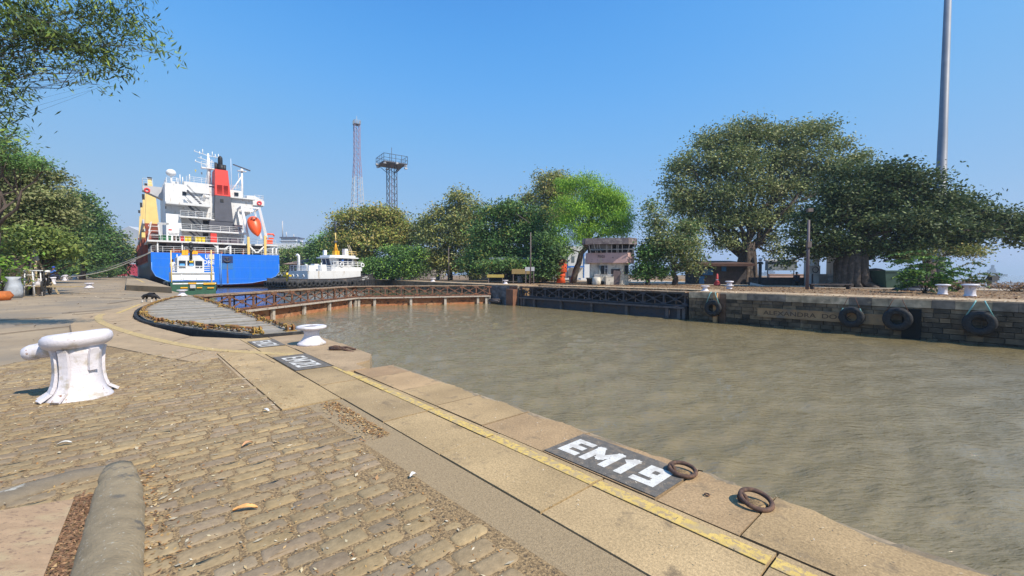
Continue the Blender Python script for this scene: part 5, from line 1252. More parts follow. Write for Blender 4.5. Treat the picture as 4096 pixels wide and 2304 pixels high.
m = MB(); bx(m, 2280, 2330, 1070, 1073, -1.2, 0); m.build('awning', [M_sgrey], bb)
# low wall and small building right of it, hazy
p = FY(2350, 1115, 110); t = thing('small_building', 'tiny white building with a blue upper window on the horizon left of the cabin', 'building', (p.x, 110, 0)); MB().span(-1.7, 1.7, 0, 4, 0, 3.2).build('wall', [M_bw], t); MB().span(-1.2, .8, 0, 3, 3.2, 6).build('upper_room', [M_bw], t); MB().span(-.8, .4, -.05, .05, 4, 5.4).build('window', [MATS['pane_grey']], t)
# orange round kiosk
pk_ = FY(2243, 1128, 72); t = thing('orange_kiosk', 'bright orange round tower kiosk under the dark trees', 'kiosk', (pk_.x, 72, 0)); t.scale = (.5, .5, .6)
M_ork = pm('kiosk_orange', (.75, .10, .025), .6, var=.08, scale=2)
MB().lathe([(1.6, 0), (1.4, 1.2), (1.5, 2.0), (1.6, 2.9)], n=18).build('base', [M_ork], t); MB().lathe([(1.9, 2.9), (2.0, 3.0), (2.0, 5.3), (1.9, 5.5)], n=18).build('cabin', [M_ork], t); MB().lathe([(2.1, 5.5), (2.1, 5.9), (1.7, 6.6), (1.6, 6.7)], n=18).build('roof', [pm('kiosk_roof', (.3, .13, .07), .7)], t)
# dark stall with bluish sheet roof
ps_ = FY(2075, 1128, 74); t = thing('market_stall', 'dark open stall with pale bluish sheet roof under the trees', 'stall', (ps_.x, 75, 0))
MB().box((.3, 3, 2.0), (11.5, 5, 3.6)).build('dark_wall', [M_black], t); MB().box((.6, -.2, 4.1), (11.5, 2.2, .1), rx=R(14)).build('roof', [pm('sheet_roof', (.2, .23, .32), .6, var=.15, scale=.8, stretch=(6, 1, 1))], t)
for i in range(5): MB().box((-5+i*2.8, -1.2, 1.9), (.14, .14, 3.8)).build('post', [M_dktimber], t)
# pale wall far left of stall
p_ = FY(1945, 1112, 98); t = MB().box((0, 0, 1.6), (8, .4, 3.2)).box((0, -.05, 3.3), (8.4, .6, .25)).build('boundary_wall', [M_cream], loc=(p_.x, 98, 0)); tag(t, 'sunlit cream wall behind the left end of the dark stall', 'wall')
# sign boards
def board(x, y0, y1, ybase, Y, w, m_, label, name='sign_board'):
    p = FY(x, ybase, Y); q = FY(x, y0, Y); r_ = FY(x, y1, Y)
    t = thing(name, label, 'sign', (p.x, Y, 0)); MB().box((0, 0, (q.z+r_.z)/2), (w, .1, q.z-r_.z)).build('board', [m_], t)
    for s_ in (-1, 1): MB().box((s_*w*.42, .08, r_.z/2+.3), (.14, .14, r_.z+.6)).build('post', [M_dktimber], t)
board(2086, 1076, 1096, 1128, 66, 3.0, pm('ochre_board', (.30, .21, .08), .7), 'ochre board on two posts in front of the dark stall')
board(1982, 1098, 1110, 1128, 66, 2.6, pm('yellow_board', (.42, .32, .08), .7), 'low yellow board in a pale frame left of the dark stall')
board(2119, 1068, 1084, 1128, 64, 1.4, M_sgrey, 'small pale notice fixed on the lamp post under the trees')
# light poles
def pole(x, ytop, ybase, Y, r0, r1, name, label, m_, arm=None):
    b_ = FY(x, ybase, Y); tp = FY(x, ytop, Y); t = thing(name, label, 'pole', (b_.x, Y, 0))
    MB().tube([(0, 0, -.1), (0, 0, tp.z)], [r0, r1], 10).build('shaft', [m_], t)
    if arm: MB().tube([(0, 0, arm[0]), (arm[1], -.3, arm[2])], .05, 6).build('arm', [m_], t)
    return t
pole(2122, 930, 1130, 64, .12, .08, 'lamp_post', 'thin rusty lamp post with a side arm under the dark trees', pm('pole_brown', (.14, .11, .1), .8), arm=(9, -2.2, 10.4))
pole(1795, 990, 1125, 88, .12, .08, 'lamp_post', 'thin grey post standing before the olive trees', MATS['pole_brown'])
t = pole(3228, 880, 1160, 44, .17, .12, 'lamp_post', 'brown post with two boxes between the two largest trees', pm('pole_purple', (.13, .10, .11), .7))
MB().box((0, -.1, 8.1), (.5, .35, .35)).build('junction_box', [MATS['pole_brown']], t); MB().box((0, -.1, 4.6), (.4, .3, .6)).build('junction_box', [MATS['pole_brown']], t)
# high mast
Ym = 61; pb2 = FY(3749, 1150, Ym); tm2 = thing('high_mast', 'very tall grey light mast rising above the dark tree', 'mast', (pb2.x, Ym, 0))
MB().tube([(0, 0, 0), (0, 0, 6), (0, 0, 6.02), (0, 0, 22), (0, 0, 22.03), (0, 0, 44)], [.8, .74, .66, .52, .5, .36], 16).build('shaft', [pm('galvanised', (.19, .21, .25), .55, metal=0, var=.12, scale=1)], tm2)
MB().lathe([(1.2, 0), (1.15, .15), (.85, .2)], n=16).build('base_flange', [M_dksteel], tm2)
# lattice towers
def tower(x, ytop, ybase, Y, wb, wt, label, m_a, m_b, plat, ph, n=16, waist=None):
    b_ = FY(x, 1100, Y); H_ = FY(x, ytop, Y).z; t = thing('lattice_tower', label, 'tower', (b_.x, Y, 0), R(35))
    def wd(z):
        u = z/H_; return wb+(wt-wb)*min(1, u/(waist or 1))
    for part in (0, 1):
        mb = MB()
        for i in range(n):
            z0, z1 = H_*i/n, H_*(i+1)/n
            if (i >= n*.65) != bool(part): continue
            a, b = wd(z0)/2, wd(z1)/2; c0 = [(-a, -a, z0), (a, -a, z0), (a, a, z0), (-a, a, z0)]; c1_ = [(-b, -b, z1), (b, -b, z1), (b, b, z1), (-b, b, z1)]
            for k in range(4):
                k2 = (k+1) % 4; mb.bar(c0[k], c1_[k], .22); mb.bar(c0[k], c1_[k2], .11); mb.bar(c1_[k], c1_[k2], .1)
        mb.build('frame', [m_b if part else m_a], t)
    MB().bar((0, 0, 0), (0, 0, H_), .35, .1).build('ladder', [pm('ladder_red', (.3, .09, .08), .7)], t)
    pm_ = MB().box((0, 0, H_), (plat, plat, .35)); pm_.build('platform', [M_fgrey], t)
    rr = MB(); c_ = [(-plat/2, -plat/2, H_), (plat/2, -plat/2, H_), (plat/2, plat/2, H_), (-plat/2, plat/2, H_), (-plat/2, -plat/2, H_)]
    rr.rail(c_, ph, .09, 2, plat/4); rr.tube([(0, 0, H_), (0, 0, H_+ph*2.3)], .09, 5); rr.build('railing', [M_sgrey if m_a is not M_fgrey else M_fgrey], t)
    if plat > 6:
        bs_ = MB()
        for sx in (-1, 1):
            for sy in (-1, 1): bs_.bar((sx*wt/2, sy*wt/2, H_-2.5), (sx*plat*.42, sy*plat*.42, H_), .18)
        bs_.build('brace', [M_fgrey], t)
        fl_ = MB()
        for k in range(8): q = R(45*k); fl_.box((plat*.62*math.cos(q), plat*.62*math.sin(q), H_-.5), (.9, .7, .5), rz=q)
        fl_.build('floodlights', [M_sgrey], t)
    return t
tower(1433, 498, 1100, 190, 7.6, 2.2, 'taller red and white lattice tower behind the olive trees', M_sgrey, pm('tower_purple', (.28, .2, .28), .6), 2.6, 1.6, n=26, waist=.8)
tower(1570, 660, 1100, 150, 4.4, 2.7, 'shorter grey lattice floodlight tower with a square railed platform', M_fgrey, M_fgrey, 8.2, 2.6, n=16, waist=.6)
# white building behind the ship
Yw = 210; wbg = thing('white_building', 'long white flat-roofed building behind the stern of the ship', 'building', (FY(1140, 1000, Yw).x, Yw, 0))
def wx(mb, x0, x1, y0, y1, d0=0, d1=10):
    p = FY(x0, y1, Yw); q = FY(x1, y0, Yw); return mb.span(p.x-wbg.location.x, q.x-wbg.location.x, d0, d1, p.z, q.z)
m = MB(); wx(m, 1040, 1250, 974, 996); wx(m, 1040, 1185, 1003, 1100, 1, 9); wx(m, 1060, 1225, 996, 1003, 3, 9); m.build('wall', [M_bw], wbg)
m = MB(); wx(m, 1120, 1180, 952, 974, 1, 8); m.build('roof_room', [M_bw], wbg); m = MB(); wx(m, 1116, 1184, 947, 952, .5, 9); wx(m, 1116, 1184, 964, 966, .4, 9); m.build('roof', [pm('slate_blue', (.12, .14, .2), .7)], wbg)
m = MB(); wx(m, 1060, 1175, 1003, 1012, .9, 1.0); wx(m, 1060, 1175, 1024, 1032, .9, 1.0); m.build('window_strip', [M_glass], wbg)
m = MB(); 
for x, y in ((1128, 925), (1158, 935), (1112, 880)): p = FY(x, y, Yw); m.tube([(p.x-wbg.location.x, 4, FY(x, 950, Yw).z), (p.x-wbg.location.x, 4, p.z)], .25, 5)
m.build('antenna', [M_sgrey], wbg)
# tiled transit shed left of the tug
Ys = 120; sh = thing('transit_shed', 'long shed with brown tiled roof behind the tug', 'shed', (FY(1200, 1100, Ys).x, Ys, 0))
p = FY(1150, 1050, Ys); q = FY(1330, 1031, Ys)
zr = FY(1220, 1030, Ys+6).z; ze = FY(1160, 1057, Ys).z; x0 = FY(1150, 1057, Ys).x-sh.location.x; x1 = x0+26
M_tile = pm('brown_tiles', (.24, .17, .13), .9, var=.25, scale=2, stretch=(4, 1, 1))
MB().add([(x0-1, -1, ze), (x1, -1, ze), (x1, 6, zr), (x0+4, 6, zr), (x0+4, 6.1, zr), (x1, 13, ze), (x0-1, 13, ze)], [(0, 1, 2, 3), (3, 2, 5, 6), (0, 3, 6)]).build('roof', [M_tile], sh)
MB().span(x0+.3, x1-1, 0, 12, 0, ze+.05).build('wall', [pm('shed_wall', (.22, .2, .2), .9, var=.2)], sh)
p_ = FY(1690, 1060, 112); sh2 = thing('transit_shed', 'small shed with grey pitched roof showing between the trees', 'shed', (p_.x, 112, 0)); sh2.scale.z = .8; MB().span(-2.5, 5, 0, 8, 0, 8).build('wall', [pm('shed_wall2', (.3, .27, .26), .9, var=.2)], sh2); MB().plate([(-3.2, 7.8), (5.8, 7.8), (1.2, 10.6)], 'y', -1, 9).build('roof', [M_tile], sh2)
# far left: long grey sheds and a red barge
Yf = 420; p_ = FY(480, 1070, Yf); fs_ = thing('far_shed', 'hazy grey warehouses beyond the left quay', 'shed', (p_.x, Yf, 0))
for dx, w_, h_ in ((-20, 34, 30), (14, 40, 46), (50, 26, 26)): MB().plate([(-w_/2, 0), (w_/2, 0), (w_/2, h_*.8), (0, h_), (-w_/2, h_*.8)], 'y', -5, 20).build('wall', [pm('far_grey', (.45, .47, .5), .8, var=.1, scale=.1)], fs_).location.x = dx
p_ = FY(480, 1086, 330); br = thing('red_barge', 'long red barge moored beyond the left quay', 'boat', (p_.x, 330, -1.3)); MB().prism([(-45, 0), (-38, -5), (60, -5), (62, 5), (-38, 5)], 0, 9).build('hull', [pm('barge_red', (.55, .05, .07), .6, var=.15, scale=.2)], br)
m = MB(); 
for i in range(9): m.box((-30+i*10, 0, 10+(i % 3)), (5, 5, 2+(i % 2)*2))
m.build('cargo', [M_sgrey], br)
# ------------------------------------------------------------------ right bank objects
# blue and dark hut
Yh = 64; ph_ = FY(2880, 1130, Yh); ht = thing('tarpaulin_hut', 'low dark hut with blue tarpaulin panels under the big tree', 'hut', (ph_.x, Yh, 0))
def hx(x): return FY(x, 1100, Yh).x-ph_.x
z_ = lambda y: FY(2880, y, Yh).z
M_tarp = pm('blue_tarp', (.02, .13, .32), .6, var=.25, scale=1.5); M_hd = pm('hut_dark', (.06, .05, .05), .9, var=.4, scale=1.5)
MB().span(hx(2795), hx(2985), 0, 5, 0, z_(1062)).build('wall', [M_hd], ht); MB().box(((hx(2790)+hx(2990))/2, 2, z_(1052)), (hx(2990)-hx(2780), 7, .4), rx=R(5)).build('roof', [pm('hut_roof', (.10, .05, .035), .9, var=.3)], ht)
for x0, x1, y0, y1 in ((2796, 2816, 1105, 1135), (2810, 2850, 1075, 1100), (2885, 2903, 1060, 1085)): MB().span(hx(x0), hx(x1), -.12, .05, max(0, z_(y1)), z_(y0)).build('blue_panel', [M_tarp], ht)
# red cone
pc_ = G(2868, 1142); t = thing('traffic_cone', 'tall faded red channel cone with a white band', 'cone', (pc_.x, pc_.y, 0)); t.scale = (.42,)*3
MB().lathe([(1.0, 0), (1.0, .35), (.95, .6), (.9, .7)], n=10).build('base', [pm('cone_red', (.5, .05, .05), .6, var=.2, scale=2)], t); MB().lathe([(.95, .7), (.5, 1.5), (.45, 1.7), (.28, 3.7), (.15, 3.8)], n=10).build('cone', [MATS['cone_red']], t); MB().lathe([(.47, 1.75), (.44, 1.95)], n=10).build('white_band', [M_white], t)
# seat board stand, pink wall, person seated, kiosk, ac unit
Yk = 62
def at(x, Y=Yk): p = FY(x, 1120, Y); return (p.x, Y, 0)
t = thing('display_stand', 'long grey roofed stand at the water side left of the seated man', 'stand', at(3122)); 
for s_ in (-1.9, 1.9): MB().tube([(s_, 0, 0), (s_, 0, 2.2)], .07, 6).build('leg', [M_fgrey], t)
MB().box((0, 0, 2.75), (4.1, .8, 1.3)).build('panel', [pm('stand_grey', (.22, .25, .27), .7)], t); MB().box((0, 0, 3.5), (4.3, 1.2, .2), rx=R(8)).build('roof', [M_sgrey], t)
t = MB().box((0, 0, .75), (10.8, .4, 1.5)).box((0, 0, 1.53), (11, .55, .1)).build('low_wall', [pm('pink_low_wall', (.42, .30, .26), .85, var=.1)], loc=(at(3215, 66)[0], 66, 0)); tag(t, 'low pinkish parapet wall behind the seated man', 'wall')
t = MB().box((0, 0, .55), (7.5, 1.2, 1.1)).build('stone_bench', [M_hd], loc=at(3110, 60)); tag(t, 'dark stone block under the grey stand', 'block')
t = thing('watch_kiosk', 'small white watch kiosk with a pointed brown roof beside the banyan', 'kiosk', at(3290, 58))
MB().span(-1.9, -1.2, -1, 1, 0, 4.2).span(1.2, 1.9, -1, 1, 0, 4.2).span(-1.9, 1.9, .8, 1.0, 0, 1.6).build('wall', [M_sw], t)
for i in range(5): MB().box((.9, -1.02, .3+i*.28), (1.9, .06, .14)).build('slat', [M_sgrey], t)
frus(k_ := MB(), 4.1, (-2.6, 2.6, -1.9, 1.9), 5.3, (-.5, .5, -.3, .3)); k_.build('roof', [pm('kiosk_brown', (.13, .08, .06), .8)], t)
t = thing('air_conditioner', 'white air conditioner unit on the wall left of the kiosk', 'appliance', (at(3251, 57)[0], 57, 1.65)); MB().box((0, 0, .5), (1.5, .6, 1.1)).build('case', [M_sw], t); MB().torus((.1, -.32, .5), .38, .05, (0, 1, 0), 16, 6).build('fan_grille', [M_black], t); MB().box((0, .1, -.82), (.12, .12, 1.65)).build('stand', [M_fgrey], t)
t = thing('capstan', 'dark iron capstan with a wide foot on the right bank', 'capstan', (G(3645, 1162).x, G(3645, 1162).y, 0))
MB().lathe([(1.45, 0), (1.4, .15), (1.0, .3)], n=20).build('foot', [pm('capstan_dark', (.045, .05, .065), .5, var=.3, scale=4)], t); MB().lathe([(.85, .3), (.7, .6), (.66, 1.3), (.8, 1.5)], n=20).build('drum', [MATS['capstan_dark']], t); MB().lathe([(.85, 1.5), (.9, 1.65), (.88, 1.85), (.5, 1.95)], n=20).build('head', [MATS['capstan_dark']], t)
pg = G(3968, 1155); t = thing('litter_bin', 'grey bollard-like litter bin with dark peaked hood at the far right shore', 'bin', (pg.x, pg.y, 0)); t.scale = (.72,)*3
MB().box((0, 0, .75), (.85, .7, 1.5)).build('body', [pm('bin_grey', (.2, .22, .26), .6)], t); frus(k_ := MB(), 1.3, (-.62, .6, -.5, .5), 2.05, (-.4, .5, -.3, .3)); k_.build('hood', [M_black], t); MB().bar((.5, 0, 2.0), (1.0, 0, 1.6), .1, .5).build('flap', [M_black], t)
pg = FY(3578, 1130, 50); t = thing('skip', 'dark green open skip behind the capstan', 'skip', (pg.x, 50, 0)); frus(k_ := MB(), 0, (-1.6, 1.5, -.8, .8), 2.0, (-2.1, 2.1, -1.1, 1.1)); k_.build('body', [pm('skip_green', (.03, .07, .05), .6, var=.2)], t); MB().box((0, -1.1, 1.95), (4.2, .12, .15)).build('rim', [MATS['skip_green']], t)
pg = FY(3500, 1125, 52); t = MB().ball((0, 0, .6), 1.7, 10, (1.2, .7, .9)).build('boulder', [pm('mound', (.13, .10, .08), .95, var=.4, scale=2, bump=.1, bscale=3)], loc=(pg.x, 52, .2)); tag(t, 'rough grey boulder heap right of the banyan roots', 'rock')
pg = FY(3030, 1148, 55); t = MB().prism([(-.9, 0), (.9, .1), (.95, .4), (-.85, .35)], 0, .3).build('stone_block', [M_sgrey], loc=(pg.x, 55, 0)); t.rotation_euler = (0, R(12), 0); tag(t, 'pale slab of stone lying at the foot of the big tree', 'stone')
pg = FY(3350, 1160, 44); t = thing('bench', 'low dark bench beneath the banyan by the quay edge', 'bench', (pg.x, 45, 0)); MB().box((0, 0, .5), (4.4, .6, .12)).build('seat', [M_hd], t)
for s_ in (-1.9, 1.9): MB().box((s_, 0, .22), (.15, .5, .45)).build('leg', [M_hd], t)
pg = FY(3039, 1140, 56); t = thing('water_post', 'dark stand pipe post with a ball top left of the display stand', 'post', (pg.x, 56, 0)); MB().tube([(0, 0, 0), (0, 0, 2.9)], .2, 10).build('shaft', [M_black], t); MB().lathe([(.35, 2.9), (.4, 3.0), (.2, 3.2)], n=12).build('cap', [M_black], t); MB().ball((0, 0, 3.45), .22).build('ball', [M_sgrey], t)
pl_ = FY(3860, 1150, 42); t = thing('log_pile', 'heap of weathered planks and bamboo behind the white bollards', 'wood pile', (pl_.x, 44, 0))
for i in range(6):
    o_ = MB().bar((-3+random.uniform(-1, 1), random.uniform(-.4, .4), .3+i*.1), (3+random.uniform(-1, 1), random.uniform(-.4, .4), .35+i*.1), .2, .08).build('plank', [pm('plank_brown', (.25, .17, .12), .9, var=.3)], t)
# ------------------------------------------------------------------ distant ships
M_nav = pm('ship_far', (.05, .07, .11), .7)
def farship(x, y, Y, L, label, sup, hull=4):
    p = FY(x, y, Y); t = thing('distant_ship', label, 'ship', (p.x, Y, -2.5), R(8), 'ships out at sea')
    MB().plate([(-L/2, hull*1.5), (-L*.42, 0), (L*.48, 0), (L/2, hull*.55), (L*.1, hull*.6), (-L*.25, hull*1.1)], 'y', -L*.06, L*.06).build('hull', [M_nav], t)
    m = MB()
    for x0, x1, z0, z1 in sup: m.span(x0*L, x1*L, -L*.04, L*.04, z0, z1)
    m.build('superstructure', [M_nav], t); return t
farship(3980, 1098, 1500, 92, 'hazy grey naval ship with a tall mast on the horizon at the right', ((-.32, .12, 5, 12), (-.3, -.02, 12, 19), (-.2, -.05, 19, 25), (-.14, -.1, 25, 37), (.2, .28, 4, 9)), 8)
farship(3785, 1098, 2200, 80, 'low hazy tanker on the horizon behind the leafy plant', ((.35, .45, 3, 8),), 6)
farship(3075, 1093, 1900, 95, 'hazy white ship on the horizon between post and grey stand', ((-.2, .3, 5, 14), (-.05, .2, 14, 22)), 8)
farship(3190, 1093, 2600, 80, 'faint ship on the horizon above the seated man', ((-.3, .1, 5, 12),), 6)
# ------------------------------------------------------------------ left side clutter
pb3 = G(150, 1180)
tr_ = thing('trestle_stand', 'wooden trestle holding a tilted grey board near the bicycle', 'stand', G(150, 1178), R(-20))
M_wood = pm('pale_wood', (.42, .33, .2), .8, var=.15, scale=4)
for s_ in (-.55, .55): MB().bar((s_*.3-.2, 0, 2.6), (s_+.2, -.4, 0), .13).build('leg', [M_wood], tr_); MB().bar((s_*.3-.2, .1, 2.4), (s_, .9, 0), .1).build('leg', [M_wood], tr_)
MB().bar((-.6, -.2, .8), (.8, -.2, .8), .1).bar((-1.6, -.1, 1.0), (.7, -.1, 1.0), .1).build('crossbar', [M_wood], tr_)
MB().box((-.3, -.1, 3.1), (.95, .06, 1.6), ry=R(-14), rx=R(8)).build('board', [pm('board_grey', (.42, .43, .42), .7, var=.1, scale=2)], tr_)
ct = thing('hand_cart', 'worn wooden hand cart loaded with cane beside the bushes', 'cart', G(95, 1180), R(15))
MB().box((.2, 0, .62), (2.3, 1.0, .09)).build('bed', [M_wood], ct); MB().bar((1.0, -.4, .6), (3.2, -.5, .55), .08).bar((1.0, .4, .6), (3.2, .4, .55), .08).build('shaft', [M_wood], ct)
for y in (-.6, .6): tyre_mb(.36, .06, (0, 1, 0), (-.3, y, .42)).build('wheel', [M_rubber], ct)
m = MB()
for i in range(9): m.torus((-.2+random.uniform(-.2, .2), random.uniform(-.3, .3), 1.0+random.uniform(-.15, .2)), .6+random.uniform(-.1, .2), .04, (random.uniform(-.3, .3), 1, random.uniform(-.3, .3)), 14, 5)
m.build('cane_bundle', [pm('cane', (.42, .32, .17), .8)], ct)
MB().ball((.5, .3, .95), .3, 8, (1.2, .7, .8)).ball((.95, .2, .85), .24, 8, (1, .8, .8)).ball((.7, .1, .75), .26, 8, (1, .8, .8)).build('sack', [pm('sack_white', (.5, .48, .5), .8, var=.15, scale=3)], ct)
ch = thing('folding_stool', 'small white stool frame in front of the sacks', 'stool', G(118, 1185), 0)
for x, y in ((-.35, 0), (.35, 0), (-.3, .5), (.3, .5)): MB().tube([(x*.7, y, 1.7), (x, y, 0)], .035, 6).build('leg', [M_sw], ch)
MB().box((0, .25, 1.7), (.7, .6, .06)).tube([(-.35, 0, 1.4), (.35, 0, 1.4)], .03, 5).tube([(-.4, 0, .7), (.4, 0, .7)], .03, 5).build('seat', [M_sw], ch)
sk_ = MB().lathe([(.33, 0), (.4, .3), (.36, .75), (.25, 1.1), (.36, 1.3)], n=14, mod=lambda q, i: 1+.16*math.sin(3*q+2*i)+.08*math.sin(7*q-i)).build('white_sack', [pm('sack_pale', (.38, .41, .45), .8, var=.25, scale=3)], loc=G(58, 1190)); tag(sk_, 'pale upright sack at the left edge under the bushes', 'sack')
# bicycle
bk = thing('bicycle', 'black bicycle with white saddle parked on the left quay', 'bicycle', G(188, 1180), R(-52))
for x in (-.52, .55): w__ = MB().torus((x, 0, .36), .33, .028, (0, 1, 0), 28, 6); [w__.tube([(x, 0, .36), (x+.32*math.cos(q), 0, .36+.32*math.sin(q))], .006, 4) for q in np.arange(0, 6.28, .52)]; w__.build('wheel', [M_rubber], bk)
MB().tube([(-.52, 0, .36), (-.12, 0, .34), (.42, 0, .8), (-.2, 0, .85), (-.12, 0, .34)], .022, 6).tube([(-.52, 0, .36), (-.22, 0, .8)], .018, 6).tube([(.55, 0, .36), (.42, 0, .8), (.38, 0, 1.0)], .022, 6).build('frame', [M_black], bk)
MB().tube([(.5, -.28, 1.02), (.38, -.2, 1.03), (.38, .2, 1.03), (.5, .28, 1.02)], .018, 6).build('handlebar', [M_black], bk); MB().ball((-.22, 0, .96), .15, 8, (1.1, .65, .4)).tube([(-.2, 0, .85), (-.22, 0, .95)], .02, 6).build('saddle', [M_white], bk)
MB().torus((-.12, 0, .34), .1, .012, (0, 1, 0), 14, 5).tube([(-.12, -.08, .34), (-.02, -.12, .22)], .015, 5).tube([(-.12, .08, .34), (-.22, .12, .46)], .015, 5).build('crank', [M_black], bk)
bk.scale = (1.7,)*3
# orange basket at the left edge
t = MB().lathe([(.35, 0), (.5, .25), (.35, .5)], n=12, mod=lambda q, i: 1+.1*math.sin(5*q)).build('orange_bundle', [pm('bundle_or', (.45, .13, .03), .8, var=.4, scale=4)], loc=G(5, 1200)); tag(t, 'orange and red bundle at the extreme left edge', 'bundle')
# ------------------------------------------------------------------ people, dog, bird
def skin(name, pts, edges, radii, mat, parent=None, sub=2, root=0):
    me = bpy.data.meshes.new(name); me.from_pydata(pts, edges, []); o = bpy.data.objects.new(name, me); COL.objects.link(o)
    sk = o.modifiers.new('skin', 'SKIN'); 
    for i, r_ in enumerate(radii): v = me.skin_vertices[0].data[i]; v.radius = (r_, r_) if not isinstance(r_, tuple) else r_; v.use_root = (i == root)
    sub_ = o.modifiers.new('sub', 'SUBSURF'); sub_.levels = sub; sub_.render_levels = sub
    bpy.context.view_layer.update(); dg = bpy.context.evaluated_depsgraph_get(); m2 = bpy.data.meshes.new_from_object(o.evaluated_get(dg))
    bpy.data.objects.remove(o); m2.materials.clear(); m2.materials.append(mat)
    for p in m2.polygons: p.use_smooth = True
    o = bpy.data.objects.new(name, m2); COL.objects.link(o)
    if parent: o.parent = parent
    return o
M_skin = pm('skin_brown', (.16, .08, .045), .6, var=.08); M_hair = pm('hair_black', (.01, .008, .008), .6)
def human(label, loc, rz, pose, shirt, trousers, s=1.0, hat=None):
    t = thing('person', label, 'person', loc, rz); P = pose
    names = list(P['pts'].keys()); idx = {n: i for i, n in enumerate(names)}
    rad = {'pel': (.15, .12), 'wst': (.14, .11), 'chs': (.17, .12), 'nck': .055, 'hd0': .075, 'hd1': .10, 'hd2': .085, 'shL': .065, 'shR': .065, 'elL': .042, 'elR': .042, 'wrL': .03, 'wrR': .03, 'haL': .035, 'haR': .035, 'hiL': .095, 'hiR': .095, 'knL': .065, 'knR': .065, 'anL': .042, 'anR': .042, 'toL': .035, 'toR': .035}
    E_ = [('pel', 'wst'), ('wst', 'chs'), ('chs', 'nck'), ('nck', 'hd0'), ('hd0', 'hd1'), ('hd1', 'hd2'), ('chs', 'shL'), ('shL', 'elL'), ('elL', 'wrL'), ('wrL', 'haL'), ('chs', 'shR'), ('shR', 'elR'), ('elR', 'wrR'), ('wrR', 'haR'), ('pel', 'hiL'), ('hiL', 'knL'), ('knL', 'anL'), ('anL', 'toL'), ('pel', 'hiR'), ('hiR', 'knR'), ('knR', 'anR'), ('anR', 'toR')]
    pts = [Vector(P['pts'][n])*s for n in names]
    skin('body', pts, [(idx[a], idx[b]) for a, b in E_], [tuple(q*s for q in rad[n]) if isinstance(rad[n], tuple) else rad[n]*s for n in names], M_skin, t, root=idx['pel'])
    def cloth(nm, ns, es, grow, m_):
        sel = [n for n in ns]; ii = {n: i for i, n in enumerate(sel)}
        skin(nm, [Vector(P['pts'][n])*s for n in sel], [(ii[a], ii[b]) for a, b in es], [tuple((q+grow)*s for q in rad[n]) if isinstance(rad[n], tuple) else (rad[n]+grow)*s for n in sel], m_, t)
    cloth('shirt', ['pel', 'wst', 'chs', 'shL', 'elL', 'shR', 'elR'], [('pel', 'wst'), ('wst', 'chs'), ('chs', 'shL'), ('shL', 'elL'), ('chs', 'shR'), ('shR', 'elR')], .025, shirt)
    cloth('trousers', ['pel', 'hiL', 'knL', 'anL', 'hiR', 'knR', 'anR'], [('pel', 'hiL'), ('hiL', 'knL'), ('knL', 'anL'), ('pel', 'hiR'), ('hiR', 'knR'), ('knR', 'anR')], .02, trousers)
    hp_ = (Vector(P['pts']['hd1'])+Vector((0, .015, .05)))*s
    MB().ball(hp_, .125*s, 10, (.9, 1.0, .85)).build('hair', [hat or M_hair], t)
    return t
sit = {'pts': {'pel': (0, .05, .52), 'wst': (0, .03, .70), 'chs': (0, -.02, .95), 'nck': (0, -.06, 1.14), 'hd0': (0, -.09, 1.22), 'hd1': (0, -.11, 1.30), 'hd2': (0, -.11, 1.38), 'shL': (.2, -.02, 1.04), 'elL': (.27, -.14, .80), 'wrL': (.16, -.36, .70), 'haL': (.12, -.42, .68), 'shR': (-.2, -.02, 1.04), 'elR': (-.27, -.14, .80), 'wrR': (-.16, -.36, .70), 'haR': (-.12, -.42, .68), 'hiL': (.1, .0, .50), 'knL': (.16, -.44, .54), 'anL': (.14, -.46, .1), 'toL': (.15, -.62, .04), 'hiR': (-.1, .0, .50), 'knR': (-.16, -.44, .54), 'anR': (-.14, -.46, .1), 'toR': (-.15, -.62, .04)}}
stand = {'pts': {'pel': (0, 0, .95), 'wst': (0, 0, 1.12), 'chs': (0, 0, 1.35), 'nck': (0, 0, 1.52), 'hd0': (0, -.01, 1.58), 'hd1': (0, -.02, 1.66), 'hd2': (0, -.01, 1.74), 'shL': (.19, 0, 1.42), 'elL': (.25, .02, 1.14), 'wrL': (.24, -.1, .9), 'haL': (.23, -.12, .82), 'shR': (-.19, 0, 1.42), 'elR': (-.25, .02, 1.14), 'wrR': (-.24, -.1, .9), 'haR': (-.23, -.12, .82), 'hiL': (.1, 0, .9), 'knL': (.11, -.03, .5), 'anL': (.11, 0, .09), 'toL': (.12, -.14, .04), 'hiR': (-.1, 0, .9), 'knR': (-.11, -.02, .5), 'anR': (-.11, 0, .09), 'toR': (-.12, -.14, .04)}}
M_bshirt = pm('blue_shirt', (.05, .14, .42), .8); M_dk = pm('dark_cloth', (.02, .025, .05), .85); M_wsh = pm('white_shirt', (.7, .7, .72), .8)
pm1 = G(212, 1136)
dup(big, pm1, R(40), 'horned white bollard used as a seat by the man in blue', 1.1)
human('man in a blue shirt and cap seated on a bollard, back to the camera', (pm1.x, pm1.y, .42), R(175), sit, M_bshirt, M_dk, 1.35, pm('cap_blue', (.02, .05, .35), .8))
pm2 = FY(3188, 1120, 58); st2_ = thing('stool', 'plain dark stool under the seated man by the shore', 'stool', (pm2.x, 58.1, 0)); MB().box((0, 0, .55), (.7, .6, .08)).build('seat', [M_hd], st2_)
for x in (-.28, .28): MB().box((x, 0, .26), (.08, .5, .52)).build('leg', [M_hd], st2_)
human('man in dark clothes seated by the low wall on the right bank', (pm2.x, 58, 0), R(170), sit, M_dk, M_dk, 1.3)
bw, zw = Wp(180, 900); pw = AB(aW+1.2-2.5, bw, 0)
human('man in a white shirt standing at the left rail of the work boat', (pw.x, pw.y, zw-.35), R(20), stand, M_wsh, M_wsh, 1.0)
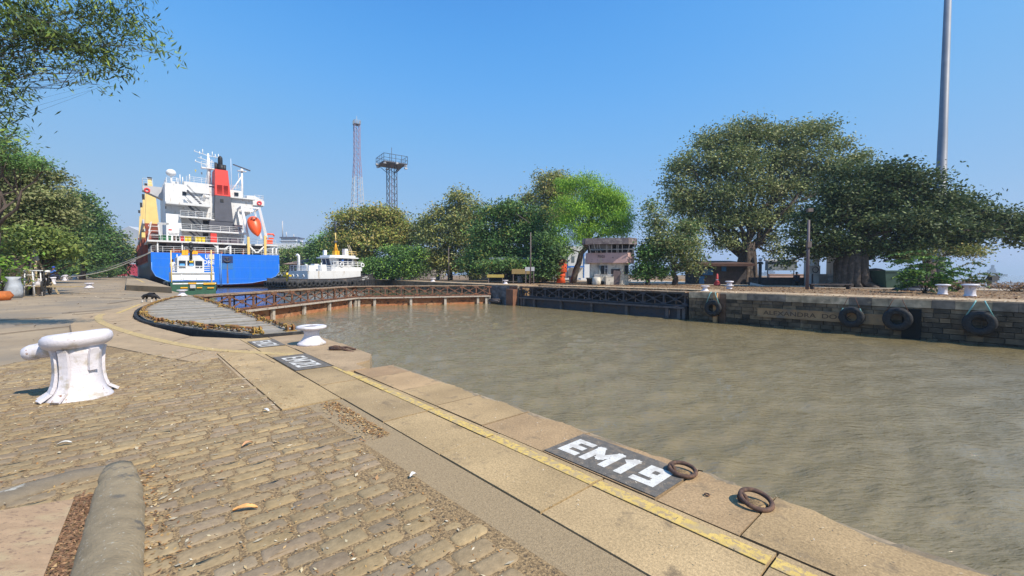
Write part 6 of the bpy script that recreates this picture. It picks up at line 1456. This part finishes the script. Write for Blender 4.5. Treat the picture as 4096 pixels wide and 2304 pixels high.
ptug = tg.matrix_basis @ Vector((1.0, -2.25, 2.7))
human('crewman in blue standing in the tug wheelhouse doorway', (ptug.x, ptug.y, 2.7), HT, stand, M_bshirt, M_dk, .95)
# dog
pd = G(600, 1209); dgt = thing('dog', 'black dog with white legs walking head down beside the plank deck', 'dog', (pd.x, pd.y, 0), R(-2))
dp = [(-.34, 0, .56), (-.12, 0, .55), (.15, 0, .56), (.36, 0, .54), (.50, 0, .46), (.60, 0, .36), (.72, 0, .29), (.80, 0, .26),
      (-.46, 0, .53), (-.58, 0, .44), (-.64, 0, .33),
      (.32, .1, .40), (.36, .1, .22), (.38, .1, .04), (.43, .1, .03), (.30, -.1, .40), (.24, -.1, .23), (.20, -.1, .05), (.25, -.1, .03),
      (-.36, .1, .44), (-.30, .1, .30), (-.40, .1, .18), (-.36, .1, .03), (-.30, .1, .02), (-.40, -.1, .44), (-.38, -.1, .30), (-.48, -.1, .19), (-.48, -.1, .05), (-.42, -.1, .03)]
de = [(0, 1), (1, 2), (2, 3), (3, 4), (4, 5), (5, 6), (6, 7), (0, 8), (8, 9), (9, 10), (3, 11), (11, 12), (12, 13), (13, 14), (3, 15), (15, 16), (16, 17), (17, 18), (0, 19), (19, 20), (20, 21), (21, 22), (22, 23), (0, 24), (24, 25), (25, 26), (26, 27), (27, 28)]
drr = [(.115, .13), (.10, .11), (.13, .15), (.13, .15), .085, .08, .05, .03, .03, .025, .02, .075, .048, .038, .04, .075, .048, .038, .04, .09, .065, .038, .034, .038, .09, .065, .038, .034, .038]
M_dog = pm('black_fur', (.012, .010, .010), .7); dbo = skin('body', [Vector(p)*.74 for p in dp], de, [tuple(q*.85 for q in r_) if isinstance(r_, tuple) else r_*.85 for r_ in drr], M_dog, dgt, root=2)
dbo.data.materials.append(pm('white_fur', (.6, .58, .55), .8))
for p in dbo.data.polygons:
    if p.center.z < .17 and p.center.x < .42: p.material_index = 1
for s_ in (-1, 1): MB().lathe([(.03, 0), (.022, .04), (.003, .07)], (.42, s_*.035, .26), 8, sx=.4).build('ear', [M_dog], dgt)
# ------------------------------------------------------------------ trees
M_leaf = attrmat('leaf', .6, var=0, trans=.2, spec=.2)
M_bark = pm('bark', (.075, .055, .042), .95, var=.4, scale=3, bump=.03, bscale=8, col2=(.13, .1, .08), s2=2)
def leaves(name, C_, L, cols, parent, droop=.3, wr=.5, up=.35):
    n = len(C_)
    u = rng.normal(0, 1, (n, 3)); u[:, 2] = u[:, 2]*.6-droop; u /= np.linalg.norm(u, axis=1)[:, None]
    w_ = rng.normal(0, 1, (n, 3)); w_[:, 2] *= .5; nn = w_*.75+np.array([.25, -.15, .55]); v = np.cross(nn, u); v /= np.linalg.norm(v, axis=1)[:, None]+1e-9
    L = L[:, None]; W = L*wr
    V = np.stack([C_-u*L/2, C_+v*W/2-u*L*.08, C_+u*L/2, C_-v*W/2-u*L*.08], 1).reshape(-1, 3)
    if parent is not None: V = V-np.array(parent.location)
    return fastmesh(name, V, 4, M_leaf, parent, cols)
def blobleaves(blobs, dens, L, pal, clump=.9, shell=.55, lmin=12):
    CC = []; LL = []; KK = []
    for (c, r) in blobs:
        r = np.array(r); area = (r[0]*r[2]+r[0]*r[1]+r[1]*r[2])*4.2
        nc = max(5, int(area*dens*DM/lmin/(L*L)))
        kc = max(6, int(7+r.max()*1.6)); ds = rng.normal(0, 1, (kc, 3)); ds[:, 2] = ds[:, 2]*.9+.15; ds /= np.linalg.norm(ds, axis=1)[:, None]
        sub = ds*rng.uniform(.45, .85, (kc, 1)); sr = rng.uniform(.26, .46, kc); tone = rng.uniform(.75, 1.3, kc)
        d = rng.normal(0, 1, (nc, 3)); d /= np.linalg.norm(d, axis=1)[:, None]
        pick = rng.integers(0, kc, nc)
        loc_ = sub[pick]+d*(sr[pick]*rng.uniform(.55, 1.05, nc))[:, None]
        inner_ = rng.random(nc) < .12; loc_[inner_] = d[inner_]*rng.uniform(.1, .8, inner_.sum())[:, None]
        cc = np.array(c)+loc_*r
        # ragged: push some twigs outwards
        far_ = rng.random(nc) < .08; cc[far_] = np.array(c)+d[far_]*r*rng.uniform(1.05, 1.25, far_.sum())[:, None]
        base = np.array(pal)[rng.integers(0, len(pal), nc)]*rng.uniform(.8, 1.2, (nc, 1))*tone[pick][:, None]*LB*np.array([1.14, 1.03, .8])
        m = rng.integers(lmin//2, lmin*3//2+1, nc); idx = np.repeat(np.arange(nc), m)
        s_ = clump*L*2.2
        off = rng.normal(0, 1, (len(idx), 3))*np.array([s_, s_, s_*.55]); CC.append(cc[idx]+off); LL.append(L*rng.uniform(.6, 1.3, len(idx)))
        KK.append(base[idx]*rng.uniform(.85, 1.2, (len(idx), 1)))
    return np.concatenate(CC), np.concatenate(LL), np.concatenate(KK)
NL = [0]; DM = 6.0; LB = 1.9
def limb(mb, p, q, r0, r1, wob_=.08, n=6, sag=0):
    p = Vector(p); q = Vector(q); L = (q-p).length; pts = []; rs = []
    for i in range(n+1):
        u = i/n; v = p.lerp(q, u); k = math.sin(math.pi*u)*L*wob_
        v += Vector((random.uniform(-1, 1), random.uniform(-1, 1), random.uniform(-.4, 1)+sag))*k if 0 < i < n else Vector()
        pts.append(v); rs.append(r0+(r1-r0)*u**.8)
    mb.tube(pts, rs, 7); return pts
def tree(name, label, base, blobs_px, Y, L, pal, dens=1.0, r0=.5, fork=.45, group=None, droop=.3, wr=.5, roots=0, nlimb=None, lean=None, shell=.55, clump=.9, depth=.8, zmin=None, twig=True):
    bp_ = FY(base[0], base[1], Y); t = thing(name, label, 'tree', (bp_.x, Y, 0), 0, group)
    blobs = []
    for b_ in blobs_px:
        x, y, rx, ry = b_[:4]; dY = b_[4] if len(b_) > 4 else rng.uniform(-.25, .35)*rx/4/F*Y
        c = FY(x, y, Y+dY); blobs.append((c, (rx/4/F*Y, rx/4/F*Y*depth, ry/4/F*Y)))
    C_, LL, K_ = blobleaves(blobs, dens, L, pal, clump, shell)
    ok = C_[:, 2] > (zmin if zmin is not None else .3); C_, LL, K_ = C_[ok], LL[ok], K_[ok]; NL[0] += len(C_)
    leaves('crown', C_, LL*1.12, K_, t, droop, wr)
    mb = MB(); o = Vector((0, 0, 0)); org = Vector((bp_.x, Y, 0))
    cen = sum((Vector(b_[0]) for b_ in blobs), Vector())/len(blobs)-org
    fk = Vector((cen.x*fork*.7, cen.y*fork*.7, cen.z*fork)); 
    if lean: fk = Vector(lean)
    tp = limb(mb, (0, 0, -.2), fk, r0*1.15, r0*.75, .05, 7)
    for k in range(roots):
        q = 2*math.pi*k/roots+random.uniform(-.2, .2); rr = r0*random.uniform(1.2, 1.75)
        mb.tube([(rr*math.cos(q)*1.5, rr*math.sin(q)*1.2, -.1), (rr*.75*math.cos(q), rr*.7*math.sin(q), .5), (r0*.95*math.cos(q), r0*.95*math.sin(q), fk.z*.5), (fk.x+r0*.5*math.cos(q), fk.y+r0*.5*math.sin(q), fk.z)], [r0*.22, r0*.3, r0*.34, r0*.3], 6)
    for c, r in blobs:
        q = Vector(c)-org; st = tp[random.choice([4, 5, 6, 7])] if len(tp) > 7 else fk
        pts = limb(mb, st, q, r0*.27, r0*.06, .1, 6, .2)
        if twig:
            for k in range(4):
                d = Vector((random.gauss(0, 1), random.gauss(0, 1), random.gauss(.3, .8))).normalized(); e_ = q+Vector((d.x*r[0], d.y*r[1], d.z*r[2]))*.85
                limb(mb, pts[random.choice([3, 4, 5])], e_, r0*.06, r0*.015, .1, 4)
    mb.build('trunk', [M_bark], t)
    return t
OLIVE = [(.13, .145, .045), (.17, .165, .06), (.10, .13, .04), (.20, .18, .08), (.075, .11, .035)]
DARK = [(.035, .075, .03), (.05, .10, .035), (.03, .06, .03), (.07, .12, .045)]
BRIGHT = [(.13, .24, .03), (.10, .20, .03), (.17, .27, .045), (.07, .16, .03)]
GREY = [(.10, .13, .065), (.14, .165, .085), (.08, .11, .05), (.17, .19, .11), (.06, .09, .04)]
BANY = [(.022, .04, .018), (.033, .055, .022), (.045, .07, .033), (.08, .105, .055), (.02, .036, .02)]
MID = [(.05, .12, .035), (.07, .15, .045), (.04, .09, .03), (.09, .17, .06)]
G1 = 'trees across the dock basin'; G2 = 'trees on the right bank'; G3 = 'trees along the left quay'
tree('evergreen_tree', 'small dark green conical tree left of the olive group, behind the tug', (1320, 1110), [(1300, 985, 55, 45), (1345, 965, 50, 50), (1260, 1010, 45, 30), (1330, 1040, 70, 40), (1275, 1055, 60, 30)], 120, .55, DARK+MID, .8, .5, group=G1)
tree('shore_tree', 'low green tree in front of the white building beside the ship stern', (1165, 1110), [(1150, 1040, 45, 45), (1190, 1020, 40, 30), (1125, 1070, 40, 35), (1215, 1050, 35, 40), (1235, 1015, 30, 30), (1180, 1075, 60, 30)], 135, .5, MID+GREY, .8, .45, group=G1)
tree('olive_tree', 'broad olive-yellow tree behind the tug, left of the lattice towers base', (1480, 1115), [(1390, 905, 75, 55), (1450, 870, 85, 40), (1530, 880, 90, 50), (1590, 900, 80, 50), (1400, 980, 85, 60), (1490, 960, 110, 70), (1580, 970, 90, 60), (1430, 1050, 90, 50), (1650, 950, 60, 50), (1530, 850, 60, 35)], 100, .5, OLIVE, .75, .6, group=G1)
tree('bushy_tree', 'dense bushy tree with bright green patch at the bank right of the tug', (1570, 1120), [(1575, 1005, 50, 26, -3), (1625, 1045, 60, 40, -3), (1530, 1075, 90, 45, -2), (1640, 1085, 60, 35, -2), (1590, 1090, 80, 35, -3), (1480, 1085, 60, 35, -2), (1660, 1020, 50, 40, -2)], 93, .42, MID+DARK+DARK[:2]+BRIGHT[:1], .9, .5, group=G1)
tree('olive_tree', 'tall olive tree with bare twig top in the middle of the far bank', (1800, 1118), [(1840, 800, 55, 45), (1790, 870, 80, 55), (1870, 860, 75, 55), (1760, 950, 80, 60), (1850, 960, 100, 65), (1720, 900, 55, 45), (1800, 1040, 90, 60), (1890, 1040, 70, 60), (1740, 1050, 60, 60), (1870, 900, 70, 50)], 95, .5, OLIVE[:3]+GREY, .75, .55, group=G1)
tree('dark_tree', 'large dark green tree over the dark stall', (2100, 1125), [(1980, 860, 70, 45), (2060, 850, 85, 50), (1950, 940, 80, 60), (2040, 940, 110, 70), (2140, 930, 80, 70), (1950, 1030, 90, 50), (2050, 1030, 100, 50), (2150, 1030, 80, 55), (1900, 1060, 60, 40), (1990, 1010, 90, 50), (2200, 1060, 50, 50), (2140, 870, 60, 50), (2000, 1062, 75, 18, -9), (2090, 1058, 70, 18, -9)], 79, .42, DARK+DARK+MID[:2]+OLIVE[:1], .95, .7, group=G1)
tree('dark_tree', 'small dark tree behind the orange kiosk', (2175, 1128), [(2192, 1082, 34, 38), (2160, 1060, 45, 40), (2212, 1020, 45, 35), (2130, 1090, 40, 30), (2200, 980, 60, 50)], 70, .4, DARK, 1.1, .35, group=G1)
tree('olive_tree', 'pale olive crown rising above and behind the bright green tree', (2200, 1118), [(2170, 740, 65, 50), (2240, 730, 70, 45), (2130, 800, 55, 40), (2210, 800, 75, 50), (2250, 860, 80, 50), (2180, 870, 60, 50), (2270, 760, 50, 40)], 90, .42, OLIVE+GREY[:2], .7, .5, group=G1)
tree('weeping_tree', 'bright green feathery tree leaning over the control cabin', (2292, 1128), [(2290, 740, 60, 45), (2350, 750, 80, 50), (2420, 790, 75, 50), (2480, 810, 50, 45), (2290, 830, 75, 60), (2370, 850, 100, 65), (2460, 880, 65, 60), (2270, 910, 65, 60), (2350, 920, 80, 45), (2500, 870, 35, 60), (2440, 930, 60, 30), (2250, 980, 50, 45), (2320, 960, 40, 30), (2440, 840, 70, 50), (2390, 800, 90, 50), (2490, 920, 40, 35)], 72, .32, BRIGHT, .8, .5, droop=1.2, wr=.3, lean=(2.6, 0, 8.2), group=G1, shell=.6)
tree('bank_tree', 'dark bush-like tree touching the right side of the control cabin', (2590, 1128), [(2580, 1060, 45, 45), (2610, 1090, 50, 35), (2560, 1100, 32, 24), (2625, 1030, 45, 45), (2585, 1000, 32, 32)], 60, .34, DARK+MID[:2], 1.1, .35, group=G2, zmin=.2)
tree('bank_tree', 'grey-green tree between the control cabin and the big rain tree', (2700, 1130), [(2620, 890, 50, 50), (2660, 950, 65, 55), (2740, 930, 70, 60), (2620, 990, 55, 45), (2700, 1010, 80, 50), (2760, 1000, 60, 50), (2720, 1070, 60, 35), (2780, 1060, 40, 40), (2600, 830, 30, 30)], 60, .34, GREY+DARK[:2], .62, .4, group=G2)
tree('rain_tree', 'largest grey-green spreading tree on the right bank', (2985, 1135), [(2740, 660, 75, 50), (2700, 740, 50, 50), (2830, 590, 90, 60), (2930, 540, 90, 50), (3040, 540, 110, 50), (3160, 540, 100, 50), (3270, 530, 80, 40), (3340, 590, 60, 50), (2830, 690, 100, 60), (2950, 640, 120, 70), (3080, 640, 120, 70), (3210, 640, 120, 70), (2870, 790, 110, 70), (3000, 750, 110, 70), (3120, 760, 110, 70), (3230, 750, 90, 60), (2830, 880, 90, 60), (2940, 880, 90, 60), (3040, 870, 80, 50), (2920, 970, 70, 40), (3070, 960, 50, 45), (3110, 1010, 35, 35), (3330, 680, 80, 50), (3420, 650, 60, 40), (2780, 790, 80, 55), (2740, 850, 60, 50), (3160, 850, 70, 45), (2700, 800, 50, 40)], 66, .36, GREY, .62, 1.15, fork=.42, roots=6, group=G2, clump=1.1)
tree('banyan_tree', 'wide dark banyan tree with aerial roots at the right', (3400, 1140), [(3440, 690, 110, 50), (3560, 700, 110, 50), (3680, 720, 110, 50), (3380, 770, 110, 60), (3500, 790, 140, 70), (3640, 800, 140, 70), (3770, 810, 110, 60), (3880, 830, 90, 50), (3300, 860, 110, 60), (3420, 880, 140, 70), (3560, 900, 150, 70), (3700, 900, 130, 70), (3830, 910, 120, 60), (3960, 880, 90, 60), (4050, 890, 70, 60), (4120, 900, 70, 60), (3230, 930, 80, 45), (3340, 970, 110, 50), (3480, 990, 120, 45), (3620, 990, 120, 45), (3770, 955, 100, 35), (3860, 965, 90, 35), (3180, 1000, 50, 30), (4070, 960, 50, 30), (3130, 1050, 30, 15), (3300, 1010, 60, 30)], 52, .36, BANY, .7, 1.35, fork=.38, lean=(.6, 0, 5.6), roots=14, group=G2)
tree('small_tree', 'small yellowish tree with a thick pale trunk right of the banyan', (3700, 1110), [(3690, 1010, 60, 25), (3640, 1020, 50, 22), (3870, 1010, 70, 22)], 50, .26, OLIVE+GREY, .7, .75, fork=.75, group=G2)
# left bank
GR2 = [tuple(v*.78 for v in c) for c in GREY]; DK2 = [tuple(v*.8 for v in c) for c in DARK]
tree('fig_tree', 'big pale-leaved fig tree nearest on the left', (70, 1130), [(20, 690, 110, 60), (110, 680, 80, 50), (190, 730, 70, 45), (40, 780, 120, 70), (150, 790, 100, 60), (240, 800, 70, 55), (60, 880, 120, 70), (180, 880, 90, 60), (40, 975, 110, 50), (260, 880, 60, 55), (-40, 850, 110, 120)], 34, .22, GR2+[(.11, .125, .075)], .62, .55, group=G3)
tree('fig_tree', 'fresh green broad-leaved tree in front of the dark row on the left', (125, 1110), [(130, 945, 65, 40), (205, 955, 70, 40), (165, 995, 75, 32), (235, 1010, 55, 26), (105, 995, 55, 35), (265, 990, 40, 22), (300, 1058, 18, 10)], 31, .24, [(.075, .115, .035), (.11, .145, .05), (.05, .08, .03)], .8, .4, group=G3)
tree('dark_tree', 'dark green middle tree of the left quay row', (330, 1110), [(300, 800, 60, 35), (330, 850, 65, 50), (370, 880, 50, 45), (320, 930, 80, 55), (380, 960, 60, 50), (330, 1010, 80, 45), (390, 1030, 45, 40), (250, 940, 60, 60)], 90, .5, DK2+MID[:1], .85, .5, group=G3)
tree('dark_tree', 'farthest spreading tree of the left quay row, near the ship', (440, 1108), [(420, 930, 45, 40), (455, 970, 50, 35), (490, 1000, 40, 26), (430, 1010, 60, 35), (505, 1030, 25, 14), (410, 1050, 60, 35), (470, 1050, 45, 25), (455, 1085, 35, 12)], 135, .7, DK2+OLIVE[:1], .85, .5, group=G3)
tree('dark_tree', 'dark spreading tree, added for its shade, filling the gap behind the nearest fig tree on the left', (130, 1118), [(60, 860, 110, 60), (180, 880, 110, 60), (270, 920, 80, 55), (40, 960, 130, 55), (160, 980, 120, 50), (270, 1000, 90, 40), (90, 1020, 110, 30), (-40, 1010, 80, 50)], 62, .42, DK2, 1.2, .6, fork=.5, group=G3)  # crown added to keep the undergrowth behind it in shade
tree('dark_tree', 'dark undergrowth tree behind the seated man in blue', (200, 1120), [(60, 1070, 90, 45, 4), (160, 1075, 90, 35, 3), (250, 1072, 80, 35, 6), (330, 1080, 70, 28, 10), (20, 1050, 60, 50, 2), (400, 1085, 60, 22, 20), (450, 1080, 50, 22, 30)], 100, .55, DARK, 1.2, .4, group=G3, zmin=.1)
# feathery tree at upper left edge
tree('feathery_tree', 'dark feathery tree at the upper left edge behind the fig', (-60, 1130), [(20, 600, 60, 40), (90, 640, 70, 35), (170, 655, 50, 22), (0, 660, 70, 40), (-40, 560, 70, 60), (60, 525, 25, 8)], 26, .17, DARK+MID, .7, .4, group=G3, wr=.3)
# overhanging branches, close
tree('overhanging_tree', 'near tree whose long-leaved branches hang into the top left corner', (-1500, 1500), [(60, 40, 110, 45), (180, 25, 70, 40), (120, 130, 110, 40), (30, 190, 70, 50), (230, 170, 80, 40), (330, 180, 70, 40), (390, 225, 55, 32), (440, 260, 40, 20), (490, 290, 30, 14), (340, 40, 60, 40), (430, 50, 60, 35), (510, 90, 45, 35), (560, 140, 40, 25), (610, 180, 28, 18), (645, 215, 18, 12), (430, 130, 35, 28), (470, 170, 22, 14), (150, 260, 40, 22), (270, 260, 35, 15), (400, 340, 12, 8), (390, 300, 18, 12), (30, 330, 55, 45), (20, 420, 45, 40), (10, 270, 50, 40), (0, 490, 35, 30), (-10, 580, 35, 30), (70, 390, 30, 18), (550, 25, 35, 20), (265, 325, 14, 6)], 10.5, .15, [(.035, .065, .03), (.05, .085, .035), (.025, .042, .025), (.10, .15, .04), (.06, .085, .045)], 1.15, .07, fork=.9, droop=.9, wr=.22, shell=.3, clump=.75, depth=.8, twig=True, lean=(4.8, .4, 5.5), group=None)
print('LEAVES', NL[0])
# twigs at the top of two crowns (bare)
# plants
def plant(name, label, px, py, hgt, wdt, n, L, pal, wr=.35, fronds=0):
    p = G(px, py); t = thing(name, label, 'plant', (p.x, p.y, 0)); mb = MB(); CC = []
    for k in range(n):
        q = random.uniform(0, 6.28); r = random.uniform(.2, 1)*wdt/2; tip = Vector((r*math.cos(q), r*math.sin(q), hgt*random.uniform(.35, 1)))
        pts = limb(mb, (random.uniform(-.15, .15), random.uniform(-.15, .15), 0), tip, .03, .012, .12, 5)
        for j in range(fronds):
            o = pts[random.choice([2, 3, 4, 5])]; d = Vector((math.cos(q+random.uniform(-1, 1)), math.sin(q+random.uniform(-1, 1)), random.uniform(-.2, .35))).normalized(); Lf = random.uniform(.5, 1)*wdt*.45
            for i in range(12):
                u = i/11; c = o+d*Lf*u+Vector((0, 0, -.25*Lf*u*u)); sd_ = d.cross(Vector((0, 0, 1))).normalized()
                for s_ in (-1, 1): CC.append(c+sd_*s_*L*.5)
        if not fronds:
            for i in range(30): CC.append(pts[random.choice([3, 4, 5])]+Vector((random.gauss(0, wdt*.13), random.gauss(0, wdt*.13), random.gauss(0, hgt*.1))))
    C_ = np.array([tuple(c) for c in CC])+np.array([p.x, p.y, 0]); C_ = C_[C_[:, 2] > .05]
    leaves('foliage', C_, L*rng.uniform(.7, 1.3, len(C_)), np.array(pal)[rng.integers(0, len(pal), len(C_))]*rng.uniform(.7, 1.3, (len(C_), 1)), t, .3, wr)
    mb.build('stem', [M_bark], t); return t
plant('leafy_plant', 'bushy plant with bright feather leaves at the foot of the tall mast', 3700, 1172, 3.6, 3.6, 16, .34, BRIGHT+MID, .35, 7)
plant('leafy_plant', 'low wilting plant with long fronds between the right-hand bollards', 3870, 1165, 2.6, 3.6, 5, .36, MID+OLIVE, .3, 5)
plant('shrub', 'bright yellow-green shrub at the left edge above the sack', 0, 1188, 2.9, 2.6, 22, .24, [(.18, .30, .04), (.12, .24, .03), (.08, .17, .03), (.25, .33, .08)], .5)
plant('shrub', 'dead brown brush heap behind the bollards at the far right', 4060, 1165, .8, 5.0, 30, .28, [(.3, .17, .08), (.24, .13, .07), (.4, .26, .13)], .2)
plant('shrub', 'dry brown brush between the two right-hand bollards', 3820, 1162, 1.0, 4.5, 26, .26, [(.3, .17, .08), (.24, .13, .07), (.4, .26, .13)], .2)
plant('shrub', 'dead twig pile on the bank left of the orange kiosk', 2160, 1132, 1.1, 6, 18, .35, [(.14, .08, .05), (.2, .12, .07)], .2)
def bankl():
    while True:
        a = rng.uniform(-45, 6); b = rng.uniform(41, 60)
        return tuple(AB(a, b, .0))
scatter('leaf_litter', 9000, bankl, .22, [(.22, .11, .05), (.3, .16, .07), (.14, .08, .04), (.1, .06, .04), (.4, .26, .12)], M_dead, 'stuff')
def bank2():
    return tuple(AB(rng.uniform(-45, 4), 37.4+abs(rng.normal(0, 1.2)), .04))
scatter('leaf_litter', 900, bank2, .16, [(.3, .16, .06), (.4, .22, .08), (.6, .5, .35)], M_dead, 'stuff')
def leftg():
    return tuple(AB(rng.uniform(-70, -14), rng.uniform(-14, 1), .0))
scatter('leaf_litter', 700, leftg, .13, [(.4, .3, .18), (.12, .08, .05), (.5, .42, .3)], M_dead, 'stuff')
# ------------------------------------------------------------------ haze
hz = MB().box((0, 0, 36.5), (13200, 13200, 87)).build('haze', [bpy.data.materials.new('haze')])
hz['kind'] = 'stuff'; m = hz.data.materials[0]; m.use_nodes = True; n = m.node_tree.nodes; n.remove(n['Principled BSDF'])
pv = n.new('ShaderNodeVolumePrincipled'); pv.inputs['Density'].default_value = .00032; pv.inputs['Color'].default_value = (.68, .84, 1, 1); pv.inputs['Anisotropy'].default_value = .2
m.node_tree.links.new(pv.outputs[0], n['Material Output'].inputs['Volume'])
